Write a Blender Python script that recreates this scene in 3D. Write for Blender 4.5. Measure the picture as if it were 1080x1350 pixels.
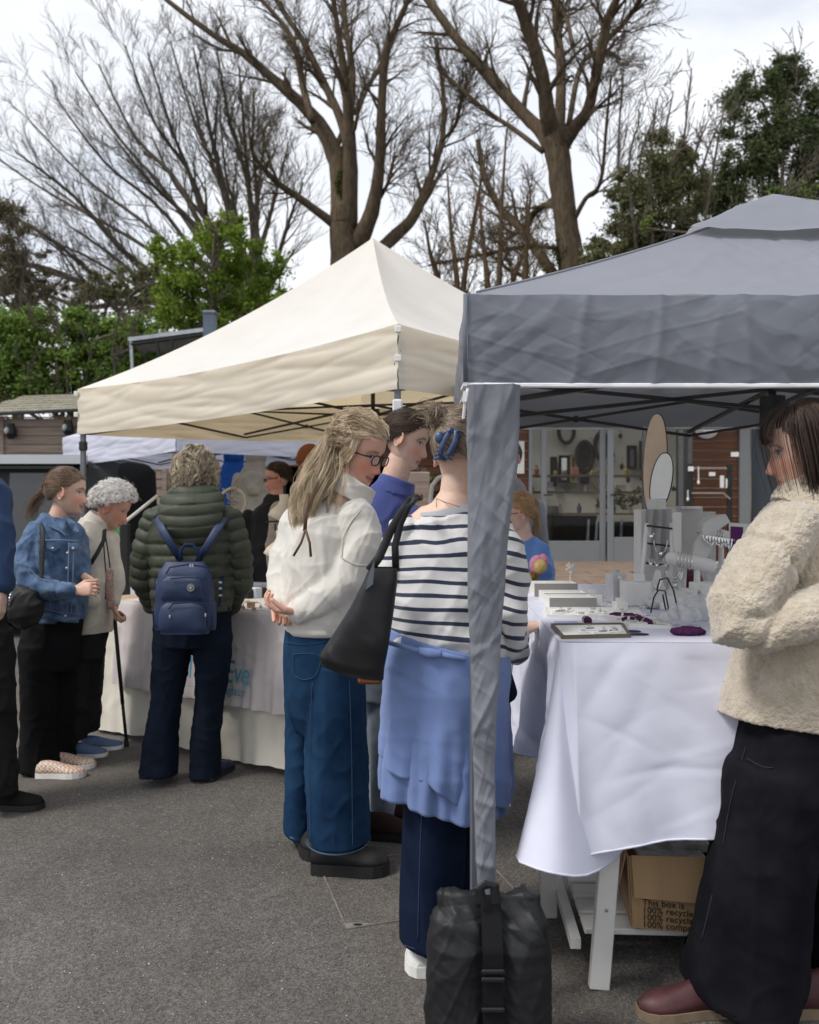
import bpy, math, random
import numpy as np
from mathutils import Vector, Matrix, Quaternion
for o in list(bpy.data.objects): bpy.data.objects.remove(o)
S = bpy.context.scene
COL = S.collection
random.seed(4); RS = np.random.RandomState(11)
R = math.radians

# ------------------------------------------------------------ camera
F, CX, CY, CAMZ = 1150.0, 540.0, 675.0, 1.42
cam_d = bpy.data.cameras.new('camera'); cam = bpy.data.objects.new('camera', cam_d); COL.objects.link(cam)
cam.location = (0, 0, CAMZ); cam.rotation_euler = (R(90), 0, 0)
cam_d.sensor_fit = 'VERTICAL'; cam_d.sensor_height = 36.0; cam_d.sensor_width = 28.8
cam_d.lens = F / 1350 * 36.0
cam_d.clip_start = 0.05; cam_d.clip_end = 800
cam_d.dof.use_dof = True; cam_d.dof.focus_distance = 3.1; cam_d.dof.aperture_fstop = 3.6
S.camera = cam
S.view_settings.view_transform = 'Standard'; S.view_settings.look = 'None'
S.view_settings.exposure = 0.76; S.view_settings.gamma = 1.0
S.render.resolution_x = 819; S.render.resolution_y = 1024

# ------------------------------------------------------------ sky and sun (bright overcast)
SUN_EL, SUN_AZ = 52, -115          # azimuth measured from +Y towards +X : from the left, a little behind the camera
w = bpy.data.worlds.new('World'); S.world = w; w.use_nodes = True
nt = w.node_tree; nt.nodes.clear()
def N(t, ty, **k):
    n = t.nodes.new(ty)
    for a, b in k.items():
        if a.startswith('i_'): n.inputs[a[2:].replace('_', ' ')].default_value = b
        else: setattr(n, a, b)
    return n
sky = N(nt, 'ShaderNodeTexSky'); sky.sky_type = 'NISHITA'; sky.sun_disc = False
sky.sun_elevation = R(SUN_EL); sky.sun_rotation = R(SUN_AZ); sky.air_density = 1.2; sky.dust_density = 3.0
tc = N(nt, 'ShaderNodeTexCoord'); mp = N(nt, 'ShaderNodeMapping'); mp.inputs['Scale'].default_value = (1.0, 1.0, 2.6)
nz = N(nt, 'ShaderNodeTexNoise', i_Scale=2.3, i_Detail=7.0, i_Roughness=0.55)
cr = N(nt, 'ShaderNodeValToRGB'); cr.color_ramp.elements[0].position = 0.33; cr.color_ramp.elements[0].color = (.55, .55, .55, 1)
cr.color_ramp.elements[1].position = 0.50; cr.color_ramp.elements[1].color = (.97, .97, .97, 1)
nz2 = N(nt, 'ShaderNodeTexNoise', i_Scale=1.4, i_Detail=5.0, i_Roughness=0.5)
cc = N(nt, 'ShaderNodeValToRGB'); cc.color_ramp.elements[0].position = .3; cc.color_ramp.elements[0].color = (4.9, 5.25, 5.95, 1)
cc.color_ramp.elements[1].position = .62; cc.color_ramp.elements[1].color = (6.3, 6.4, 6.65, 1)
mx = N(nt, 'ShaderNodeMix', data_type='RGBA'); bg = N(nt, 'ShaderNodeBackground'); bg.inputs['Strength'].default_value = 0.1
wo = N(nt, 'ShaderNodeOutputWorld')
L = nt.links.new
L(tc.outputs['Generated'], mp.inputs[0]); L(mp.outputs[0], nz.inputs['Vector']); L(mp.outputs[0], nz2.inputs['Vector'])
L(nz.outputs[0], cr.inputs[0]); L(nz2.outputs[0], cc.inputs[0])
L(cr.outputs[0], mx.inputs[0]); L(sky.outputs[0], mx.inputs[6]); L(cc.outputs[0], mx.inputs[7])
L(mx.outputs[2], bg.inputs[0]); L(bg.outputs[0], wo.inputs[0])
sd = bpy.data.lights.new('sun', 'SUN'); sun = bpy.data.objects.new('sun', sd); COL.objects.link(sun)
sd.energy = 1.5; sd.angle = R(16); sd.color = (1, .965, .92)
sv = Vector((math.sin(R(SUN_AZ)) * math.cos(R(SUN_EL)), math.cos(R(SUN_AZ)) * math.cos(R(SUN_EL)), math.sin(R(SUN_EL))))
sun.rotation_euler = (-sv).to_track_quat('-Z', 'Y').to_euler()

# ------------------------------------------------------------ helpers
GA, GB = .045, .0243               # the yard slopes: up to the right and up to the back
def gz(x, y): return GA * 10 * math.tanh(x / 10) + GB * 14 * math.tanh(y / 14)
def P(px, py, Y): return Vector(((px - CX) / F * Y, Y, CAMZ + (CY - py) / F * Y))
def ghit(px, py):
    Y = 4.0
    for _ in range(30):
        x = (px - CX) / F * Y
        Y = .5 * Y + .5 * (CAMZ - gz(x, Y)) / ((py - CY) / F)
    return Vector(((px - CX) / F * Y, Y, gz((px - CX) / F * Y, Y)))

_rs = np.random.RandomState(7); _perm = _rs.permutation(256); _g = _rs.normal(size=(256, 3)); _g /= np.linalg.norm(_g, axis=1)[:, None]
def noise3(p):
    i = np.floor(p).astype(int); f = p - i; u = f * f * f * (f * (f * 6 - 15) + 10); r = 0
    for dx in (0, 1):
        a = _perm[(i[:, 0] + dx) & 255]; wx = u[:, 0] if dx else 1 - u[:, 0]
        for dy in (0, 1):
            b = _perm[(a + i[:, 1] + dy) & 255]; wy = u[:, 1] if dy else 1 - u[:, 1]
            for dz in (0, 1):
                h = _perm[(b + i[:, 2] + dz) & 255]; wz = u[:, 2] if dz else 1 - u[:, 2]
                g = _g[h]
                r = r + wx * wy * wz * ((f[:, 0] - dx) * g[:, 0] + (f[:, 1] - dy) * g[:, 1] + (f[:, 2] - dz) * g[:, 2])
    return r
def rotm(ax, deg): return np.array(Matrix.Rotation(R(deg), 3, ax))
def foldv(co, scale=(8, 8, 8), seed=0, rot=None, warp=.4, ridge=True):
    q = co if rot is None else co @ rot
    q = q * np.array(scale) + seed * 17.3
    wv = noise3(q * .6 + 31.7) * warp
    q = q + wv[:, None]
    n = noise3(q)
    if ridge: return (1 - np.minimum(1, np.abs(n) * 3.0)) ** 2 - .25
    return n * 1.6

def worley(p, scale, seed=0):
    q = p * np.array(scale) + seed * 7.77; i = np.floor(q).astype(int); f = q - i; best = np.full(len(p), 9.)
    for dx in (-1, 0, 1):
        for dy in (-1, 0, 1):
            for dz in (-1, 0, 1):
                h = _perm[(_perm[(_perm[(i[:, 0] + dx) & 255] + i[:, 1] + dy) & 255] + i[:, 2] + dz) & 255]
                o = np.stack([_perm[h & 255], _perm[(h + 57) & 255], _perm[(h + 131) & 255]], -1) / 255.
                dd = o + np.array([dx, dy, dz]) - f; best = np.minimum(best, (dd ** 2).sum(1))
    return np.sqrt(best)

def crinkle(c, amp=.01, f=3.0, n=7, seed=0, stretch=(1, 1, 1), soft=0.0):
    """sharp straight creases in random directions, each limited to patches"""
    rs = np.random.RandomState(seed + 50); q = c * np.array(stretch); w1 = noise3(q * 1.3 + seed) * .35; w2 = noise3(q * 2.2 + seed * 3.1 + 9) * .2; out = np.zeros(len(c))
    for k in range(n):
        a = rs.uniform(0, math.pi); d = np.array([math.cos(a), rs.uniform(-.3, .3), math.sin(a)]); ff = f * rs.uniform(.6, 1.9); x = q @ d * ff + rs.uniform(0, 9) + w1 * ff * .5 + w2
        t = np.abs((x % 1.0) - .5) * 2; t = .55 * (1 - t) + .45 * np.clip(1 - t * 4.5, 0, 1) ** 1.3 + .1
        m = np.clip(noise3(q * f * .55 + rs.uniform(0, 50, 3)) * 2.6 + .15, 0, 1)
        out += amp * (t - .35) * m / (ff / f) ** .5 * rs.choice([-1, 1, 1])
    return out
def mesh_np(name, v, f, smooth=True):
    """f : list of int arrays (n,k)"""
    me = bpy.data.meshes.new(name)
    v = np.asarray(v, dtype=np.float32)
    if isinstance(f, np.ndarray): f = [f]
    f = [np.atleast_2d(np.asarray(a, dtype=np.int32)) for a in f if len(a)]
    me.vertices.add(len(v)); me.vertices.foreach_set('co', v.ravel())
    nl = sum(a.size for a in f); npoly = sum(len(a) for a in f)
    me.loops.add(nl); me.loops.foreach_set('vertex_index', np.concatenate([a.ravel() for a in f]))
    me.polygons.add(npoly)
    tot = np.concatenate([np.full(len(a), a.shape[1], dtype=np.int32) for a in f])
    st = np.concatenate([[0], np.cumsum(tot)[:-1]]).astype(np.int32)
    me.polygons.foreach_set('loop_start', st); me.polygons.foreach_set('loop_total', tot)
    me.polygons.foreach_set('use_smooth', np.full(npoly, smooth))
    me.update(calc_edges=True); me.validate()
    return me

class G:
    """collects pieces of one mesh (world coordinates)"""
    def __init__(s): s.v = []; s.f = {}; s.n = 0
    def add(s, v, f):
        v = np.asarray([tuple(a) for a in v] if not isinstance(v, np.ndarray) else v, dtype=float)
        if isinstance(f, np.ndarray): s.f.setdefault(f.shape[1], []).append(f + s.n)
        else:
            for a in f:
                if isinstance(a, np.ndarray): s.f.setdefault(a.shape[1], []).append(a + s.n)
                else: s.f.setdefault(len(a), []).append(np.array([a]) + s.n)
        s.v.append(v); s.n += len(v); return s
    def arr(s): return np.concatenate(s.v), [np.concatenate(a) for a in s.f.values()]
    def box(s, c, sz, rot=None, taper=1.0, bev=0.0):
        """box centred at c with full sizes sz, optional 3x3 rotation; bev chamfers the vertical and horizontal edges"""
        hx, hy, hz = sz[0] / 2, sz[1] / 2, sz[2] / 2
        if bev > 0:
            b = min(bev, hx * .8, hy * .8, hz * .8); vs = []
            for zz, k in ((-hz, b), (-hz + b, 0), (hz - b, 0), (hz, b)):
                t = taper if zz > 0 else 1
                X, Y = (hx - k) * t, (hy - k) * t; bb = b * .9 if k == 0 else b * .5
                vs += [(-X + bb, -Y, zz), (X - bb, -Y, zz), (X, -Y + bb, zz), (X, Y - bb, zz), (X - bb, Y, zz), (-X + bb, Y, zz), (-X, Y - bb, zz), (-X, -Y + bb, zz)]
            fs = [tuple(range(7, -1, -1)), tuple(range(24, 32))]
            for r in range(3):
                for k in range(8): fs.append((r * 8 + k, r * 8 + (k + 1) % 8, r * 8 + 8 + (k + 1) % 8, r * 8 + 8 + k))
        else:
            vs = [(-hx, -hy, -hz), (hx, -hy, -hz), (hx, hy, -hz), (-hx, hy, -hz), (-hx * taper, -hy * taper, hz), (hx * taper, -hy * taper, hz), (hx * taper, hy * taper, hz), (-hx * taper, hy * taper, hz)]
            fs = [(3, 2, 1, 0), (4, 5, 6, 7), (0, 1, 5, 4), (1, 2, 6, 5), (2, 3, 7, 6), (3, 0, 4, 7)]
        v = np.array(vs, dtype=float)
        if rot is not None: v = v @ np.array(rot).T
        return s.add(v + np.array(tuple(c)), fs)
    def bar(s, a, b, wx, wy=None, up=(0, 0, 1), bev=0):
        a = Vector(a); b = Vector(b); wy = wy or wx
        t = (b - a).normalized(); u = Vector(up)
        if abs(t.dot(u)) > .98: u = Vector((0, 1, 0))
        sx = t.cross(u).normalized(); sy = sx.cross(t)
        rot = np.array([sx, sy, t]).T
        return s.box((a + b) / 2, (wx, wy, (b - a).length), rot, bev=bev)
    def tube(s, pts, rad, n=10, cap='flat', depth=None, up=(0, 1, 0)):
        v, f = tube(pts, rad, n, cap, depth, up); return s.add(v, f)
    def ell(s, c, r, rot=None, n=16, m=10):
        v, f = ellipsoid(c, r, rot, n, m); return s.add(v, f)
    def grid(s, a, closed=False):
        a = np.asarray(a, dtype=float); nu, nv = a.shape[:2]
        idx = np.arange(nu * nv).reshape(nu, nv)
        if closed: idx = np.concatenate([idx, idx[:, :1]], 1)
        q = np.stack([idx[:-1, :-1], idx[:-1, 1:], idx[1:, 1:], idx[1:, :-1]], -1).reshape(-1, 4)
        return s.add(a.reshape(-1, 3), q)

def tube(pts, rad, n=10, cap='flat', depth=None, up=(0, 1, 0)):
    """tube along pts; rad = list of half widths (across, in the plane normal to up); depth = list of half depths along up"""
    P_ = [Vector(p) for p in pts]; m = len(P_)
    if not hasattr(rad, '__len__'): rad = [rad] * m
    if depth is None: depth = rad
    elif not hasattr(depth, '__len__'): depth = [depth] * m
    rings = []; U = Vector(up)
    fr = []
    for i in range(m):
        t = (P_[min(i + 1, m - 1)] - P_[max(i - 1, 0)])
        if t.length < 1e-9: t = Vector((0, 0, 1))
        t.normalize(); u = U if abs(t.dot(U)) < .97 else Vector((1, 0, 0))
        a = t.cross(u).normalized(); b = a.cross(t).normalized(); fr.append((t, a, b))
    lst = [(P_[i], rad[i], depth[i], fr[i]) for i in range(m)]
    if cap == 'round':
        t0 = fr[0][0]; t1 = fr[-1][0]; pre = []; post = []
        for ang in (75, 45, 20):
            k = math.cos(R(ang)); h = math.sin(R(ang))
            pre.append((P_[0] - t0 * min(rad[0], depth[0]) * h, rad[0] * k, depth[0] * k, fr[0]))
        for ang in (20, 45, 75):
            k = math.cos(R(ang)); h = math.sin(R(ang))
            post.append((P_[-1] + t1 * min(rad[-1], depth[-1]) * h, rad[-1] * k, depth[-1] * k, fr[-1]))
        lst = pre + lst + post
    th = np.arange(n) / n * 2 * math.pi; c, s_ = np.cos(th), np.sin(th)
    for p, ra, rb, (t, a, b) in lst:
        rings.append(np.array(p)[None] + c[:, None] * np.array(a)[None] * ra + s_[:, None] * np.array(b)[None] * rb)
    v = np.concatenate(rings); k = len(lst)
    idx = np.arange(k * n).reshape(k, n); idx2 = np.concatenate([idx, idx[:, :1]], 1)
    q = np.stack([idx2[:-1, :-1], idx2[:-1, 1:], idx2[1:, 1:], idx2[1:, :-1]], -1).reshape(-1, 4)[:, ::-1]
    f = [q]
    if cap:
        f += [tuple(idx[0]), tuple(idx[-1][::-1])]
    return v, f
def ellipsoid(c, r, rot=None, n=16, m=10):
    ph = (np.arange(m + 1) / m - .5) * math.pi; ph[0] += 1e-3; ph[-1] -= 1e-3
    th = np.arange(n) / n * 2 * math.pi
    v = np.stack([np.outer(np.cos(ph), np.cos(th)), np.outer(np.cos(ph), np.sin(th)), np.outer(np.sin(ph), np.ones(n))], -1).reshape(-1, 3) * np.array(r)
    if rot is not None: v = v @ np.array(rot).T
    v = v + np.array(tuple(c))
    idx = np.arange((m + 1) * n).reshape(m + 1, n); i2 = np.concatenate([idx, idx[:, :1]], 1)
    q = np.stack([i2[:-1, :-1], i2[:-1, 1:], i2[1:, 1:], i2[1:, :-1]], -1).reshape(-1, 4)
    return v, [q, tuple(idx[0][::-1]), tuple(idx[-1])]

ORG = {}
def tag(o, label=None, cat=None, group=None, kind=None):
    if label: o['label'] = label
    if cat: o['category'] = cat
    if group: o['group'] = group
    if kind: o['kind'] = kind
    return o
def thing(name, label, cat, loc, group=None):
    o = bpy.data.objects.new(name, None); COL.objects.link(o); o.location = loc; o.empty_display_size = .1
    ORG[o.name] = Vector(loc); return tag(o, label, cat, group)
def put(name, g, mat, parent=None, smooth=False, origin=None):
    """link a mesh (G, mesh datablock or (v,f)) given in world coordinates"""
    if isinstance(g, bpy.types.Mesh): me = g; smooth = None
    else:
        v, f = g.arr() if isinstance(g, G) else g
        me = mesh_np(name, v, f, smooth)
    me.name = name
    if parent is not None: org = ORG[parent.name]
    else:
        if origin is not None: org = Vector(origin)
        else:
            n = len(me.vertices); a = np.empty(n * 3, dtype=np.float32); me.vertices.foreach_get('co', a); a = a.reshape(-1, 3)
            mn, mxx = a.min(0), a.max(0); org = Vector(((mn[0] + mxx[0]) / 2, (mn[1] + mxx[1]) / 2, mn[2]))
    me.transform(Matrix.Translation(-org))
    if mat is not None: me.materials.append(mat)
    o = bpy.data.objects.new(name, me); COL.objects.link(o)
    if parent is not None: o.parent = parent
    else: o.location = org
    ORG[o.name] = org
    return o
def dup(o, off, label=None, parent=None):
    c = o.copy(); COL.objects.link(c)
    if parent is not None: c.parent = parent
    c.location = o.location + Vector(off); ORG[c.name] = ORG[o.name] + Vector(off)
    if label: c['label'] = label
    for ch in [x for x in bpy.data.objects if x.parent == o]:
        d = ch.copy(); COL.objects.link(d); d.parent = c; ORG[d.name] = ORG[ch.name] + Vector(off)
    return c

# ------------------------------------------------------------ materials
def M(name, col, rough=.85, var=.12, scale=8, bump=0, bscale=300, sheen=0, metal=0, spec=.3, stretch=(1, 1, 1), col2=None, detail=5, bdist=.002, alpha=1, trans=0, island=0, wave=None):
    m = bpy.data.materials.new(name); m.use_nodes = True; t = m.node_tree; b = t.nodes['Principled BSDF']; l = t.links.new
    if max(col[:3]) < .08 and metal == 0 and not name.startswith('van'): sheen = 0; spec = min(spec, .3) if rough < .65 else .06; rough = max(rough, .5)
    b.inputs['Roughness'].default_value = rough; b.inputs['Metallic'].default_value = metal; b.inputs['Specular IOR Level'].default_value = spec
    if sheen: b.inputs['Sheen Weight'].default_value = sheen; b.inputs['Sheen Roughness'].default_value = .5
    c = np.array(col[:3], dtype=float)
    c2 = np.array(col2[:3]) if col2 is not None else np.clip(c * (1 + var), 0, 1); c1 = c if col2 is not None else c * (1 - var)
    tcn = N(t, 'ShaderNodeTexCoord'); mpn = N(t, 'ShaderNodeMapping'); mpn.inputs['Scale'].default_value = stretch
    l(tcn.outputs['Object'], mpn.inputs[0])
    n1 = N(t, 'ShaderNodeTexNoise', i_Scale=float(scale), i_Detail=float(detail), i_Roughness=.6); l(mpn.outputs[0], n1.inputs['Vector'])
    rp = N(t, 'ShaderNodeValToRGB'); rp.color_ramp.elements[0].position = .3; rp.color_ramp.elements[1].position = .7
    rp.color_ramp.elements[0].color = (*c1, 1); rp.color_ramp.elements[1].color = (*c2, 1)
    l(n1.outputs[0], rp.inputs[0]); out = rp.outputs[0]
    if island:
        gi = N(t, 'ShaderNodeNewGeometry'); hv = N(t, 'ShaderNodeHueSaturation'); mr = N(t, 'ShaderNodeMapRange')
        mr.inputs[3].default_value = 1 - island; mr.inputs[4].default_value = 1 + island
        l(gi.outputs['Random Per Island'], mr.inputs[0]); l(mr.outputs[0], hv.inputs['Value']); l(out, hv.inputs['Color']); out = hv.outputs[0]
    l(out, b.inputs['Base Color'])
    if bump:
        n2 = N(t, 'ShaderNodeTexNoise', i_Scale=float(bscale), i_Detail=3.0); l(mpn.outputs[0], n2.inputs['Vector'])
        bp = N(t, 'ShaderNodeBump'); bp.inputs['Strength'].default_value = bump; bp.inputs['Distance'].default_value = bdist
        l(n2.outputs[0], bp.inputs['Height']); l(bp.outputs[0], b.inputs['Normal'])
    if trans: b.inputs['Transmission Weight'].default_value = trans
    if alpha < 1: b.inputs['Alpha'].default_value = alpha
    return m
def translucent(m, amt, col=None):
    """thin cloth: lets part of the light through"""
    t = m.node_tree; b = t.nodes['Principled BSDF']; o = [n for n in t.nodes if n.type == 'OUTPUT_MATERIAL'][0]
    tr = N(t, 'ShaderNodeBsdfTranslucent'); ms = N(t, 'ShaderNodeMixShader'); ms.inputs[0].default_value = amt
    src = b.inputs['Base Color'].links[0].from_socket
    if col: tr.inputs[0].default_value = (*col, 1)
    else: t.links.new(src, tr.inputs[0])
    t.links.new(b.outputs[0], ms.inputs[1]); t.links.new(tr.outputs[0], ms.inputs[2]); t.links.new(ms.outputs[0], o.inputs[0])
    return m
def attrmat(name, attr, stops, rough=.85, fract=None, bump=0, bscale=300, sheen=0, interp='CONSTANT', spec=.3, var=.06, nscale=15, bdist=.002):
    """colour from a float attribute through a ramp, optional modulo"""
    m = M(name, (1, 1, 1), rough, bump=bump, bscale=bscale, sheen=sheen, spec=spec, var=var, scale=nscale, bdist=bdist); t = m.node_tree; b = t.nodes['Principled BSDF']; l = t.links.new
    a = N(t, 'ShaderNodeAttribute', attribute_name=attr); s = a.outputs['Fac']
    if fract:
        d = N(t, 'ShaderNodeMath', operation='DIVIDE'); d.inputs[1].default_value = fract; l(s, d.inputs[0])
        e = N(t, 'ShaderNodeMath', operation='FRACT'); l(d.outputs[0], e.inputs[0]); s = e.outputs[0]
    r = N(t, 'ShaderNodeValToRGB'); r.color_ramp.interpolation = interp
    while len(r.color_ramp.elements) < len(stops): r.color_ramp.elements.new(.5)
    for e, (p, c) in zip(r.color_ramp.elements, stops): e.position = p; e.color = (*c, 1)
    l(s, r.inputs[0])
    mm = N(t, 'ShaderNodeMix', data_type='RGBA', blend_type='MULTIPLY'); mm.inputs[0].default_value = 1
    src = b.inputs['Base Color'].links[0].from_socket; l(src, mm.inputs[6]); l(r.outputs[0], mm.inputs[7]); l(mm.outputs[2], b.inputs['Base Color'])
    return m
def emat(name, col, st=1):
    m = bpy.data.materials.new(name); m.use_nodes = True; b = m.node_tree.nodes['Principled BSDF']
    b.inputs['Emission Color'].default_value = (*col, 1); b.inputs['Emission Strength'].default_value = st; b.inputs['Base Color'].default_value = (0, 0, 0, 1); return m

def fuse(prims, voxel, smooth=3, fac=.5):
    g = prims if isinstance(prims, G) else None
    if g is None:
        g = G()
        for v, f in prims: g.add(v, f)
    v, f = g.arr(); me = mesh_np('tmp', v, f)
    o = bpy.data.objects.new('tmp', me); COL.objects.link(o)
    md = o.modifiers.new('r', 'REMESH'); md.mode = 'VOXEL'; md.voxel_size = voxel; md.use_smooth_shade = True
    if smooth: sm = o.modifiers.new('s', 'SMOOTH'); sm.iterations = smooth; sm.factor = fac
    dg = bpy.context.evaluated_depsgraph_get(); dg.update()
    m2 = bpy.data.meshes.new_from_object(o.evaluated_get(dg))
    bpy.data.objects.remove(o); bpy.data.meshes.remove(me)
    m2.materials.clear()
    return m2
def getco(me):
    n = len(me.vertices); a = np.empty(n * 3, dtype=np.float32); me.vertices.foreach_get('co', a)
    b = np.empty(n * 3, dtype=np.float32); me.vertex_normals.foreach_get('vector', b)
    return a.reshape(-1, 3).astype(float), b.reshape(-1, 3).astype(float)
def setco(me, co): me.vertices.foreach_set('co', co.astype(np.float32).ravel()); me.update()
def setattr_f(me, name, val): a = me.attributes.new(name, 'FLOAT', 'POINT'); a.data.foreach_set('value', val.astype(np.float32))
def setcol(me, name, c):
    a = me.attributes.new(name, 'FLOAT_COLOR', 'POINT'); c4 = np.concatenate([c, np.ones((len(c), 1))], 1); a.data.foreach_set('color', c4.astype(np.float32).ravel())
def sheet(grid, name='sheet', thick=0):
    g = G(); g.grid(grid); return g
def lerp(a, b, t): return a + (b - a) * t
def axis_param(co, axes):
    """axes: list of (pts, radii). returns arc length along the nearest limb and its index"""
    best = np.full(len(co), 1e9); s = np.zeros(len(co)); wh = np.zeros(len(co), int)
    for k, (pts, rad) in enumerate(axes):
        acc = 0
        for i in range(len(pts) - 1):
            a = np.array(pts[i]); b = np.array(pts[i + 1]); d = b - a; Ln = np.linalg.norm(d) + 1e-9
            t = ((co - a) @ d) / Ln ** 2
            lo = 0 if i else -.5; hi = 1 if i < len(pts) - 2 else 1.5
            t = np.clip(t, lo, hi)
            dist = np.linalg.norm(co - a - t[:, None] * d, axis=1) / (rad[i] + (rad[i + 1] - rad[i]) * np.clip(t, 0, 1) + 1e-6)
            mk = dist < best; best[mk] = dist[mk]; s[mk] = acc + t[mk] * Ln; wh[mk] = k; acc += Ln
    return s, wh
# ============================================================ SETTING
def asphalt_mat():
    m = M('asphalt', (.084, .077, .070), .92, scale=1.3, col2=(.128, .118, .108), bump=.9, bscale=260, bdist=.004, detail=8)
    t = m.node_tree; b = t.nodes['Principled BSDF']; l = t.links.new
    tcn = [n for n in t.nodes if n.type == 'TEX_COORD'][0]; src = b.inputs['Base Color'].links[0].from_socket
    # every stone of the aggregate has its own shade
    for sc, lo_, hi_ in ((150, .68, 1.34), (62, .88, 1.14), (9, .93, 1.07)):
        vo = N(t, 'ShaderNodeTexVoronoi', i_Scale=float(sc)); l(tcn.outputs['Object'], vo.inputs['Vector']); sp = N(t, 'ShaderNodeSeparateColor'); l(vo.outputs['Color'], sp.inputs[0])
        mr = N(t, 'ShaderNodeMapRange'); mr.inputs[3].default_value = lo_; mr.inputs[4].default_value = hi_; l(sp.outputs[1], mr.inputs[0])
        hv = N(t, 'ShaderNodeHueSaturation'); l(mr.outputs[0], hv.inputs['Value']); l(src, hv.inputs['Color']); src = hv.outputs[0]
    # aggregate: pale and dark stones of several sizes
    for sc, rad, colr, keep in ((240, .30, (.26, .24, .21), .72), (95, .20, (.34, .32, .29), .90), (150, .33, (.035, .032, .03), .70), (30, .085, (.42, .40, .36), .86)):
        vo = N(t, 'ShaderNodeTexVoronoi', i_Scale=float(sc)); l(tcn.outputs['Object'], vo.inputs['Vector'])
        lt = N(t, 'ShaderNodeMath', operation='LESS_THAN'); lt.inputs[1].default_value = rad; l(vo.outputs['Distance'], lt.inputs[0])
        sp = N(t, 'ShaderNodeSeparateColor'); l(vo.outputs['Color'], sp.inputs[0])
        gt = N(t, 'ShaderNodeMath', operation='GREATER_THAN'); gt.inputs[1].default_value = keep; l(sp.outputs[0], gt.inputs[0])
        mu = N(t, 'ShaderNodeMath', operation='MULTIPLY'); l(lt.outputs[0], mu.inputs[0]); l(gt.outputs[0], mu.inputs[1])
        mx = N(t, 'ShaderNodeMix', data_type='RGBA'); mx.inputs[7].default_value = (*colr, 1); l(mu.outputs[0], mx.inputs[0]); l(src, mx.inputs[6]); src = mx.outputs[2]
    # brownish dusty patches
    nn = N(t, 'ShaderNodeTexNoise', i_Scale=.55, i_Detail=6.0); l(tcn.outputs['Object'], nn.inputs['Vector'])
    rr = N(t, 'ShaderNodeMapRange'); rr.inputs[1].default_value = .5; rr.inputs[2].default_value = .72; l(nn.outputs[0], rr.inputs[0])
    m3 = N(t, 'ShaderNodeMath', operation='MULTIPLY'); m3.inputs[1].default_value = .5; l(rr.outputs[0], m3.inputs[0])
    mx = N(t, 'ShaderNodeMix', data_type='RGBA'); mx.inputs[7].default_value = (.15, .12, .09, 1); l(m3.outputs[0], mx.inputs[0]); l(src, mx.inputs[6])
    l(mx.outputs[2], b.inputs['Base Color'])
    return m
asph = asphalt_mat()
xs = np.unique(np.concatenate([np.linspace(-4, 4, 41), np.linspace(-30, 30, 31), [-400, -120, -60, 60, 120, 400]]))
ys = np.unique(np.concatenate([np.linspace(-3, 8, 56), np.linspace(8, 40, 20), [-60, -20, -8, 80, 160, 400]]))
gg = np.array([[(x, y, gz(x, y)) for x in xs] for y in ys])
tag(put('ground', G().grid(gg), asph, smooth=True, origin=(0, 0, 0)), kind='structure')
# loose grit on the asphalt
g = G()
for i in range(900):
    y = 1.9 + 5 * random.random() ** 1.6; x = random.uniform(-.6, .6) * y
    s = random.choice([.0015, .002, .003, .004]); c = Vector((x, y, gz(x, y) + s * .4))
    a = random.uniform(0, 6.3); n = 5
    ring = [(c.x + s * math.cos(a + k * 6.283 / n) * random.uniform(.7, 1.3), c.y + s * math.sin(a + k * 6.283 / n), c.z - s * .2) for k in range(n)]
    g.add(ring + [(c.x, c.y, c.z + s * .8)], [(k, (k + 1) % n, n) for k in range(n)])
tag(put('loose_grit', g, M('grit', (.30, .27, .22), .9, .4, 40, island=.5)), kind='stuff')

# inspection cover let into the asphalt (filled with asphalt, metal edge, lifting corners)
A, B, C_, D = ghit(458, 1226), ghit(690, 1186), ghit(630, 1122), ghit(418, 1134)
steel = M('worn_steel', (.20, .18, .155), .75, .3, 30, metal=.2, spec=.5)
ic = thing('inspection_cover', 'square inspection cover filled with asphalt, thin metal edge flush in the ground', 'manhole cover', (A + B + C_ + D) / 4)
up4 = Vector((0, 0, .004))
for p, q in ((A, B), (B, C_), (C_, D), (D, A)):
    g = G(); g.bar(p + up4 * .3, q + up4 * .3, .005, .006); put('edge_strip', g, steel, ic)
for c, n1, n2 in ((A, B, D), (C_, D, B)):
    g = G(); a = (n1 - c).normalized(); b = (n2 - c).normalized()
    z = up4 * 1.3
    g.add([c + z, c + a * .10 + z, c + a * .03 + b * .03 + z, c + b * .035 + z, c, c + a * .10, c + a * .03 + b * .03, c + b * .035], [(0, 1, 2, 3), (4, 7, 6, 5), (0, 4, 5, 1), (1, 5, 6, 2), (2, 6, 7, 3), (3, 7, 4, 0)])
    cp = put('lifting_corner', g, steel, ic)
    g = G(); v, f = ellipsoid(c + a * .038 + b * .013 + z * 1.05, (.016, .008, .001)); g.add(v, f); put('lifting_slot', g, M('slot_dark', (.02, .02, .02)), cp)

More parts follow.
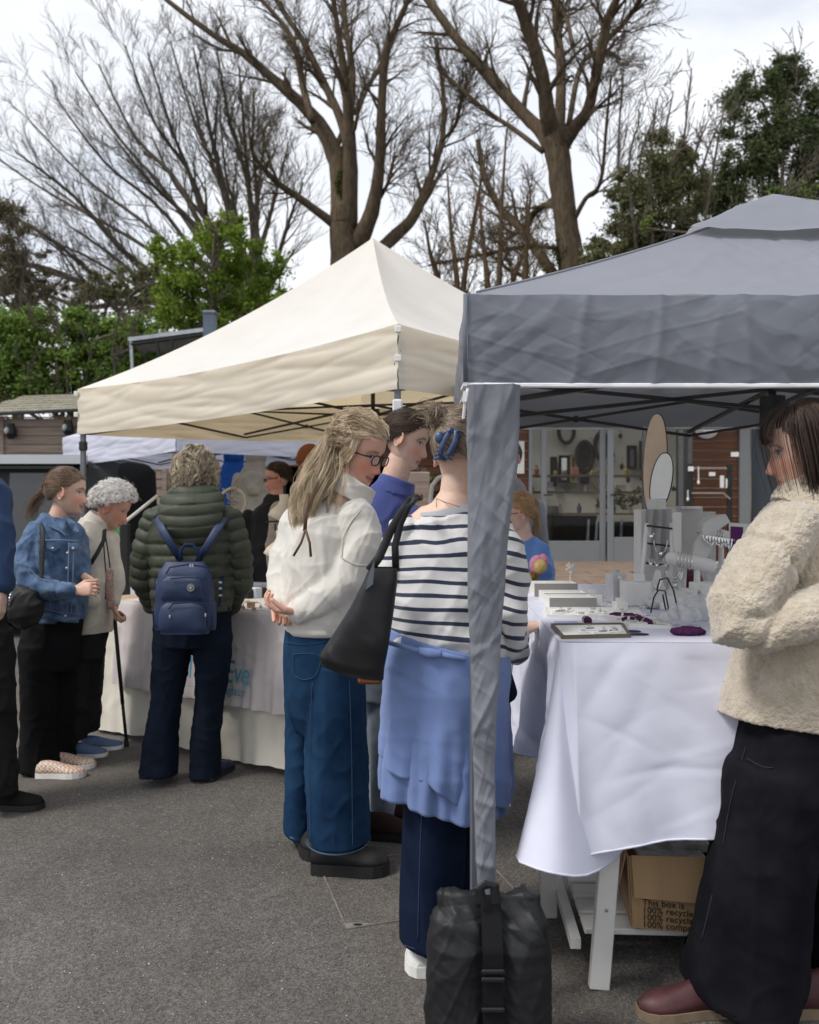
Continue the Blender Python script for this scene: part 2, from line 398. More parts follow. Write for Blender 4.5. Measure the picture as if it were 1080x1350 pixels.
# ---------------------------------------------------------------- timber house on the right
YB = 13.5; ZP = P(0, 742, YB).z         # terrace level in front of the glass doors
pav = M('terrace_paving', (.20, .145, .105), .9, .2, 5, bump=.4, bscale=60)
x0, x1 = P(600, 0, YB).x, 9.0
g = G(); g.box(((x0 + x1) / 2, (YB + 9.2) / 2, (ZP + -.3) / 2), (x1 - x0, YB - 9.2, ZP + .3)); te = tag(put('terrace', g, pav), kind='structure')
k = 0
slabg = []
for j in range(9):                       # paving slabs, one by one
    for i in range(14):
        cx = x0 + .3 + i * .62 + (.31 if j % 2 else 0); cy = 9.25 + .24 + j * .47
        if cx > 7.5 or cy > YB - .1: continue
        g = G(); g.box((cx, cy, ZP + .012 + random.uniform(0, .004)), (.60, .45, .024), bev=.006); put('paving_slab', g, pav, te)
wood = M('cedar_boards', (.055, .021, .010), .6, scale=3, col2=(.125, .045, .018), stretch=(.5, 1, 9), bump=.3, bscale=30, island=.25)
woodg = M('weathered_boards', (.22, .165, .13), .85, scale=3, col2=(.36, .29, .24), stretch=(.5, 1, 9), bump=.3, bscale=30, island=.22)
alu = M('grey_door_frame', (.19, .20, .205), .5, .05, 3, spec=.4)
dark = M('dark_interior', (.018, .016, .015), .9, .3, 2)
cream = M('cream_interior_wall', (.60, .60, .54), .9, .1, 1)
def glassmat(name, tint=(.9, .95, .95), rough=.02):
    m = bpy.data.materials.new(name); m.use_nodes = True; t = m.node_tree; t.nodes.clear(); o = N(t, 'ShaderNodeOutputMaterial')
    gl = N(t, 'ShaderNodeBsdfGlossy'); gl.inputs['Roughness'].default_value = rough; tr = N(t, 'ShaderNodeBsdfTransparent'); tr.inputs[0].default_value = (*tint, 1)
    fr = N(t, 'ShaderNodeFresnel'); fr.inputs[0].default_value = 1.45
    mh = N(t, 'ShaderNodeMath', operation='MULTIPLY_ADD'); mh.inputs[1].default_value = .28; mh.inputs[2].default_value = .0; t.links.new(fr.outputs[0], mh.inputs[0])
    ms = N(t, 'ShaderNodeMixShader'); t.links.new(mh.outputs[0], ms.inputs[0]); t.links.new(tr.outputs[0], ms.inputs[1]); t.links.new(gl.outputs[0], ms.inputs[2]); t.links.new(ms.outputs[0], o.inputs[0]); return m
glass = glassmat('door_glass', (.97, .96, .94))
hs = thing('timber_house', 'red-brown timber clad shop building with glazed doors behind the grey gazebo', 'building', (2.5, YB + 2, ZP))
TOP = 3.75
def xp(px): return (px - CX) / F * YB
def planks(parent, xa, xb, za, zb, y, mat, step=.145, th=.03, name='plank'):
    z = za; k = 0
    while z < zb - .01:
        h = min(step, zb - z); g = G()
        tl = .012
        v = [(xa, y, z), (xb, y, z), (xb, y - th, z), (xa, y - th, z), (xa, y, z + h - .008), (xb, y, z + h - .008), (xb, y - th + tl, z + h - .008), (xa, y - th + tl, z + h - .008)]
        g.add(v, [(0, 1, 2, 3), (7, 6, 5, 4), (3, 2, 6, 7), (2, 1, 5, 6), (1, 0, 4, 5), (0, 3, 7, 4)])
        put(name, g, mat, parent); z += h; k += 1
# shell : floor, back wall, ceiling, side walls, roof
g = G(); g.box((xp(640) + 4, YB + 1.6, ZP - .05), (8, 3.2, .1)); put('floor', g, M('shop_floor', (.12, .09, .06)), hs)
g = G(); g.box((xp(640) + 4, YB + 3.2, (ZP + TOP) / 2), (8, .12, TOP - ZP)); put('inner_wall', g, cream, hs)
g = G(); g.box((xp(640) + 3.6, YB + .3, TOP + .05), (9.0, 1.8, .1)); g2_ = G(); g2_.box((xp(640) + 3.6, YB + 3.05, TOP + .05), (9.0, .9, .1)); put('roof', g2_, M('house_roof2', (.12, .12, .12)), hs); g3_ = G(); g3_.box((xp(640) + 3.6, YB + 1.9, TOP + .05), (9.0, 1.4, .02)); put('added_rooflight', g3_, glass, hs); put('roof', g, M('house_roof', (.12, .12, .12)), hs)  # unseen glazed strip added between the roof halves to brighten the shop interior
g = G(); g.box((xp(640) - .05, YB + 1.65, (ZP + TOP) / 2), (.1, 3.2, TOP - ZP)); put('side_wall', g, wood, hs)
g = G(); g.box((xp(640) + 8, YB + 1.65, (ZP + TOP) / 2), (.1, 3.2, TOP - ZP)); put('side_wall', g, wood, hs)
g = G(); g.box((xp(640) + 4, YB + .02, TOP - .15), (8, .16, .3)); put('fascia', g, alu, hs)
HD = TOP - .3
planks(hs, xp(640), xp(697), ZP, HD, YB, wood)
planks(hs, xp(907), xp(973), ZP, HD, YB, wood, th=.03)
planks(hs, xp(1062), xp(640) + 8, ZP, HD, YB, wood, th=.03)
for px, wd in ((690 + 9, .05), (990 - 10, .16), (902, .1), (1058, .1)):
    g = G(); g.box((xp(px), YB - .02, (ZP + HD) / 2), (wd, .12, HD - ZP), bev=.006); put('post', g, alu, hs)
def gdoor(xa, xb, y, rot=0, rail=.42, open_=0):
    d = G(); st = .09
    cx, hw = (xa + xb) / 2, (xb - xa) / 2; h = HD - ZP
    loc = Vector((xa, y, ZP)); M3 = Matrix.Rotation(R(rot), 3, 'Z')
    def bx(gr, x, z, sx, sz, sy=.06): gr.box(loc + M3 @ Vector((x, 0, z)), (sx, sy, sz), np.array(M3), bev=.006)
    W = xb - xa
    bx(d, st / 2, h / 2, st, h); bx(d, W - st / 2, h / 2, st, h); bx(d, W / 2, rail / 2, W - 2 * st, rail); bx(d, W / 2, h - .06, W - 2 * st, .12)
    dr = put('glass_door', d, alu, hs)
    g = G(); bx(g, W / 2, (h + rail) / 2 - .06, W - 2 * st, h - rail - .12, .012); put('pane', g, glass, dr)
    g = G(); p = loc + M3 @ Vector((.045, -.05, 1.05)); g.tube([p, p + M3 @ Vector((0, -.05, 0)), p + M3 @ Vector((.12, -.05, 0))], .011, 8); put('handle', g, M('black_handle', (.02, .02, .02), .4), dr)
gdoor(xp(713), xp(798), YB - .02, 0, .34)
gdoor(xp(799), xp(897), YB - .1, 0, .40)
# window on the right, reflecting the sky
g = G(); g.box((xp(1024), YB + .03, (ZP + HD) / 2), (xp(1056) - xp(992), .012, HD - ZP - .02)); put('window_pane', g, M('reflective_glass', (.05, .06, .07), .03, .02, 3, spec=1.0, metal=.0), hs)
# lamp over the boards, poster, door furniture
g = G(); c = P(932, 561, YB - .08); g.tube([c + Vector((0, .07, 0)), c, c - Vector((0, .05, 0))], [.20, .20, .12], 20, up=(0, 0, 1)); put('round_lamp', g, M('lamp_bowl', (.55, .57, .58), .4), hs)
g = G(); g.box(P(684, 603, YB - .045), (.17, .01, .50)); tag(put('poster', g, M('white_poster', (.62, .62, .58))), 'white paper poster on the boards left of the glass doors', 'poster')
# things inside the shop
rust = M('old_iron', (.035, .03, .026), .7, .3, 20); gold = M('gilt_frame', (.24, .18, .10), .6, .3, 20)
YI = YB + 3.1
def ring_at(px, py, rx, ry, wd, mat, label, fill=None, spokes=0):
    c = P(px, py, YI - .05); k = YI / F; n = 24; g = G(); pts = [c + Vector((rx * k * math.cos(a), 0, ry * k * math.sin(a))) for a in np.arange(n + 1) / n * 2 * math.pi]
    g.tube(pts, wd * k / 2, 6, cap=None)
    for s in range(spokes):
        a = math.pi * s / spokes; d = Vector((rx * k * math.cos(a), 0, ry * k * math.sin(a))); g.bar(c - d, c + d, .03)
    if fill is not None: g.tube([c + Vector((0, .02, 0)), c + Vector((0, .0, 0))], [rx * k * .9] * 2, 20, up=(0, 0, 1), depth=[ry * k * .9] * 2)
    tag(put('wall_wheel', g, mat), label, 'wall decoration')
ring_at(747, 568, 10, 16, 5, rust, 'dark iron ring hung highest and leftmost inside the glass door')
ring_at(771, 602, 10, 19, 7, rust, 'dark spoked wheel hung inside the left glass door below the top rings', fill=1, spokes=3)
ring_at(793, 588, 8, 17, 6, rust, 'dark iron ring hung inside at the right edge of the left glass door')
ring_at(791, 632, 8, 13, 4, gold, 'small arched frame hung under the iron rings inside the left glass door')
def frame_at(px, py, wx, wy, mat, label, fillm):
    c = P(px, py, YI - .04); k = YI / F; W, H = wx * k, wy * k
    r = thing('picture_frame', label, 'picture frame', c - Vector((0, 0, H / 2)))
    g = G()
    for sx in (-1, 1): g.box(c + Vector((sx * W / 2, 0, 0)), (.05, .05, H + .05))
    for sz in (-1, 1): g.box(c + Vector((0, 0, sz * H / 2)), (W - .05, .05, .05))
    put('frame', g, mat, r); g = G(); g.box(c + Vector((0, .01, 0)), (W - .05, .01, H - .05)); put('picture', g, fillm, r)
mirr = M('mirror_dull', (.4, .42, .42), .15, metal=.8); pict = M('dim_picture', (.10, .12, .11), .7, .6, 6)
frame_at(744, 618, 11, 32, dark, 'tall dark framed mirror inside the left glass door', mirr)
frame_at(756, 618, 7, 34, gold, 'narrow gilt frame beside the dark mirror inside the left door', pict)
frame_at(730, 622, 5, 36, dark, 'slim black frame at the left edge inside the glass door', pict)
frame_at(833, 603, 9, 28, dark, 'blue-grey framed panel inside the right glass door', mirr)
frame_at(849, 600, 8, 34, rust, 'dark frame inside the right door next to the wooden display board', pict)
frame_at(771, 632, 8, 8, dark, 'small square black frame below the spoked wheel', pict)
for i, (px, py) in enumerate(((818, 575), (820, 615), (828, 632), (808, 600), (846, 630), (858, 612))):
    c = P(px, py, YI - .05); g = G(); g.ell(c, (.04, .03, .05 + .01 * (i % 3)), n=8, m=6); g.bar(c, c + Vector((0, 0, .18)), .008)
    tag(put('hanging_trinket', g, rust), 'small dark trinket on the inner wall, ' + ('highest and leftmost', 'second down on the left', 'low in the middle', 'beside the door stile', 'low beside the dark frame', 'farthest right')[i], 'ornament', 'trinkets on the shop wall')
# shelf unit with ornaments, dark furniture below
sh = thing('shelf_unit', 'long low shelves of small goods inside the glass doors', 'shelf', P(780, 742, YI - .5))
g = G()
for z in (.25, .75, 1.15, 1.45): g.box((xp(790) + .25, YI - .5, ZP + z), (3.1, .35, .035))
put('shelf_board', g, M('shelf_wood', (.14, .10, .07)), sh)
g = G(); g.box((xp(735) + .1, YI - .3, ZP + .45), (.9, .03, .9)); put('white_panel', g, M('pale_panel', (.42, .42, .38)), sh)
g = G(); g.box((xp(775) + .25, YI - .72, ZP + .35), (.8, .1, .75)); g.box((xp(850) + .2, YI - .72, ZP + .3), (1.0, .1, .62)); put('drawer_front', g, dark, sh)
gcol = [M('goods_%d' % i, c, .6) for i, c in enumerate([(.45, .42, .36), (.10, .16, .10), (.28, .12, .08), (.10, .12, .22), (.5, .5, .5), (.22, .20, .06)])]
SH = ['cream', 'dark green', 'rust-red', 'navy', 'pale grey', 'olive']
for i in range(27):
    row = i % 3; z = ZP + (.77, 1.17, 1.47)[row]; x = xp(724) + (i / 27) * 2.9 + random.uniform(-.04, .04); h = random.uniform(.08, .2)
    g = G()
    if i % 4 == 0: g.box((x, YI - .55, z + h / 2), (random.uniform(.08, .16), .08, h), bev=.01)
    else: g.tube([(x, YI - .55, z), (x, YI - .55, z + h * .6), (x, YI - .55, z + h * .8), (x, YI - .55, z + h)], [.035, .045, .02, .025], 8)
    tag(put('shelf_ornament', g, gcol[i % 6]), SH[i % 6] + ' ornament, ' + ('first', 'second', 'third', 'fourth', 'fifth', 'sixth', 'seventh', 'eighth', 'last')[i // 3] + ' from the left on the ' + ('low', 'middle', 'top')[row] + ' shop shelf', 'ornament', 'ornaments on the shop shelves')
for i in range(5):
    c = Vector((xp(812) + i * .15, YI - .9, ZP + .02)); g = G(); g.bar(c, c + Vector((.06, .18, .62)), .12, .03, up=(1, 0, 0))
    tag(put('leaning_print', g, M('print_grey', (.22, .25, .30), .5, .5, 6)), ('first', 'second', 'third', 'fourth', 'last')[i] + ' from the left of the prints leaning inside the right door', 'print', 'prints leaning inside the right door')
# potted plants inside right door
def leaves(n, c, r, size, seed=0, flat=0, shell=.5, droop=0, gauss=False):
    rs = np.random.RandomState(seed); d = rs.normal(size=(n, 3)); d /= np.linalg.norm(d, axis=1)[:, None]
    rr = rs.rand(n) ** (1 / 3) * (1 - shell) + shell * (1 - rs.rand(n) ** 2 * .5)
    if gauss: rr = np.abs(rs.normal(size=n)) * .62
    c0 = np.array(tuple(c)) + d * rr[:, None] * np.array(r)
    a = rs.normal(size=(n, 3)); a /= np.linalg.norm(a, axis=1)[:, None]; b = np.cross(a, rs.normal(size=(n, 3))); b /= np.linalg.norm(b, axis=1)[:, None]
    s = size * (.6 + .8 * rs.rand(n))[:, None]
    nrm = np.cross(a, b)
    v = np.stack([c0 - a * s, c0 - b * s * .45 + nrm * s * .12, c0 + a * s, c0 + b * s * .45 + nrm * s * .12], 1).reshape(-1, 3)
    return v, np.arange(n * 4).reshape(n, 4)
def leafmat(name, c1, c2, isl=.45, tr=.25):
    m = M(name, c1, .6, scale=1.2, col2=c2, island=isl, spec=.3); return translucent(m, tr)
pot = leafmat('pot_plant_leaf', (.08, .09, .02), (.16, .15, .04))
g = G()
for i in range(5): g.add(*leaves(160, (xp(826) + .12 + i * .2, YI - 1.0, ZP + .98 + .08 * (i % 2)), (.16, .1, .16), .035, i))
tag(put('pot_plants', g, pot), 'yellow-green row of leafy pot plants inside the right glass door', 'plant')
# ladder rack of tags hung on the boards between post and door
rk = thing('display_rack', 'black rail display rack with white tags and necklaces before the cedar boards', 'display rack', P(938, 742, YB - .6))
blk = M('black_metal', (.02, .02, .02), .45); whi = M('white_tag', (.75, .75, .73)); brs = M('rail_metal', (.35, .33, .30), .4, metal=.6)
for px in (910, 962): g = G(); g.box((P(px, 0, YB - .6).x, YB - .6, ZP + .75), (.07, .05, 1.5), bev=.01); put('upright', g, blk, rk)
for py, a, b in ((617, 915, 958), (650, 912, 954)): g = G(); g.bar(P(a, py, YB - .64), P(b, py, YB - .64), .02); put('rail', g, brs, rk)
g = G(); g.bar(P(954, 650, YB - .64), P(963, 658, YB - .75), .02); put('rail', g, brs, rk)
for px, py, a, b in ((911, 618, 7, 6), (939, 625, 8, 5), (952, 635, 5, 16), (969, 599, 10, 6), (958, 637, 2, 12)):
    g = G(); g.box(P(px, py, YB - .68), (a * .0112, .01, b * .0112)); put('tag', g, whi, rk)
for px, y0_, y1_ in ((921, 615, 636), (907, 646, 658)):
    g = G(); g.bar(P(px, y0_, YB - .68), P(px, y1_, YB - .68), .012); g.ell(P(px, y1_, YB - .68), (.02, .015, .03), n=8, m=6); put('necklace', g, whi, rk)
# dark hanging coats / curtain between doors and boards
g = G(); yy = YB - .35
cols = [[(xp(882) + i * .035 + .0 * j, yy + .03 * math.sin(i * 1.7), ZP + .25 + j * .34) for i in range(8)] for j in range(9)]
g.grid(cols); tag(put('hanging_curtain', g, M('grey_curtain', (.09, .09, .09))), 'dark grey curtain hanging beside the right glass door', 'curtain')

# ---------------------------------------------------------------- weathered shed on the left
YS = 13.6; zs = gz(-6, YS) - .1
sd_ = thing('timber_shed', 'weathered plank shed with mossy shingle roof at the left edge', 'shed', (P(50, 0, YS).x, YS + 1.5, zs))
def xs_(px): return (px - CX) / F * YS
planks(sd_, xs_(4), xs_(225), zs, P(0, 549, YS).z, YS, woodg, step=.135)
for px in (4, 92, 218):
    g = G(); g.box((xs_(px), YS - .035, (zs + P(0, 549, YS).z) / 2), (.07, .05, P(0, 549, YS).z - zs)); put('corner_board', g, woodg, sd_)
shing = M('mossy_shingles', (.20, .185, .13), .95, scale=12, col2=(.33, .31, .25), bump=.8, bscale=25, bdist=.02)
za, zb = P(0, 549, YS).z, P(0, 533, YS).z
g = G(); xa, xb = xs_(-30), xs_(300)
rows = 7
for r in range(rows):
    for i in range(34):
        xx = xa + (xb - xa) * (i + (.5 if r % 2 else 0)) / 34; w_ = (xb - xa) / 34 * .94
        y_ = YS - .3 + r * .28; z_ = za + .03 + r * .075 + xx * .0 + (xx - xa) * .03
        g.add([(xx, y_, z_ + random.uniform(0, .012)), (xx + w_, y_, z_ + random.uniform(0, .012)), (xx + w_, y_ + .30, z_ + .07), (xx, y_ + .30, z_ + .07), (xx, y_, z_ - .02), (xx + w_, y_, z_ - .02)], [(0, 1, 2, 3), (4, 5, 1, 0)])
so = tag(put('shingles', g, shing, sd_), kind='stuff')
g = G(); g.bar((xa, YS - .28, za - .02), (xb, YS - .28, za - .02 + .2), .09, .04); put('gutter', g, M('black_gutter', (.03, .03, .03), .5), sd_)
g = G(); g.box(((xa + xb) / 2, YS + 1.2, (zs + za) / 2 - .05), (xb - xa - .5, 2.2, za - zs)); put('shed_body', g, woodg, sd_)
for px, py in ((14, 570), (90, 566)):
    c = P(px, py, YS - .16); g = G(); g.tube([c + Vector((0, 0, .14)), c + Vector((0, 0, -.02)), c + Vector((0, 0, -.1))], [.06, .09, .04], 10); g.box(c + Vector((0, .08, 0)), (.08, .1, .12))
    lt = put('wall_lantern', g, blk, sd_)
    g = G(); g.ell(c + Vector((-.03, -.06, .02)), (.04, .04, .06)); put('lantern_glass', g, M('lantern_glass', (.4, .42, .42), .2), lt)

# brown store building in the middle, behind the white gazebo
YM = 15.0
ms_ = thing('brown_store', 'dark red-brown timber store behind the white gazebo', 'building', (-2.4, YM + 1, gz(-2, YM)))
def xm(px): return (px - CX) / F * YM
zm = gz(-3, YM) - .1
planks(ms_, xm(222), xm(300), zm, 2.75, YM, wood)
planks(ms_, xm(545), xm(640), zm, 2.75, YM, wood)
planks(ms_, xm(300), xm(545), 2.2, 2.75, YM, wood)
g = G(); g.box(((xm(222) + xm(640)) / 2, YM + 1.6, 2.8), (xm(640) - xm(222) + .3, 3.6, .1)); put('roof', g, M('felt_roof', (.08, .08, .08)), ms_)
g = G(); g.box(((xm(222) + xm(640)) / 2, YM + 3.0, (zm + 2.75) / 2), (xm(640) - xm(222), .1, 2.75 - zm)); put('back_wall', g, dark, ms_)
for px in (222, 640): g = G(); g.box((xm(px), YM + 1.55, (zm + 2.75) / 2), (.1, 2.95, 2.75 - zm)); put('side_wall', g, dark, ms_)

# ---------------------------------------------------------------- panel on a frame and grey flue above the beige gazebo
YF = 15.5
pf = thing('panel_frame', 'tilted grey panel on a metal frame rising behind the beige roof', 'solar panel', P(220, 560, YF))
lg = M('light_metal', (.42, .44, .46), .45, metal=.5); pg = M('panel_grey', (.19, .19, .19), .6)
a, b = P(170, 448, YF), P(270, 435, YF)
g = G(); g.bar(a, b, .09, .07); put('top_rail', g, lg, pf)
g = G(); g.bar(a + Vector((.05, -.03, -.09)), b + Vector((0, -.03, -.09)), .10, .03); put('dark_rail', g, blk, pf)
c, d = P(205, 500, YF + .9), P(285, 500, YF + .9)
g = G(); g.add([a + Vector((.08, .03, -.03)), b + Vector((0, .03, -.03)), d, c, a + Vector((.08, .06, -.03)), b + Vector((0, .06, -.03)), d + Vector((0, .04, 0)), c + Vector((0, .04, 0))], [(0, 1, 2, 3), (7, 6, 5, 4), (0, 4, 5, 1), (3, 2, 6, 7), (0, 3, 7, 4), (1, 5, 6, 2)]); put('panel', g, pg, pf)
for px0, px1 in ((207, 212), (226, 228), (266, 271)):
    g = G(); g.bar(P(px0, 447, YF - .05), P(px1, 500, YF - .02), .045); put('strut', g, blk if px0 < 260 else lg, pf)
g = G(); g.bar(P(228, 447, YF - .04), P(246, 480, YF - .02), .05); put('strut', g, blk, pf)
g = G(); g.bar(P(173, 450, YF), P(180, 600, YF), .05); put('leg', g, lg, pf)
fl = thing('flue', 'square blue-grey metal flue beside the tilted panel', 'chimney', P(277, 600, YF))
g = G(); g.box((P(277, 500, YF - .3)), (.20, .2, P(0, 414, YF).z - P(0, 590, YF).z), bev=.01); put('shaft', g, M('flue_metal', (.11, .14, .18), .5, metal=.3), fl)
g = G(); g.box((P(277.5, 413, YF - .3)), (.24, .24, .04), bev=.01); put('cap', g, M('flue_cap', (.2, .2, .22), .5), fl)
# ============================================================ TREES
def catmull(pts, rad, sub=5):
    pts = [np.array(p, float) for p in pts]; out, ro = [], []
    for i in range(len(pts) - 1):
        p0 = pts[max(i - 1, 0)]; p1 = pts[i]; p2 = pts[i + 1]; p3 = pts[min(i + 2, len(pts) - 1)]
        for k in range(sub):
            t = k / sub
            out.append(.5 * (2 * p1 + (p2 - p0) * t + (2 * p0 - 5 * p1 + 4 * p2 - p3) * t * t + (3 * p1 - p0 - 3 * p2 + p3) * t ** 3)); ro.append(rad[i] + (rad[i + 1] - rad[i]) * t)
    out.append(pts[-1]); ro.append(rad[-1]); return out, ro
class TreeB:
    def __init__(s, seed): s.rs = random.Random(seed); s.big = G(); s.tw = []; s.tips = []
    def add(s, pts, rad):
        if rad[0] > .035:
            n = 10 if rad[0] > .12 else 6
            pp = [Vector(p) for p in pts]
            v, f = tube(pp, rad, n, 'flat')
            if rad[0] > .08:
                co = np.array(v); nn = noise3(co * np.array([9, 9, 2.2])) + .6 * noise3(co * np.array([26, 26, 5.0])); cen = np.repeat(np.array(pts), n, axis=0); co = cen + (co - cen) * (1 + .16 * nn[:, None]); v = co
            s.big.add(v, f)
        else: s.tw.append((pts, rad))
    def walk(s, p, d, ln, r0, lvl, spread, up, maxl, wig=.22, kids=(5, 4, 4), ratio=.5, minr=.004):
        rs = s.rs; n = 6 if lvl < 2 else 4; pts = [np.array(p, float)]; d = np.array(d, float); d /= np.linalg.norm(d); rad = [r0]
        st = ln / n
        for i in range(n):
            d = d + np.array([rs.gauss(0, wig), rs.gauss(0, wig), rs.gauss(0, wig) + up]) ; d /= np.linalg.norm(d)
            pts.append(pts[-1] + d * st); rad.append(max(minr, r0 * (1 - (i + 1) / n * .8)))
        s.add(pts, rad)
        if lvl >= maxl: s.tips.append(pts[-1]); return
        s.kids(pts, rad, ln, lvl, spread, up, maxl, wig, kids, ratio, minr)
    def kids(s, pts, rad, ln, lvl, spread, up, maxl, wig, kids, ratio, minr, tmin=.2):
        rs = s.rs; m = kids[min(lvl, len(kids) - 1)]
        for k in range(m):
            t = tmin + (1 - tmin) * (k + rs.random()) / m; x = t * (len(pts) - 1); i = min(int(x), len(pts) - 2); q = pts[i] + (pts[i + 1] - pts[i]) * (x - i)
            d = pts[i + 1] - pts[i]; d = d / (np.linalg.norm(d) + 1e-9)
            side = np.cross(d, [rs.gauss(0, 1), rs.gauss(0, 1), rs.gauss(0, 1)]); side /= np.linalg.norm(side) + 1e-9
            nd = d + side * spread * rs.uniform(.6, 1.3); r = max(minr, rad[i] * rs.uniform(.32, .52))
            s.walk(q, nd, ln * ratio * rs.uniform(.6, 1.2) * (1.15 - .4 * t), r, lvl + 1, spread, up, maxl, wig, kids, ratio, minr)
    def limb(s, px, Y, seed=0, wob=.5, sub=4, **k):
        rs = random.Random(seed + 5); dy = 0; pts = []; rad = []
        dirn = rs.choice([-1, 1]) * wob
        for i, (x, y, w) in enumerate(px):
            Yi = Y + dirn * i / len(px) * 2; pts.append(P(x, y, Yi)); rad.append(w * Yi / F / 2)
        p, r = catmull(pts, rad, sub); s.add(p, r); return p, r
    def twigs(s):
        by = {}
        for p, r in s.tw: by.setdefault(len(p), []).append((p, r))
        V, Fc, off = [], [], 0
        for n, lst in by.items():
            A = np.array([p for p, _ in lst]); Rr = np.array([r for _, r in lst]); m = len(A)
            t = np.gradient(A, axis=1); t /= np.linalg.norm(t, axis=2)[..., None] + 1e-9
            ref = np.tile(np.array([.3, .9, .2]), (m, n, 1)); a = np.cross(t, ref); a /= np.linalg.norm(a, axis=2)[..., None] + 1e-9; b = np.cross(t, a)
            ring = []
            for k in range(3): an = k * 2 * math.pi / 3; ring.append(A + (a * math.cos(an) + b * math.sin(an)) * Rr[..., None])
            V_ = np.stack(ring, 2).reshape(-1, 3)     # m,n,3
            idx = np.arange(m * n * 3).reshape(m, n, 3); i2 = np.concatenate([idx, idx[:, :, :1]], 2)
            q = np.stack([i2[:, :-1, :-1], i2[:, :-1, 1:], i2[:, 1:, 1:], i2[:, 1:, :-1]], -1).reshape(-1, 4)
            V.append(V_); Fc.append(q + off); off += len(V_)
        return np.concatenate(V), [np.concatenate(Fc)]
bark = M('brown_bark', (.075, .054, .036), .95, scale=5, col2=(.165, .130, .088), stretch=(3, 3, .8), bump=1, bscale=22, bdist=.03)
bark2 = M('grey_bark', (.075, .064, .052), .95, scale=5, col2=(.15, .128, .10), bump=.8, bscale=22, bdist=.03)
ivy = leafmat('moss_ivy', (.05, .06, .012), (.10, .10, .02))

def tree(label, name, loc, tb, bk, leafg=None, leafm=None, cat='tree', twigm=None, trunk=None):
    r = thing(name, label, cat, loc)
    if tb.big.n: put('trunk', tb.big, bk, r, smooth=True)
    if tb.tw: o = put('twigs', tb.twigs(), twigm or bk, r, smooth=True); o['kind'] = 'stuff'
    if leafg is not None: o = put('foliage', leafg, leafm, r); o['kind'] = 'stuff'
    return r
K = dict(spread=.66, up=.055, wig=.15, kids=(7, 6, 4), ratio=.56, minr=.0042)
def grow(tb, limbs, Y, L0, maxl=3, wob=1, n0=7, **kw):
    k = dict(K); k.update(kw)
    for i, l in enumerate(limbs):
        p, r = tb.limb(l, Y, i, wob)
        tb.kids([np.array(q) for q in p], r, L0, 0, k['spread'], k['up'], maxl, k['wig'], (n0,) + tuple(k['kids']), k['ratio'], k['minr'], tmin=.25)
# --- centre tree
Y1 = 22.0
t1 = TreeB(1)
t1.limb([(459, 710, 60), (457, 560, 50), (456, 420, 44), (455, 345, 39), (452, 300, 34), (452, 270, 26)], Y1, 0, 0)
grow(t1, [
    [(452, 300, 34), (450, 260, 30), (445, 215, 24), (425, 170, 20), (395, 135, 16), (350, 95, 12), (320, 70, 10), (280, 45, 8), (220, 0, 6), (190, -30, 4)],
    [(460, 300, 24), (462, 225, 20), (460, 165, 15), (457, 115, 11), (447, 50, 8), (440, 0, 6), (436, -40, 4)],
    [(462, 210, 14), (450, 160, 12), (430, 115, 10), (400, 55, 8), (370, 10, 6), (350, -30, 4)],
    [(470, 325, 26), (490, 280, 20), (500, 220, 14), (503, 150, 12), (508, 75, 11), (525, 30, 8), (543, -10, 6)],
    [(412, 160, 10), (400, 115, 9), (385, 50, 7), (345, 0, 5)],
    [(447, 300, 14), (400, 265, 10), (365, 240, 8), (335, 205, 5), (330, 180, 3)],
    [(460, 170, 10), (465, 100, 9), (455, 30, 8), (452, -20, 6)],
    [(470, 150, 8), (482, 120, 7), (500, 90, 6), (508, 75, 5)],
    [(500, 330, 17), (520, 312, 17), (542, 290, 15), (560, 255, 12), (574, 215, 9), (583, 185, 8), (585, 130, 6), (575, 50, 4)],
    [(583, 185, 5), (600, 165, 5), (612, 120, 3)],
    [(500, 262, 7), (512, 240, 5), (520, 205, 3)]], Y1, 2.7, 3, n0=17)
lf = G()
for c, r_ in ((P(455, 285, Y1), (.25, .3, .6)), (P(452, 245, Y1), (.2, .25, .5)), (P(458, 200, Y1), (.15, .2, .4))): lf.add(*leaves(700, c, r_, .05, int(c.x * 100) % 97))
tree('tall bare tree with spreading limbs directly behind the beige peak', 'bare_tree', (P(457, 560, Y1).x, Y1, gz(-1.6, Y1)), t1, bark, lf, ivy)
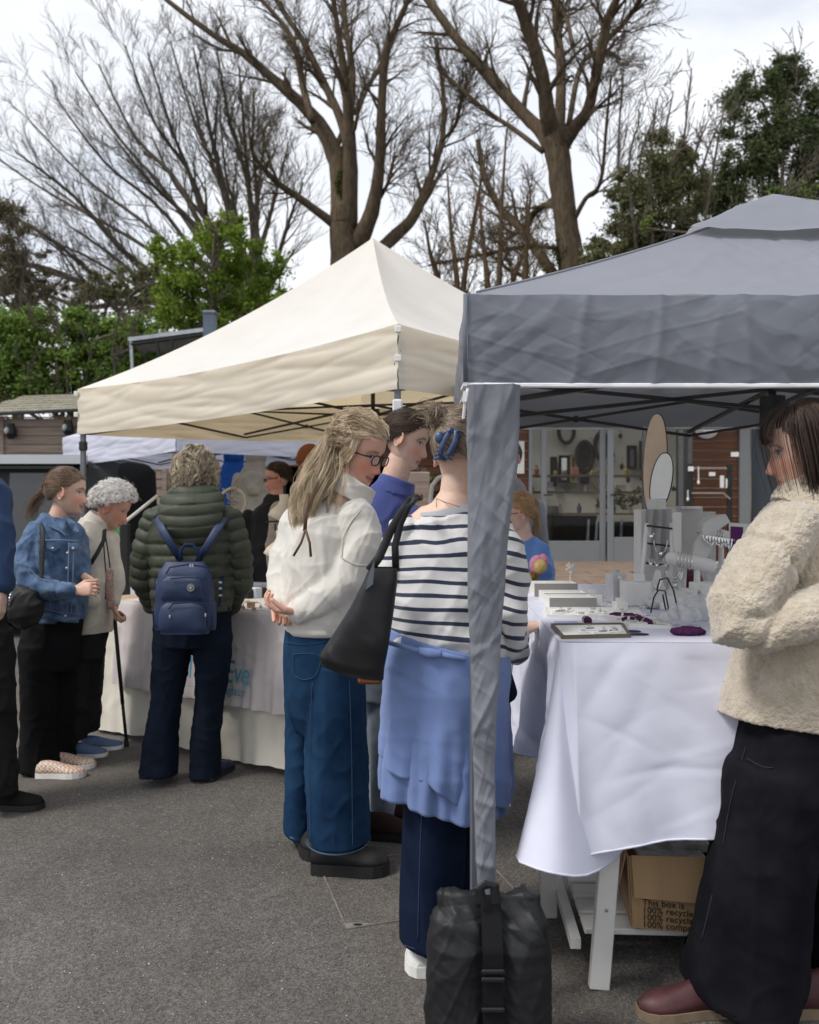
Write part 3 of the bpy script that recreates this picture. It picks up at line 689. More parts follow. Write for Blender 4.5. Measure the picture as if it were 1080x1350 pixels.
# --- right tree
Y2 = 19.0
t2 = TreeB(2)
t2.limb([(758, 710, 46), (757, 520, 40), (754, 360, 36), (746, 290, 31), (738, 225, 32), (733, 185, 34), (733, 165, 28)], Y2, 0, 0)
grow(t2, [
    [(728, 200, 20), (712, 172, 18), (685, 145, 16), (640, 95, 15), (605, 55, 12), (565, 0, 11), (545, -25, 9)],
    [(728, 180, 24), (722, 150, 22), (715, 100, 18), (697, 40, 17), (683, 0, 16), (676, -30, 14)],
    [(737, 180, 16), (740, 100, 13), (735, 40, 12), (733, -20, 11)],
    [(742, 195, 18), (758, 168, 17), (775, 145, 15), (788, 90, 13), (800, 30, 12), (818, -10, 9)],
    [(750, 165, 8), (762, 100, 7), (775, 75, 6), (800, 68, 5), (818, 78, 4)],
    [(797, 55, 8), (825, 28, 7), (850, -10, 6)],
    [(730, 362, 15), (708, 330, 14), (685, 300, 12), (660, 275, 10), (640, 235, 8), (630, 185, 6)],
    [(742, 278, 9), (722, 270, 9), (705, 280, 9), (694, 300, 9)],
    [(716, 200, 8), (680, 172, 7), (640, 145, 6), (600, 110, 5), (578, 92, 4)],
    [(752, 300, 7), (772, 262, 6), (792, 240, 5), (800, 160, 4), (806, 100, 3)],
    [(738, 328, 6), (700, 325, 6), (640, 335, 5), (565, 350, 3)],
    [(755, 60, 6), (745, 20, 6), (722, -10, 6)]], Y2, 2.4, 3, n0=17)
lf = G()
for c, r_ in ((P(735, 195, Y2), (.3, .3, .3)), (P(722, 340, Y2), (.25, .3, .4)), (P(745, 330, Y2), (.3, .3, .5))): lf.add(*leaves(350, c, r_, .04, int(c.x * 100) % 97))
tree('tall bare tree with a thick forked trunk between the two gazebo roofs', 'bare_tree', (P(757, 520, Y2).x, Y2, gz(3.5, Y2)), t2, bark, lf, ivy)
# --- wide fan of a tree on the left
Y3 = 25.0
t3 = TreeB(3)
t3.limb([(347, 705, 34), (345, 620, 30), (340, 500, 26), (335, 440, 24)], Y3, 0, 0)
fan = []
ends = [(-30, 190), (-30, 260), (-40, 330), (20, 200), (40, 160), (75, 130), (100, 95), (60, 240), (130, 85), (165, 60), (195, 70), (20, 300), (225, 55), (255, 62), (285, 60), (150, 180), (315, 85), (335, 120), (250, 120), (350, 165), (380, 190), (400, 240), (200, 180), (95, 300), (290, 140)]
rr_ = random.Random(9)
for i, (ex, ey) in enumerate(ends):
    bx, by = 330 + rr_.uniform(-18, 22), 420 + rr_.uniform(-25, 35)
    mx_, my_ = bx + (ex - bx) * .42 + rr_.uniform(-8, 8), by + (ey - by) * (.48 if ey < 200 else .28) + rr_.uniform(-8, 8)
    qx, qy = bx + (ex - bx) * .74, by + (ey - by) * .72
    w0 = rr_.uniform(7, 11)
    fan.append([(bx, by, w0), (mx_, my_, w0 * .7), (qx, qy, w0 * .42), (ex, ey, 2)])
fan += [[(320, 470, 12), (240, 430, 9), (170, 400, 8), (110, 405, 6), (40, 380, 4), (-20, 360, 3)], [(300, 450, 10), (200, 440, 8), (120, 380, 7), (50, 350, 5), (-30, 340, 3)]]
grow(t3, fan, Y3, 3.0, 3, wob=1.4, n0=15, spread=.52, up=.085, kids=(6, 5, 4), ratio=.56, minr=.0042)
tree('wide fan-shaped leafless tree filling the upper left of the sky', 'bare_tree', (P(345, 620, Y3).x, Y3, gz(-5, Y3)), t3, bark2)
# --- small bare saplings between the gazebos
Y4 = 17.0
t4 = TreeB(4); lim = []
for i, (bx, tx, ty) in enumerate(((600, 590, 230), (608, 640, 210), (655, 668, 170), (690, 700, 250), (640, 632, 250), (575, 560, 290), (672, 705, 300), (700, 640, 330))):
    lim.append([(bx, 700, 11), (bx, 480, 9), (bx + 3, 380, 8), ((bx + tx) / 2, (380 + ty) / 2, 5), (tx, ty, 2)])
grow(t4, lim, Y4, 1.5, 3, wob=.6, n0=12, spread=.6, up=.1, kids=(6, 4, 3), minr=.005)
lf = G()
for i in range(26):
    x = random.uniform(590, 715); lf.add(*leaves(90, P(x, random.uniform(290, 380), Y4), (.3, .3, .3), .02, i))
tree('thicket of thin budding saplings between the two gazebo roofs', 'sapling', (P(650, 520, Y4).x, Y4, gz(1.5, Y4)), t4, M('sapling_bark', (.10, .065, .035), .9, .3, 5), lf, leafmat('bud_leaf', (.10, .085, .03), (.17, .14, .05)))
# --- leafy bushes
def bush(label, name, blobs, Y, lm, size=.07, dens=1.0, seed=0, limbs=None, bk=bark2, twl=1.2, spread=.7, shell=.55, n0=8, sub=7):
    """blobs: (px,py,rx,ry) clumps; each is broken into smaller clumps with gaps"""
    rs = random.Random(seed); g = G(); k = Y / F; tot = 0
    for (x, y, rx, ry) in blobs:
        for j in range(sub):
            a = rs.uniform(0, 6.28); q = rs.random() ** .5; cx = x + rx * q * math.cos(a) * .85; cy = y + ry * q * math.sin(a) * .85
            r_ = rs.uniform(.22, .48) * min(rx, ry) * k
            dy = rs.uniform(-1, 1) * min(rx, ry) * k
            n = int(260 * dens * (r_ / .5) ** 2 * (.07 / size) ** 2 * rs.uniform(.6, 1.2)) + 20
            g.add(*leaves(n, P(cx, cy, Y + dy), (r_ * 1.15, r_, r_ * rs.uniform(.7, 1)), size, rs.randrange(9999), shell=shell, gauss=True))
    tb = TreeB(seed); cx = sum(b[0] for b in blobs) / len(blobs)
    if limbs is None:
        limbs = [[(cx + rs.uniform(-12, 12), 700, 7), (cx + (x - cx) * .15, max(b[1] + b[3] for b in blobs) + 30, 6), ((cx + x) / 2, y + ry * .8, 4), (x, y, 3), (x + rs.uniform(-.4, .4) * rx, y - ry * rs.uniform(.7, 1.15), 2)] for (x, y, rx, ry) in blobs]
    grow(tb, limbs, Y, twl, 2, wob=.5, n0=n0, spread=spread, up=.08, kids=(5, 4), minr=.007)
    base = P(cx, 690, Y); tree(label, name, (base.x, Y, gz(base.x, Y)), tb, bk, g, lm)
green = leafmat('fresh_green_leaf', (.10, .17, .018), (.25, .34, .05), .4, .45)
green2 = leafmat('hedge_green_leaf', (.09, .165, .03), (.23, .33, .07), .4, .45)
olive = leafmat('olive_leaf', (.11, .115, .045), (.20, .20, .095), .4, .4)
darkg = leafmat('evergreen_leaf', (.055, .078, .028), (.125, .15, .062), .5, .35)
bush('bright green leafy bush rising behind the beige gazebo roof', 'green_bush', [(240, 345, 45, 40), (290, 330, 40, 45), (335, 350, 42, 42), (300, 295, 22, 22), (225, 395, 40, 38), (280, 395, 50, 40), (350, 395, 35, 30), (215, 330, 20, 20), (250, 440, 60, 30), (180, 470, 50, 40)], 17.5, green, .047, 2.3, 21, sub=16)
bush('pale green hedge shrub at the left edge above the shed', 'hedge_shrub', [(20, 460, 50, 45), (80, 450, 50, 35), (130, 480, 45, 35), (40, 510, 60, 35), (110, 520, 60, 30), (150, 440, 25, 25), (185, 440, 30, 25), (200, 470, 30, 30), (0, 430, 30, 25), (-30, 500, 40, 50), (45, 430, 40, 25), (105, 425, 35, 22), (60, 500, 50, 40), (150, 500, 35, 40), (170, 460, 30, 30)], 16.2, green2, .045, 3.6, 22, sub=24, shell=.35)
bush('dark ivy-covered trunks behind the hedge shrub', 'ivy_thicket', [(160, 370, 40, 28), (190, 410, 45, 35), (60, 400, 60, 25), (120, 400, 60, 30), (20, 380, 40, 30), (215, 370, 25, 25)], 21, olive, .06, 1.8, 23, sub=12)
bush('brown leafless thicket at the far left edge', 'brown_thicket', [(10, 300, 35, 35), (35, 345, 45, 30), (70, 380, 45, 20), (-10, 350, 40, 60), (25, 390, 50, 20)], 19.5, leafmat('brown_bud', (.12, .10, .055), (.20, .17, .10)), .032, 1.6, 24, twl=1.6, n0=14, sub=14)
bush('large dark evergreen tree at the right edge behind the grey gazebo', 'evergreen_tree', [(1000, 130, 50, 40), (1050, 110, 45, 45), (985, 190, 55, 45), (1040, 190, 60, 50), (1000, 250, 75, 45), (1070, 260, 60, 50), (950, 240, 35, 40), (1100, 170, 50, 70), (935, 290, 40, 35), (1010, 300, 60, 30), (1090, 320, 60, 40), (1030, 90, 25, 18)], 20, darkg, .040, 2.3, 25, shell=.35, sub=18)
bush('olive-green feathery tree left of the dark evergreen', 'olive_tree', [(880, 200, 28, 40), (860, 250, 42, 45), (905, 260, 38, 45), (835, 300, 38, 40), (880, 310, 55, 35), (820, 250, 22, 35), (900, 220, 24, 30), (840, 340, 60, 30), (925, 320, 40, 30), (790, 330, 22, 26)], 17, olive, .036, 2.6, 26, sub=20, shell=.2,
     limbs=[[(832 + i * 11, 700, 8), (830 + i * 12, 460, 6), (828 + i * 11, 330, 5), (815 + i * 14, 220, 3.5), (822 + i * 15 + (i % 3) * 6, 90 + (i % 3) * 30 + (i % 2) * 40, 1.5)] for i in range(10)], twl=1.5, n0=12, spread=.5)
bush('light green shrub peeking over the grey roof at right', 'light_shrub', [(1035, 265, 40, 25), (1065, 240, 25, 25), (985, 290, 25, 18), (1080, 285, 30, 20), (850, 300, 18, 14)], 15.5, leafmat('yellow_green_leaf', (.08, .12, .02), (.15, .19, .05)), .04, .35, 27)
# far hedge that closes the view low down behind everything
g = G(); rs = random.Random(5)
for i in range(150):
    x = -46 + i * .66; y = 34 + rs.uniform(-2, 2); h = rs.uniform(.8, 2.4)
    g.add(*leaves(300, (x, y, h), (1.5, 1.0, h + .8), .13, i))
tag(put('far_hedge', g, darkg), kind='stuff')
# ivy and wooden post beyond the beige gazebo
YG = 9.5
g = G(); g.box(P(552, 668, YG), (.24, .2, .75), bev=.01); wp = tag(put('wooden_post', g, woodg), 'square wooden planter post glimpsed behind the purple hoodie', 'post')
bush('ivy clump with yellowish leaves on top of the wooden post', 'ivy_clump', [(550, 628, 20, 10), (572, 640, 14, 22), (575, 670, 14, 24)], 9.9, leafmat('ivy_leaf', (.05, .055, .015), (.12, .09, .02)), .03, 1.6, 28, limbs=[[(552, 690, 3), (553, 640, 2), (552, 615, 1)]], twl=.3)
# ============================================================ GAZEBOS
def clothmat(name, col, tr=.0, var=.05, rough=.8, bump=.25, bscale=400, sheen=0, bdist=.001):
    m = M(name, col, rough, var, 3, bump=bump, bscale=bscale, sheen=sheen, bdist=bdist)
    return translucent(m, tr) if tr else m
def creased(grid, nrm_amp, seed, scale=(3, 3, 3), n_detail=2, amp2=.3, ang=(35, -30), crump=0):
    a = np.array(grid, float); sh = a.shape; du = np.gradient(a, axis=0); dv = np.gradient(a, axis=1); n = np.cross(du, dv); n /= np.linalg.norm(n, axis=2)[..., None] + 1e-9
    c = a.reshape(-1, 3); d = foldv(c, scale, seed, rotm('Y', ang[0])) * nrm_amp + foldv(c, tuple(s * 1.7 for s in scale), seed + 3, rotm('Y', ang[1])) * nrm_amp * .6 + foldv(c, tuple(s * 1.1 for s in scale), seed + 5, ridge=False) * nrm_amp * amp2
    if crump:
        d = d + crinkle(c, crump, 3.2, 8, seed) + crinkle(c, crump * .35, 8.0, 6, seed + 7)
    return (c + n.reshape(-1, 3) * d[:, None]).reshape(sh)
frame_blk = M('gazebo_black_bar', (.03, .03, .03), .4, spec=.5); frame_gry = M('gazebo_grey_pole', (.16, .17, .19), .45, metal=.4)
def path_strip_(g, pts, w_): v, f = tube([Vector(p) for p in pts], [w_ / 2] * len(pts), 8, 'flat', depth=[.002] * len(pts), up=(0, -1, 0)); g.add(v, f)
def lerpv(a, b, t): return a * (1 - t) + b * t
def gazebo(name, label, corners, gzs, eave, val, apex, roofm, valm, polem, barm, seed=0, sag=.10, crease=.006, tr_drop=.36, bulge=.0, cap=None, hem=None, center_pole=True, res=34, roofcrease=.004, skip_truss=(), swoop=1.0, valseed=0, vamp=None, vscale=(4, 4, 9), vang=(35, -30), crump=0, rcrump=0):
    """corners: 4 (x,y) in order, eave: 4 heights of the roof edge, val: 4 heights of the valance hem"""
    r = thing(name, label, 'gazebo', (sum(c[0] for c in corners) / 4, sum(c[1] for c in corners) / 4, sum(gzs) / 4))
    E = [np.array([c[0], c[1], e]) for c, e in zip(corners, eave)]; V = [np.array([c[0], c[1], e]) for c, e in zip(corners, val)]; A = np.array(apex)
    cen = np.array([A[0], A[1], 0])
    roof = G()
    for i in range(4):
        a, b = E[i], E[(i + 1) % 4]; rows = []
        for u in np.linspace(0, 1, res):
            row = []
            for t in np.linspace(0, 1, res):
                e = lerpv(a, b, t); e[2] -= sag * .25 * 4 * t * (1 - t)
                p = lerpv(e, A, u)
                z = p[2] - sag * 4 * u * (1 - u) * swoop * (.45 + .55 * 4 * t * (1 - t))
                row.append([p[0], p[1], z])
            rows.append(row)
        gr = creased(rows, roofcrease, seed + i, (3, 3, 3), ang=vang, crump=rcrump); gr = np.array(gr); base = np.array(rows)
        wgt = np.clip(np.minimum(np.linspace(0, 1, res), np.linspace(1, 0, res)) * 8, 0, 1)
        gr = base + (gr - base) * wgt[None, :, None]          # keep the seams shared
        roof.grid(gr[::-1] if False else gr)
    ro = put('canopy_roof', roof, roofm, r, smooth=True)
    for i in range(4):
        a, b, c, d = E[i], E[(i + 1) % 4], V[i], V[(i + 1) % 4]
        out = np.cross(b - a, [0, 0, 1]); out[2] = 0; out /= np.linalg.norm(out)
        if out @ (lerpv(a, b, .5) - cen) < 0: out = -out
        rows = []; nt_ = (420 if i == 0 else 160) if crump else 90
        for u in np.linspace(0, 1, 70 if crump else 30):
            row = []
            for t in np.linspace(0, 1, nt_):
                e = lerpv(a, b, t); e[2] -= sag * .25 * 4 * t * (1 - t); h = lerpv(c, d, t); h[2] -= sag * .25 * 4 * t * (1 - t) * .4
                p = lerpv(e, h, u) + out * (.006 + bulge * math.sin(math.pi * u) * (1 - (2 * t - 1) ** 8))
                row.append(p)
            rows.append(row)
        gr = creased(rows, vamp or crease, seed + 10 + i, vscale, ang=vang, crump=crump * (1 if i == 0 else .35))
        put('valance', G().grid(gr), valm, r, smooth=True)
        if hem is not None:
            g = G(); g.tube([Vector(p) - Vector((0, 0, .004)) for p in gr[-1][::8]] + [Vector(gr[-1][-1])], .0065, 6); put('hem_tape', g, hem, r)
    # poles
    for i in range(4):
        c = corners[i]; inn = (cen[:2] - np.array(c)); inn = inn / np.linalg.norm(inn) * .035
        x, y = c[0] + inn[0], c[1] + inn[1]
        pl = G(); pl.box((x, y, (gzs[i] + eave[i]) / 2 - .02), (.034, .034, eave[i] - gzs[i] - .06), bev=.004); po = put('pole', pl, polem, r)
        g = G(); g.box((x, y, gzs[i] + .006), (.10, .10, .012), bev=.003); put('foot_plate', g, polem, po)
        g = G(); g.box((x, y, eave[i] - tr_drop - .05), (.05, .05, .07), bev=.008); put('slider', g, M('white_plastic', (.7, .7, .7)) if i == 0 else barm, po)
    # scissor trusses round the sides and to the hub
    def scissor(p, q, n=2):
        for k in range(n):
            a = lerpv(p, q, k / n); b = lerpv(p, q, (k + 1) / n); dz = np.array([0, 0, tr_drop * .62])
            off = np.array([0, 0, 0.0]); g = G(); g.bar(a, b - dz, .022, .014); g.bar(a - dz + np.array([0.012, .012, 0]), b + np.array([0.012, .012, 0]), .022, .014); m = lerpv(a, b, .5) - dz / 2; g.ell(m, (.02, .02, .02), n=8, m=6)
            put('scissor_bar', g, barm, r)
    ins = [np.array([c[0], c[1], e - .10]) + np.append((cen[:2] - np.array(c)) * .03, 0) for c, e in zip(corners, eave)]
    for i in range(4):
        if i in skip_truss: continue
        scissor(ins[i], ins[(i + 1) % 4])
    if center_pole:
        hub = np.array([A[0], A[1], sum(eave) / 4 - tr_drop * .75])
        g = G(); g.tube([Vector(hub) - Vector((0, 0, .06)), Vector(hub) + Vector((0, 0, .05))], .05, 10); g.tube([Vector(hub), Vector(A) - Vector((0, 0, .06))], .016, 8); put('centre_mast', g, barm, r)
        for i in range(4):
            m = lerpv(ins[i], ins[(i + 1) % 4], .5); g = G(); g.bar(m, hub, .022, .014); g.bar(m - np.array([0, 0, tr_drop * .55]), hub + np.array([0, 0, .08]), .022, .014); put('scissor_bar', g, barm, r)
    if cap is not None:
        hw, z0, z1 = cap; g = G(); n = 24
        ex = (np.array(corners[1]) - np.array(corners[0])); ex /= np.linalg.norm(ex); ey = np.array([-ex[1], ex[0]])
        cs = [cen[:2] + (sx * ex + sy * ey) * hw for sx, sy in ((-1, -1), (1, -1), (1, 1), (-1, 1))]
        for i in range(4):
            a = np.append(cs[i], z0); b = np.append(cs[(i + 1) % 4], z0); rows = []
            for u in np.linspace(0, 1, n):
                row = []
                for t in np.linspace(0, 1, n):
                    e = lerpv(a, b, t); e[2] -= .010 * 4 * t * (1 - t) - .003 * math.sin(t * 15 + i)
                    p = lerpv(e, np.array([A[0], A[1], z1]), u); p[2] += .006 * math.sin(math.pi * u) ; row.append(p)
                rows.append(row)
            g.grid(creased(rows, .002, seed + 30 + i, crump=.009))
        put('vent_cap', g, roofm, r, smooth=True)
    return r
# beige gazebo
C0 = np.array([-.057, 4.38]); u_ = np.array([-2.327, 1.897]); v_ = np.array([1.897, 2.327])
bc = [C0, C0 + u_, C0 + u_ + v_, C0 + v_]; bg_ = [gz(*c) for c in bc]
beige_roof = translucent(clothmat('cream_canopy', (.80, .79, .76)), .32, (.95, .76, .46)); beige_val = translucent(clothmat('cream_valance', (.78, .73, .62)), .30, (.90, .72, .45))
gb = gazebo('gazebo', 'cream gazebo with a tall pointed roof in the middle of the yard', bc, bg_, [2.364, 2.305, 2.45, 2.50], [2.037, 1.977, 2.12, 2.17], (-.272, 6.49, 3.46), beige_roof, beige_val, frame_gry, frame_blk, seed=3, sag=.20, crease=.004, swoop=1.0, vamp=.009, vscale=(1.1, 1.1, 8), vang=(5, -7), roofcrease=.002)
corner_pts = []
for z in (2.335, 2.19):
    g = G(); g.box((C0[0], C0[1] - .012, z), (.034, .02, .034), bev=.004); put('corner_clip', g, M('clip_white', (.75, .74, .70)), gb)
for z in (2.27, 2.12):
    c = bc[1]; g = G(); g.box((c[0] - .01, c[1] - .012, z), (.03, .02, .035), bev=.004); put('corner_clip', g, M('clip_white2', (.75, .74, .70)), gb)
# grey gazebo (rotated 2.6 degrees)
s_ = np.array([.045, .999]); f_ = np.array([.999, -.045]); Gc = np.array([.155, 2.33])
gc = [Gc, Gc + 2.5 * f_, Gc + 2.5 * f_ + 2.5 * s_, Gc + 2.5 * s_ + f_ * .0]
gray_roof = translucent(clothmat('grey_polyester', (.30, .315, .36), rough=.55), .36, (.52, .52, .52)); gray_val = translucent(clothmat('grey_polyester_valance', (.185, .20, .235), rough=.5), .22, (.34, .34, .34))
white_tape = M('white_tape', (.78, .78, .80))
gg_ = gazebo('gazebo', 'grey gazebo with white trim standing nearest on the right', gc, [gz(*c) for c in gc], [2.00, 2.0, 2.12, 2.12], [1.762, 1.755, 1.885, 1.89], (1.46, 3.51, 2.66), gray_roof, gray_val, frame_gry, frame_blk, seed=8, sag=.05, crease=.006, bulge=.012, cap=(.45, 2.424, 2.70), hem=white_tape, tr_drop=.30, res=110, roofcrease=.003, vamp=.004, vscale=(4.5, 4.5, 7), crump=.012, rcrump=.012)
# white gazebo at the back
wc = [np.array([-2.30, 8.6]), np.array([-4.09, 10.3]), np.array([-2.39, 12.09]), np.array([-.6, 10.39])]
white_can = clothmat('white_canopy', (.74, .75, .86), .35)
gw = gazebo('gazebo', 'low white gazebo at the back behind the cream one', wc, [gz(*c) for c in wc], [2.32, 2.30, 2.40, 2.42], [2.02, 1.96, 2.02, 2.06], (-2.35, 10.35, 3.0), white_can, white_can, frame_gry, frame_blk, seed=14, sag=.12, crease=.006, res=16, vamp=.010, vscale=(1.3, 1.3, 7), vang=(6, -8))

g = G(); path_strip_(g, [(Gc[0] - .006, Gc[1] - .012, 2.0), (Gc[0] - .008, Gc[1] - .014, 1.88), (Gc[0] - .006, Gc[1] - .012, 1.765)], .012); put('corner_seam', g, gray_val, gg_, smooth=True)
for k_ in (0,):
    a_ = np.array([Gc[0], Gc[1], 2.0]); A_2 = np.array([1.46, 3.51, 2.66]); g = G()
    g.tube([Vector(a_ * (1 - u) + A_2 * u) + Vector((0, 0, .002 - .05 * 4 * u * (1 - u) * .45)) for u in np.linspace(.02, .98, 24)], .004, 5); put('roof_seam', g, gray_roof, gg_, smooth=True)
# ---------------------------------------------------------------- grey fabric strip wrapped down the front pole
fab = clothmat('grey_strip_fabric', (.175, .185, .21), 0, rough=.6)
Yp = 2.30
secs = [(508, 651, 35), (560, 650, 34), (620, 648, 32), (700, 644, 27.5), (790, 641, 24), (870, 640, 20), (950, 638.5, 16), (1030, 638.5, 14), (1100, 640, 13), (1160, 641, 12), (1190, 642, 11), (1240, 643, 10)]
rows = []
ppy = np.array([s[0] for s in secs], float)
for py in np.linspace(508, 1240, 300):
    cx = np.interp(py, ppy, [s[1] for s in secs]); hw = np.interp(py, ppy, [s[2] for s in secs]); row = []
    for a in np.linspace(0, 2 * math.pi, 90, endpoint=False):
        x = hw * math.copysign(abs(math.cos(a)) ** .8, math.cos(a)); d = .020 * math.sin(a) * (1 + .0 * py)
        row.append(P(cx + x, py, Yp + .0) + Vector((0, -d if math.sin(a) > 0 else -d, 0)))
    rows.append(row)
a = np.array(rows); sh = a.shape; c = a.reshape(-1, 3)
cen = np.repeat(a.mean(1)[:, None], sh[1], 1).reshape(-1, 3); n = c - cen; n[:, 2] = 0; n /= np.linalg.norm(n, axis=1)[:, None] + 1e-9
fw = np.clip(-n[:, 1] * 3, 0, 1) + .3
cw = c + noise3(c * 6.0)[:, None] * .03
d = crinkle(c, .0075, 6.0, 9, 3, (1.2, .6, .8)) + crinkle(c, .0022, 16, 7, 11) + foldv(c, (5, 3, 4), 21, ridge=False) * .005
a2 = c.copy(); a2[:, 1] -= d * 1.6 * fw; a2[:, 0] += n[:, 0] * d * .5
g = G().grid(a2.reshape(sh), closed=True); ps = put('leg_sleeve', g, fab, gg_, smooth=True)
g = G(); g.tube([P(617, 512, 2.27), P(613, 530, 2.27), P(611, 552, 2.28)], .004, 6); g.bar(P(614, 516, 2.265), P(612, 530, 2.265), .012, .006); put('strap_buckle', g, white_tape, gg_)
for x, n_ in ((646.5, 1),):
    pass

# ---------------------------------------------------------------- black leg weight
wb = thing('leg_weight', 'black padded weight bag strapped round the grey gazebo front leg', 'weight bag', (P(643, 1345, 2.16).x, 2.16, gz(.2, 2.16)))
nyl = M('black_nylon', (.012, .0125, .014), .5, .15, 6, bump=.2, bscale=500, spec=.4)
prims = []
Yw = 2.16; k = Yw / F
zb = gz(.2, Yw)
pyb = CY + (CAMZ - zb) / Yw * F
def weight_side(x0, x1, seed):
    cx = (x0 + x1) / 2; hw = (x1 - x0) / 2
    return tube([P(cx, pyb - 2, Yw), P(cx, pyb - 40, Yw), P(cx, 1290, Yw), P(cx - 1, 1240, Yw), P(cx + 1, 1212, Yw), P(cx, 1192, Yw), P(cx, 1176, Yw)], [hw * .90 * k, hw * k, hw * k, hw * .97 * k, hw * .93 * k, hw * .72 * k, hw * .74 * k], 28, 'flat', depth=[.07, .085, .085, .08, .06, .03, .014])
prims = [weight_side(563, 648, 1), weight_side(640, 726, 2)]
me = fuse(prims, .0045, 5); co, nr = getco(me)
d = foldv(co, (9, 9, 4), 4, rotm('Y', 15)) * .005 + crinkle(co, .007, 9, 7, 5, (1.2, .8, .7)) + crinkle(co, .0025, 22, 5, 8)
top = np.clip((co[:, 2] - P(0, 1250, Yw).z) / .1, 0, 1); d = d * (1 + top * 1.6)
setco(me, co + nr * d[:, None]); put('bag', me, nyl, wb)
g = G(); rows = []
yt = P(0, 0, 2.06)
for py in np.linspace(1172, pyb - 3, 40):
    z = P(0, py, 2.05).z; f = .085 if py > 1230 else .02 + .065 * (py - 1172) / 58
    rows.append([Vector((P(645 + s, py, 2.16).x, 2.16 - f - .012 - .003 * math.sin(py * .5) * 0, P(645 + s, py, 2.16).z)) for s in (-13, -10, 0, 10, 13)])
g.grid(rows); put('strap', g, M('webbing', (.012, .012, .013), .7, bump=.5, bscale=200), wb, smooth=True)
for py in (1252, 1262, 1300, 1330):
    g = G(); g.box(P(645, py, 2.16) + Vector((0, -.104, 0)), (.055, .008, .012), bev=.003); put('strap_loop', g, nyl, wb)
g = G(); g.tube([P(634, 1190, 2.1), P(632, 1172, 2.1), P(640, 1166, 2.1), P(652, 1168, 2.1), P(654, 1190, 2.1)], .012, 8, depth=.006); put('top_loop', g, nyl, wb)
# ============================================================ PEOPLE
def basis(f, up):
    f = Vector(f).normalized(); r = f.cross(Vector(up)).normalized(); u = r.cross(f).normalized(); return np.array([r, f, u]).T   # columns: right, forward, up
HZ = [-.118, -.112, -.10, -.085, -.068, -.045, -.02, 0, .03, .06, .085, .103, .113, .118]
HW = [.012, .030, .042, .051, .058, .064, .068, .070, .074, .074, .064, .046, .026, .004]
HF = [.050, .066, .076, .079, .080, .080, .080, .081, .087, .083, .068, .047, .026, .004]
HB = [-.035, -.025, -.005, .02, .045, .068, .086, .095, .101, .098, .082, .058, .032, .004]
def gs(x, s): return np.exp(-.5 * (x / s) ** 2)
def head_prim(c, B, sc=1.0, female=True):
    nz_, na = 90, 96
    zz = np.linspace(-.118, .118, nz_); wv = np.interp(zz, HZ, HW); fv = np.interp(zz, HZ, HF); bv = np.interp(zz, HZ, HB)
    # smooth the tables
    ker = np.array([1, 2, 3, 2, 1]) / 9.
    def sm(a): b = np.convolve(np.pad(a, 2, mode='edge'), ker, 'valid'); return b
    wv, fv, bv = sm(wv), sm(fv), sm(bv)
    th = np.arange(na) / na * 2 * math.pi; c_, s_ = np.cos(th), np.sin(th)
    ef = np.interp(zz, [-.118, 0, .03, .118], [.85, .85, 1.0, 1.0])[:, None]; x = wv[:, None] * np.sign(c_) * np.abs(c_) ** np.interp(zz, [-.118, 0, .03, .118], [.92, .92, 1.0, 1.0])[:, None]; yf = np.where(s_ > 0, fv[:, None] * np.abs(s_) ** ef, -bv[:, None] * np.abs(s_))
    # between front and a negative back the ring centre moves forward
    y = yf; z = np.repeat(zz[:, None], na, 1)
    front = np.clip(s_, 0, 1)[None, :] ** .5
    nzp = np.interp(zz, [-.062, -.056, -.048, -.042, -.02, 0, .012, .03], [0, .012, .024, .025, .014, .006, .003, 0])[:, None]
    nsx = np.interp(zz, [-.06, -.045, -.02, .01], [.013, .0125, .009, .009])[:, None]
    y = y + front * nzp * gs(x, nsx)
    y = y + front * (.006 * gs(x, .012) * gs(z + .051, .006) * 0)
    for sx in (-1, 1):
        y = y - front * .011 * gs(x - sx * .031, .015) * gs(z - .001, .012)
        y = y + front * .005 * gs(x - sx * .031, .009) * gs(z + .001, .007)
        y = y + front * .003 * gs(x - sx * .028, .020) * gs(z - .021, .006)
        y = y + front * .005 * gs(x - sx * .040, .018) * gs(z + .036, .016)
        y = y + front * .004 * gs(x - sx * .011, .005) * gs(z + .050, .006)     # nostril wings
    y = y + front * (.0055 * gs(x, .017) * gs(z + .0705, .0040) + .006 * gs(x, .015) * gs(z + .0815, .0045) - .0045 * gs(x, .022) * gs(z + .0762, .0022) - .003 * gs(x, .018) * gs(z + .090, .005) + .005 * gs(x, .018) * gs(z + .104, .010))
    v = np.stack([x, y, z], -1).reshape(-1, 3) * sc
    v = v @ B.T + np.array(tuple(c))
    idx = np.arange(nz_ * na).reshape(nz_, na); i2 = np.concatenate([idx, idx[:, :1]], 1)
    q = np.stack([i2[:-1, :-1], i2[:-1, 1:], i2[1:, 1:], i2[1:, :-1]], -1).reshape(-1, 4)
    out = [(v, [q, tuple(idx[0][::-1]), tuple(idx[-1])])]
    for sx in (-1, 1):      # ears: helix ring and lobe on a thin plate
        e = np.array([sx * .0735, -.006, -.012]) * sc
        rot = B @ rotm('Z', sx * -18) @ rotm('X', -8)
        cc = B @ e + np.array(tuple(c))
        out.append(ellipsoid(cc, (.006 * sc, .016 * sc, .028 * sc), rot))
        pts = []; 
        for a in np.linspace(-100, 200, 12):
            p = np.array([sx * .006, -.017 * math.cos(R(a)) * 1.0, .030 * math.sin(R(a))]) * sc; pts.append(Vector(cc + rot @ p))
        out.append(tube(pts, [.0042 * sc] * 12, 8, 'round'))
    return out
def H2W(c, B, p, sc): return Vector(B @ (np.array(p) * sc) + np.array(tuple(c)))
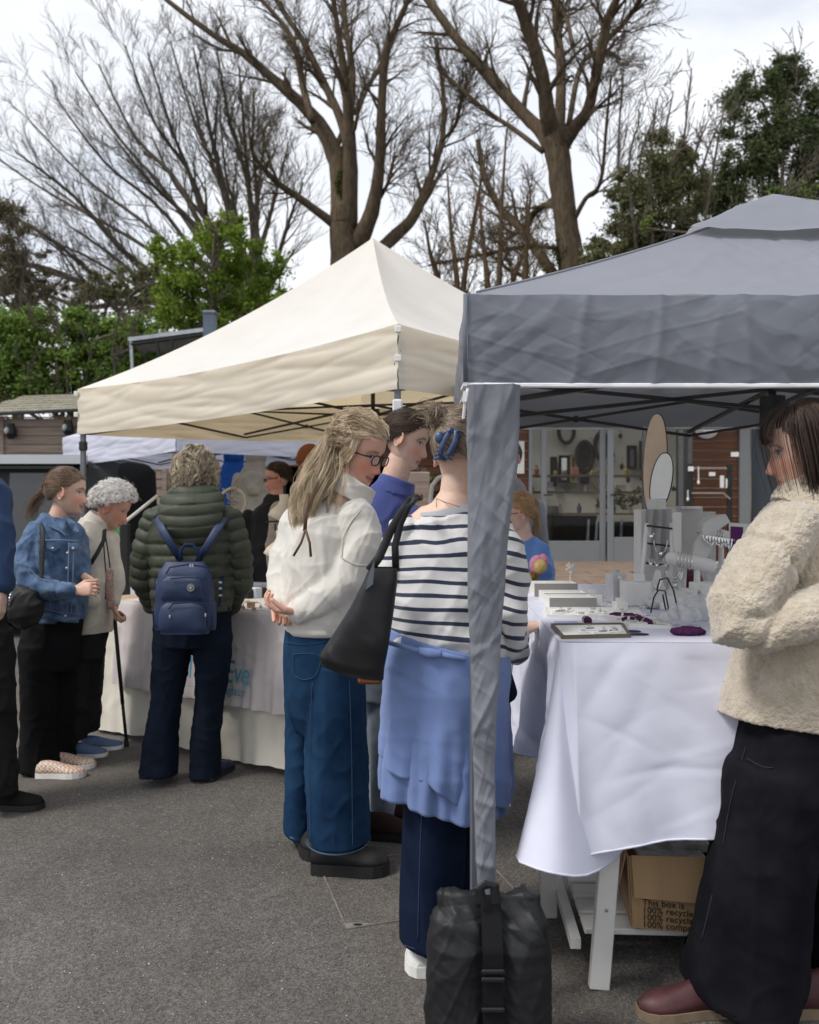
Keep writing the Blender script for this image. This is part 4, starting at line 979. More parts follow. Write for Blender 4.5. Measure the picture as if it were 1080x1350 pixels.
def hand_prims(wr, d, pn, side, curl=35, sc=1.0, thumb=1, splay=4, curls=None, thumb_in=30):
    """wr wrist, d direction of the fingers, pn palm normal (palm faces pn), thumb=+1/-1 on which side of side=d x pn"""
    d = Vector(d).normalized(); pn = Vector(pn); pn = (pn - d * pn.dot(d)).normalized(); s = d.cross(pn).normalized() * thumb
    wr = Vector(wr); out = []
    k = sc
    out.append(tube([wr - d * .02 * k, wr + d * .015 * k, wr + d * .05 * k, wr + d * .085 * k], [.027 * k, .030 * k, .039 * k, .040 * k], 14, 'round', depth=[.018 * k, .016 * k, .014 * k, .011 * k], up=pn))
    ln = [.074, .082, .078, .062]; off = [.030, .010, -.010, -.029]
    for i in range(4):
        cu = (curls[i] if curls else curl) ; p = wr + d * (.084 - abs(off[i]) * .15) * k + s * off[i] * k; a = R(splay) * (1.5 - i)
        dd = (d * math.cos(a) + s * math.sin(a)).normalized(); pts = [p - dd * .02 * k, p]; ang = 0
        for j, fr in enumerate((.45, .31, .24)):
            ang += R(cu) * (.75 if j == 0 else 1); dj = dd * math.cos(ang) + pn * math.sin(ang); p = p + dj * ln[i] * fr * k; pts.append(p)
        out.append(tube(pts, [r_ * k for r_ in (.0088, .0090, .0082, .0074, .0062)], 10, 'round'))
    t0 = wr + d * .025 * k + s * .022 * k; td = (d * .75 + s * .75 + pn * .25).normalized(); t1 = t0 + td * .036 * k
    td2 = (d * .95 + s * .15 + pn * math.sin(R(thumb_in))).normalized(); t2 = t1 + td2 * .030 * k; t3 = t2 + (td2 + pn * .2).normalized() * .024 * k
    out.append(tube([t0, t1, t2, t3], [.014 * k, .0115 * k, .0095 * k, .0078 * k], 10, 'round'))
    return out
def skinmat():
    m = M('skin', (1, 1, 1), .48, .05, 40, bump=.12, bscale=500, spec=.35); t = m.node_tree; b = t.nodes['Principled BSDF']
    a = N(t, 'ShaderNodeAttribute', attribute_name='tint'); mm = N(t, 'ShaderNodeMix', data_type='RGBA', blend_type='MULTIPLY'); mm.inputs[0].default_value = 1
    t.links.new(b.inputs['Base Color'].links[0].from_socket, mm.inputs[6]); t.links.new(a.outputs['Color'], mm.inputs[7]); t.links.new(mm.outputs[2], b.inputs['Base Color'])
    b.inputs['Subsurface Weight'].default_value = .12; b.inputs['Subsurface Radius'].default_value = (.010, .004, .002); b.inputs['Subsurface Scale'].default_value = 1.0
    return m
SKIN = skinmat()
def body(parent, head, prims, voxel=.003, tone=(.60, .38, .28), brow=(.12, .08, .05), lips=(.50, .19, .16), blush=.25, eyes=True, smile=0, smooth=2):
    c, B, sc = head
    P_ = head_prim(c, B, sc) + prims
    me = fuse(P_, voxel, smooth, .45); co, nr = getco(me)
    L_ = ((co - np.array(tuple(c))) @ B) / sc; x, y, z = L_.T
    tone = np.clip(np.array(tone) * np.array([1.13, 1.17, 1.18]), 0, 1); col = np.tile(np.array(tone), (len(co), 1)); n = noise3(co * 25)[:, None]; n2 = noise3(co * 70 + 5)[:, None]; n3 = noise3(co * 9 + 2)[:, None]; col = col * (1 + .13 * n + .10 * n2) * (1 + n3 * np.array([.05, -.10, -.12]))
    fr = ((y > .035) & (np.abs(z) < .125)).astype(float)
    def mixc(wt, cc): 
        nonlocal col
        wt = np.clip(wt, 0, 1)[:, None]; col = col * (1 - wt) + np.array(cc) * wt
    red = np.array(tone) * np.array([1.02, .68, .62])
    for sx in (-1, 1): mixc(fr * blush * 2.0 * gs(x - sx * .040, .018) * gs(z + .038, .018), red)
    mixc(fr * blush * 2 * gs(x, .014) * gs(z + .045, .012), red)
    mixc(.6 * (np.abs(x) > .066) * gs(y + .008, .022) * gs(z + .012, .03), red)
    # brows, eyes, lips
    ax = np.abs(x)
    bz = .019 + .10 * (ax - .012) - 2.2 * np.clip(ax - .034, 0, 1) ** 1.2
    mixc(fr * .85 * gs(z - bz, .0028) * (ax > .013) * (ax < .052), brow)
    if eyes:
        ex = (ax - .031) / .0145; ez = (z + .001) / .0062; inside = (ex ** 2 + ez ** 2 < 1)
        mixc(fr * gs(ax - .031, .017) * gs(z - .001, .009) * .35, np.array(tone) * .55)
        mixc(fr * inside * .95, (.62, .60, .58))
        mixc(fr * inside * ((ax - .032) ** 2 + (z + .0005) ** 2 < .0058 ** 2), (.07, .06, .05))
        mixc(fr * gs(z - (.0055 - 22 * (ax - .031) ** 2), .0016) * (ax > .015) * (ax < .048) * .95, (.04, .025, .02))
    lw = .023 + .004 * smile; curve = smile * 9 * x ** 2
    zl = z - curve
    mixc(fr * (ax < lw) * .9 * ((zl < -.0665 - .002 * gs(x, .003) + -.12 * np.clip(ax - .010, 0, 1)) & (zl > -.0875 + .22 * np.clip(ax - .006, 0, 1))), lips)
    mixc(fr * gs(zl + .0762, .0012) * (ax < lw + .002) * .85, (.16, .06, .05))
    for sx in (-1, 1): mixc(fr * gs(x - sx * .007, .0028) * gs(z + .0565, .0022) * .8, (.12, .05, .04))
    setcol(me, 'tint', np.clip(col, 0, 1))
    return put('body', me, SKIN, parent)

LAST = [None]
def seam(parent, co, pts, mat, w_=.004, name='seam', lift=.0015, n=40):
    """stitched seam that follows the visible surface of a garment (its vertices co) along a drawn line"""
    px = CX + F * co[:, 0] / co[:, 1]; py = CY - F * (co[:, 2] - CAMZ) / co[:, 1]; c2, _ = catmull([np.array([a, b, 0.]) for a, b in pts], [0] * len(pts), 8); out = []
    for a, b, _ in c2:
        m = (px - a) ** 2 + (py - b) ** 2 < 14
        if not m.any(): continue
        y = np.sort(co[m, 1])[:4].mean(); out.append((a, b, y))
    if len(out) < 4: return
    ys = np.convolve(np.pad([o[2] for o in out], 2, mode='edge'), np.ones(5) / 5, 'valid')
    q = [P(a, b, y - lift) for (a, b, _), y in zip(out, ys)]
    g = G(); v, f = tube(q, [w_ / 2] * len(q), 6, 'flat', depth=[.0012] * len(q), up=(0, -1, 0)); g.add(v, f); put(name, g, mat, parent, smooth=True)
def garment(parent, name, prims, mat, voxel=.007, smooth=3, folds=(), axes=None, fn=None, seedattr=None):
    """folds: (kind, amp, scale, rot, seed)"""
    me = fuse(prims, voxel, smooth); co, nr = getco(me); d = np.zeros(len(co))
    for kind, amp, sc, rot, seed in folds:
        if kind == 'r': d += amp * foldv(co, sc, seed, rot)
        elif kind == 'n': d += amp * foldv(co, sc, seed, rot, ridge=False)
        elif kind == 'w': d += amp * (worley(co if rot is None else co @ rot, sc, seed) - .45) * 2
        elif kind == 'c': d += crinkle(co, amp, sc, 7, seed)
        elif kind == 's': q = (co if rot is None else co @ rot) * np.array(sc) + seed; wv = noise3(q * .5); d += amp * np.sin((q[:, 2] + wv * 2.2) * 6.283) * (.6 + noise3(q * .8 + 9))
    s = None
    if axes is not None:
        s, wh = axis_param(co, axes)
    if fn is not None: d, s = fn(co, nr, d, s)
    setco(me, co + nr * d[:, None])
    if s is not None: setattr_f(me, 's', s)
    LAST[0] = co + nr * d[:, None]
    return put(name, me, mat, parent)
def T(secs, Y, n=28, cap='round', up=(0, 1, 0)):
    """limb from picture measurements: (px, py, dy, half width px, half depth m)"""
    pts = [P(s[0], s[1], Y + s[2]) for s in secs]
    return tube(pts, [s[3] * (Y + s[2]) / F for s in secs], n, cap, depth=[s[4] for s in secs], up=up)
def AX(secs, Y): return ([P(s[0], s[1], Y + s[2]) for s in secs], [s[3] * (Y + s[2]) / F for s in secs])

# ---- hair
EC, ER = np.array([0, -.008, .016]), np.array([.0795, .101, .105])
def scalp(d, k=1.0): return EC + ER * d * k
def unit(v): v = np.array(v, float); return v / (np.linalg.norm(v) + 1e-9)
def slerp(a, b, t):
    w_ = math.acos(max(-1, min(1, float(a @ b)))); 
    if w_ < 1e-4: return a
    return (math.sin((1 - t) * w_) * a + math.sin(t * w_) * b) / math.sin(w_)
def in_hair(d, line=0.0):
    x, y, z = d
    lim = np.interp(y, [-1, -.6, -.15, .1, .35, .6, .85, 1], [-.75, -.62, -.32, -.06, .06, .26, .45, .54])
    return z > lim + line
def hair_mesh(paths, r0, rtip=.3, sides=3, jitter=0):
    by = {}
    for p in paths: by.setdefault(len(p), []).append(p)
    V, Fc, off = [], [], 0
    for n, lst in by.items():
        A = np.array(lst, float); m = len(A)
        t = np.gradient(A, axis=1); t /= np.linalg.norm(t, axis=2)[..., None] + 1e-9
        ref = RS.normal(size=(m, 1, 3)); a = np.cross(t, np.repeat(ref, n, 1)); a /= np.linalg.norm(a, axis=2)[..., None] + 1e-9; b = np.cross(t, a)
        rr = r0 * (1 - (1 - rtip) * np.linspace(0, 1, n) ** 1.5)[None, :, None] * RS.uniform(.7, 1.3, size=(m, 1, 1))
        ring = np.stack([A + (a * math.cos(k * 2 * math.pi / sides) + b * math.sin(k * 2 * math.pi / sides)) * rr for k in range(sides)], 2)
        V.append(ring.reshape(-1, 3)); idx = np.arange(m * n * sides).reshape(m, n, sides); i2 = np.concatenate([idx, idx[:, :, :1]], 2)
        Fc.append(np.stack([i2[:, :-1, :-1], i2[:, :-1, 1:], i2[:, 1:, 1:], i2[:, 1:, :-1]], -1).reshape(-1, 4) + off); off += m * n * sides
    return np.concatenate(V), [np.concatenate(Fc)]
def spline(ctrl, n):
    p, _ = catmull(ctrl, [0] * len(ctrl), 6); p = np.array(p); u = np.linspace(0, len(p) - 1, n); i = np.minimum(u.astype(int), len(p) - 2); f = (u - i)[:, None]
    return p[i] * (1 - f) + p[i + 1] * f
def cap_shell(head, k=1.03, line=0.0, pred=None):
    c, B, sc = head; n, m = 48, 30
    v, f = ellipsoid((0, 0, 0), (1, 1, 1), None, n, m); q = f[0]
    ok = np.array([(pred or (lambda d: in_hair(d, line)))(unit(d)) for d in v])
    q = q[ok[q].all(1)]
    w_ = (EC + ER * v * k) * sc; w_ = w_ @ B.T + np.array(tuple(c))
    inner = (EC + ER * v * (k - .06)) * sc; inner = inner @ B.T + np.array(tuple(c))
    return np.concatenate([w_, inner]), [q, q[:, ::-1] + len(v)]
def hairmat(name, c1, c2, isl=.35, rough=.42):
    m = M(name, c1, rough, scale=25, col2=c2, island=isl, spec=.45, stretch=(1, 1, .3)); b = m.node_tree.nodes['Principled BSDF']; return m
def locks(n, per, ctrlfn, K_=20, spread=.007, wave=.006, freq=.7):
    out = []
    for _ in range(n):
        base = spline(ctrlfn(), K_); ph = RS.uniform(0, 6.28, 3); w_ = wave * RS.uniform(.6, 1.5); fq = freq * RS.uniform(.75, 1.3); i = np.arange(K_)
        gro = np.minimum(1, i / 5.)[:, None]; cv = np.stack([np.sin(ph[0] + i * fq), np.cos(ph[1] + i * fq), .6 * np.sin(ph[2] + i * fq)], 1) * w_ * gro
        for _ in range(per):
            o = RS.normal(size=3) * spread; ta = (1 - .65 * (i / (K_ - 1)) ** 1.3)[:, None]; fl = RS.normal(size=3) * spread * .5
            out.append(base + cv + o * ta + fl * ((i / (K_ - 1)) ** 2)[:, None])
    return out
def hair_obj(parent, head, strands, mat, r=.0011, shell=1.03, line=0.02, pred=None, name='hair', world=False, sides=3):
    c, B, sc = head; g = G(); sh = cap_shell(head, shell, line, pred)
    if len(sh[1][0]): g.add(sh[0], sh[1])
    paths = [np.array(s) if world else (np.array(s) * sc) @ B.T + np.array(tuple(c)) for s in strands]
    v, f = hair_mesh(paths, r); g.add(v, f)
    fly = []
    for i in range(110):
        s = paths[RS.randint(len(paths))].copy(); m = len(s); cc_ = np.array(tuple(c)) + B @ np.array([0, 0, .01]); o = RS.normal(size=3) * .010; t_ = np.linspace(0, 1, m)[:, None]
        s = cc_ + (s - cc_) * (1 + .10 * RS.rand() * np.sin(t_ * math.pi * RS.uniform(.4, 1))) + o * t_ ** 1.5 * RS.uniform(.5, 1.8); fly.append(s)
    v, f = hair_mesh(fly, r * .45); g.add(v, f)
    return put(name, g, mat, parent, smooth=True)
def roots(n, line=0.0, pred=None):
    out = []
    while len(out) < n:
        d = unit(RS.normal(size=3))
        if (pred or (lambda q: in_hair(q, line)))(d): out.append(d)
    return out
def pulled(n, anchor, lift=.05, wig=.02, line=0.0, K_=12):
    da = unit((np.array(anchor) - EC) / ER); S_ = []
    for d in roots(n, line):
        j = RS.normal(size=3) * wig; lf = lift * RS.uniform(.4, 1.2); pts = []
        for t in np.linspace(0, 1, 7):
            dd = slerp(d, da, t); dd = unit(dd + j * math.sin(math.pi * t)); pts.append(scalp(dd, 1.02 + lf * math.sin(math.pi * min(t * 1.15, 1)) * .8 + .02))
        pts.append(np.array(anchor) + RS.normal(size=3) * .006); S_.append(spline(pts, K_))
    return S_
def tail(n, path, spread, K_=16, wave=.004, seed=0, taper=.6):
    """path: control points in head space; spread: radius list"""
    S_ = []; path = [np.array(p, float) for p in path]
    for i in range(n):
        o = RS.normal(size=3) * .6; ph = RS.uniform(0, 6.28); ln = RS.uniform(.75, 1.05); pts = []
        for k, p in enumerate(path): pts.append(p + o * spread[k] + RS.normal(size=3) * wave)
        s = spline(pts, K_); m = int(K_ * min(1, ln)); s = s.copy()
        for k in range(K_): s[k] += wave * np.array([math.sin(ph + k * .9), math.cos(ph + k * .7), 0]) * (k / K_)
        if m < K_: s[m:] = s[m - 1] + (s[m:] - s[m - 1]) * .15
        S_.append(s)
    return S_
def shoe(parent, heel, d, ln, mat, solem, w_=.045, h=.085, sole=.022, toe=1.0, name='shoe', heelh=0):
    """heel: world point on the ground at the back; d: pointing direction (x,y)"""
    d = Vector((d[0], d[1], 0)).normalized(); s = Vector((d.y, -d.x, 0)); z0 = sole
    ts = [0, .03, .12, .25, .4, .55, .7, .84, .94, 1.0]; ws = [.5, .68, .78, .78, .78, .88, 1, .98, .72, .30]; hs = [.8, 1, 1.05, 1.05, .95, .75, .60, .50, .42, .25]
    def slope(p): return Vector((p.x, p.y, gz(p.x, p.y)))
    rows = []; n = 20; rws = []
    for t, wv, hv in zip(ts, ws, hs):
        c = slope(Vector(heel) + d * ln * t); row = []; rs_ = []
        for a in np.linspace(0, 2 * math.pi, n, endpoint=False):
            x = math.cos(a); zz = math.sin(a); x = math.copysign(abs(x) ** .7, x)
            zv = (h * hv) * max(zz, 0) ** .8 if zz > 0 else 0
            nar = 1 - .35 * max(zz, 0) ** 2
            row.append(c + s * x * w_ * wv * nar + Vector((0, 0, z0 + zv)))
            rs_.append(c + s * x * (w_ + .004) * wv + Vector((0, 0, (z0 + .004) if zz > 0 else .001)) + d * (.004 if t > .9 else 0))
        rows.append(row); rws.append(rs_)
    g = G(); a = np.array(rows); g.grid(a, closed=True); m = len(rows)
    g.add(a[0], [tuple(range(n))]); g.add(a[-1], [tuple(range(n - 1, -1, -1))])
    so = put(name, g, mat, parent, smooth=True)
    g = G(); a = np.array(rws); g.grid(a, closed=True); g.add(a[0], [tuple(range(n))]); g.add(a[-1], [tuple(range(n - 1, -1, -1))]); put('sole', g, solem, so, smooth=False)
    return so
def collar_ring(c, B, r, h, flare=1.1, th=.006, open_=0, tilt=0, n=28, name='collar'):
    rows = []
    for k, (rr, hh) in enumerate(((1, 0), (1.02 * (1 + flare) / 2, h * .5), (flare, h), (flare - .06, h * 1.0), (.94, 0))):
        row = []
        for a in np.linspace(R(90 + open_ / 2), R(90 + 360 - open_ / 2), n):
            p = np.array([r * rr * math.cos(a), r * rr * 1.05 * math.sin(a), hh]); row.append(np.array(tuple(c)) + B @ p)
        rows.append(row)
    return G().grid(rows)
def path_strip(g, pts, w_, th=.004, nrm=(0, -1, 0)):
    """flat band along pts, facing nrm"""
    v, f = tube(pts, [w_ / 2] * len(pts), 8, 'flat', depth=[th / 2] * len(pts), up=nrm); g.add(v, f); return g

white_sole = M('white_rubber', (.70, .69, .66), .6); black_sole = M('black_rubber', (.015, .015, .015), .6); black_lth = M('black_leather', (.018, .017, .017), .45, spec=.5)
def denim(name, c, c2, bump=.5, scale=9):
    return M(name, c, .9, scale=scale, col2=c2, bump=bump, bscale=420, sheen=.15, detail=9)
def foot(px, py): return ghit(px, py)
V3 = Vector
dn = np.array
# ------------------------------------------------------------ woman in the white jumper
def white_jumper_woman():
    Y = 3.34; k = Y / F; base = foot(450, 1143)
    p = thing('person', 'blonde woman in glasses, cream jumper and wide jeans with hands clasped behind her back', 'person', base)
    f = V3((.80, -.42, -.36)); B = basis(f, (.10, -.05, 1)); hc = P(474, 594, Y); sc = 1.10; head = (hc, B, sc)
    prims = [T([(455, 660, 0, 22, .06), (462, 632, 0, 20, .058), (470, 612, 0, 18, .055)], Y), T([(430, 830, 0, 30, .10), (432, 740, 0, 34, .11), (440, 690, 0, 40, .10), (450, 665, 0, 30, .07)], Y)]
    # sleeves / arms
    near = [(470, 690, -.05, 30, .10), (476, 728, -.10, 30, .095), (455, 766, -.13, 27, .085), (420, 792, -.14, 22, .07), (396, 806, -.14, 15, .05)]
    far = [(398, 690, .12, 26, .08), (378, 735, .10, 22, .08), (371, 775, .02, 16, .06), (371, 797, -.04, 12, .045)]
    prims += [T([(468, 700, -.06, 10, .035), (474, 730, -.10, 11, .036), (440, 780, -.14, 9, .03), (392, 808, -.14, 7.5, .024)], Y, 14), T([(400, 700, .10, 10, .03), (376, 750, .06, 9, .03), (372, 797, -.04, 7.5, .024)], Y, 14)]
    prims += hand_prims(P(396, 807, Y - .15), (-1, -.05, .12), (-.2, 0, 1), None, 40, 1.06, thumb=-1)
    prims += hand_prims(P(374, 790, Y - .05), (.15, -.35, -1), (.4, -1, 0), None, 55, .95, thumb=1)
    body(p, head, prims, .0029, tone=(.60, .34, .25), brow=(.25, .17, .11), blush=.5, smile=1.0, lips=(.45, .16, .15))
    cream = M('cream_fleece', (.60, .575, .52), .95, .08, 6, bump=.55, bscale=260, sheen=.5, bdist=.002)
    torso = [(430, 832, 0, 51, .165), (430, 822, 0, 53, .17), (430, 790, .01, 58, .19), (431, 745, .02, 60, .20), (437, 705, .02, 57, .185), (444, 678, .02, 47, .15), (452, 660, 0, 30, .10)]
    garment(p, 'jumper', [T(torso, Y, 36, 'flat'), T(near, Y), T(far, Y)], cream, .0055, 4,
            [('r', .008, (7, 6, 3.5), rotm('Y', 40), 3), ('r', .006, (12, 9, 7), rotm('Y', -28), 5), ('n', .009, (5, 5, 4), None, 8), ('c', .006, 7, None, 2)])
    GJ = LAST[0]
    c = P(472, 637, Y); Bc = basis((.9, -.3, -.42), (.30, -.05, 1)); 
    me = fuse([tube([P(459, 657, Y), P(466, 645, Y), P(473, 634, Y)], [.092, .084, .084], 28, 'flat', depth=[.085, .08, .082], up=(0, 1, 0))], .005, 4); co, nr = getco(me); setco(me, co + nr * (foldv(co, (10, 10, 22), 3) * .004)[:, None]); put('rolled_collar', me, cream, p)
    g = G()
    for a, b, r1, dp, up in ((P(393, 807, Y - .14), P(383, 811, Y - .14), 15.5 * k, .048, 1), (P(372, 793, Y - .03), P(371, 801, Y - .05), 13 * k, .045, 1)):
        v, f_ = tube([a, lerp(a, b, .5), b], [r1 * 1.02, r1 * 1.0, r1 * .80], 20, 'flat', depth=[dp, dp * 1.0, dp * .8]); g.add(v, f_)
    put('ribbed_cuff', g, cream, p, smooth=True)
    g = G(); v, f_ = tube([P(430, 824, Y), P(430, 833, Y)], [54 * k, 52 * k], 40, 'flat', depth=[.174, .168]); g.add(v, f_); put('hem_band', g, cream, p, smooth=True)
    # seam ridge down the sleeve
    # jeans
    jm = denim('mid_blue_denim', (.007, .022, .056), (.020, .057, .118), .4, 5)
    hip = [(428, 815, 0, 50, .15), (428, 850, 0, 54, .17), (428, 895, .02, 54, .17), (428, 930, .04, 50, .15), (428, 960, .05, 40, .11)]
    ln_ = [(443, 870, -.03, 38, .15), (444, 930, -.02, 40, .15), (445, 1010, 0, 41, .155), (446, 1060, 0, 41, .16), (446.5, 1105, 0, 41.5, .165)]
    lf_ = [(405, 870, .14, 32, .12), (402, 950, .20, 26, .13), (400, 1030, .24, 23, .14), (399, 1089, .26, 22, .145)]
    def waist(co, nr, d, s):
        w_ = np.clip((P(0, 880, Y).z - co[:, 2]) / .3, .15, 1); return d * w_, s
    garment(p, 'wide_jeans', [T(hip, Y, 36, 'flat'), T(ln_, Y, 36, 'flat'), T(lf_, Y, 30, 'flat')], jm, .007, 10,
            [('r', .011, (9, 9, 1.3), None, 4), ('n', .016, (7, 7, .9), None, 6), ('r', .004, (12, 12, 8), rotm('Y', 30), 9)], fn=waist)
    JC = LAST[0]
    fade = M('worn_hem', (.06, .12, .20), .9, .2, 40)
    g = G()
    for (cx, py, dy, hw, dp) in ((446.5, 1103, 0, 42.5, .169), (399, 1087, .26, 23, .149)):
        v, f_ = tube([P(cx, py, Y + dy), P(cx, py + 2.0, Y + dy)], [hw * (Y + dy) / F] * 2, 40, None, depth=[dp] * 2); g.add(v, f_)
    put('hem_stitching', g, fade, p, smooth=True)
    st2 = M('seam_thread', (.028, .062, .12), .9)
    for l in ([(459, 850), (462, 930), (464, 1010), (465, 1118)], [(386, 862), (388, 888), (402, 896), (418, 888), (420, 864), (386, 862)], [(376, 846), (400, 850), (430, 846)], [(412, 900), (408, 1000), (409, 1110)]): seam(p, JC, l, st2, .0032)
    sj = M('jumper_seam', (.52, .49, .43), .95)
    for l in ([(476, 672), (462, 690), (452, 712), (450, 735)], [(450, 735), (470, 745), (492, 744)]): seam(p, GJ, l, sj, .006)
    for (x, y, dx, ln, dd) in ((412, 1149, .30, .29, (1, -.16)), (392, 1128, .2, .26, (.4, -1))):
        q = foot(x, y if x > 400 else 1120); 
        if x < 400: q = q + V3((0, .12, 0))
        shoe(p, q, dd, ln, black_lth, black_sole, .052, .10, .038, name='ankle_boot')
    # glasses
    gm = M('black_acetate', (.012, .010, .010), .25, spec=.6); g = G(); lens = []
    for sx in (-1, 1):
        pts = [H2W(hc, B, (sx * .032 + .0235 * math.copysign(abs(math.cos(a)) ** .75, math.cos(a)), .094 - .25 * abs(sx * .032 + .0235 * math.cos(a)) ** 1.6, -.006 + .0175 * math.copysign(abs(math.sin(a)) ** .8, math.sin(a))), sc) for a in np.linspace(0, 2 * math.pi, 25)]
        g.tube(pts, .0024, 6, None); lens.append(pts[:-1])
        g.tube([H2W(hc, B, (sx * .056, .083, .002), sc), H2W(hc, B, (sx * .075, .06, .001), sc), H2W(hc, B, (sx * .081, -.01, -.002), sc)], .0026, 6)
    g.tube([H2W(hc, B, (-.009, .096, 0), sc), H2W(hc, B, (0, .099, .002), sc), H2W(hc, B, (.009, .096, 0), sc)], .002, 6)
    gl = put('glasses', g, gm, p, smooth=True)
    g = G()
    for l_ in lens: g.add(l_, [tuple(range(len(l_)))])
    put('lens', g, glass, gl)
    # hair : long, wavy, swept back over the shoulder
    st = []
    Bi = np.linalg.inv(B)
    def W2H(w_): return (Bi @ (np.array(tuple(w_)) - np.array(tuple(hc)))) / sc
    fall = [W2H(P(440, 600, Y)), W2H(P(424, 635, Y - .03)), W2H(P(412, 672, Y - .05)), W2H(P(404, 712, Y - .05))]
    side = 1 if (B @ np.array([1, 0, 0]))[1] < 0 else -1        # which side of the head faces the camera
    def lockp():
        while True:
            d = roots(1, .0)[0]
            if not (d[0] * side > .2 and d[1] > .1 and d[2] < .45): break
        back = unit([d[0] * .9 + side * .15, -.75, d[2] * .3 + .05]); pts = [scalp(d, 1.02)]; lf = RS.rand()
        for t in (.3, .6, 1): pts.append(scalp(unit(slerp(d, back, t) + RS.normal(size=3) * .05), 1.06 + .08 * lf))
        o = RS.normal(size=3)
        for j, a in enumerate(fall[1:] if RS.rand() < .6 else fall[1:3]): pts.append(a + o * np.array([.034, .030, .024]) * (1.2, 1.15, .85)[j] + RS.normal(size=3) * .006)
        return pts
    st += locks(150, 18, lockp, 28, .0075, .0085, .62)
    for d in roots(500, .0):
        if d[0] * side > .2 and d[1] > .1 and d[2] < .45: continue
        back = unit([d[0] * .9 + side * .15, -.75, d[2] * .3 + .05]); pts = [scalp(d, 1.02)]
        for t in (.3, .6, 1): pts.append(scalp(unit(slerp(d, back, t) + RS.normal(size=3) * .05), 1.06 + .07 * RS.rand()))
        o = RS.normal(size=3); ph = RS.uniform(0, 6.28); long_ = RS.rand() < .55
        q = fall[1:] if long_ else fall[1:3]
        for j, a in enumerate(q): pts.append(a + o * np.array([.022, .022, .018]) * (1.25, .95, .42)[j] + RS.normal(size=3) * .006)
        s = spline(pts, 26); amp = .006 * RS.uniform(.5, 1.5)
        for i in range(26): s[i] += amp * min(1, i / 8) * np.array([math.sin(ph + i * .75), math.cos(ph * 1.3 + i * .68), math.sin(ph + i * .5) * .6])
        st.append(s)
    # front locks over the ear and temple
    for i in range(130):
        d = unit([side * RS.uniform(.2, .8), RS.uniform(.15, .55), RS.uniform(.55, .95)]); x0 = side * (.080 + .01 * RS.rand()); pts = [scalp(d, 1.03), scalp(unit([side * .95, RS.uniform(.1, .45), .35]), 1.10), np.array([x0, RS.uniform(-.02, .03), -.03]), np.array([x0, -.04 + RS.uniform(-.02, .02), -.09]), np.array([x0 * .9, -.07, -.14 - .03 * RS.rand()])]
        s = spline(pts, 22); ph = RS.uniform(0, 6.28)
        for j in range(22): s[j] += .005 * (j / 22) * np.array([math.sin(ph + j * .8), math.cos(ph + j * .7), 0])
        st.append(s)
    hair_obj(p, head, st, hairmat('blonde_hair', (.34, .245, .15), (.72, .60, .42), .4), .00105, 1.045, .03, pred=lambda d: in_hair(d, .06) and not (d[0] * side > .3 and d[1] > .2 and d[2] < .45))
    # brown strap hanging between the shoulder blades
    bl = M('brown_leather', (.10, .055, .03), .5); r = [P(402, 700, Y - .215), P(404, 672, Y - .20), P(407, 650, Y - .17)]
    g = G(); path_strip(g, r, .014); 
    for q in ((387, 733), (410, 734)): path_strip(g, [P(403, 698, Y - .215), P((403 + q[0]) / 2 + 2, 716, Y - .22), P(q[0], q[1], Y - .215)], .009)
    put('leather_tie', g, bl, p, smooth=True)
    return p
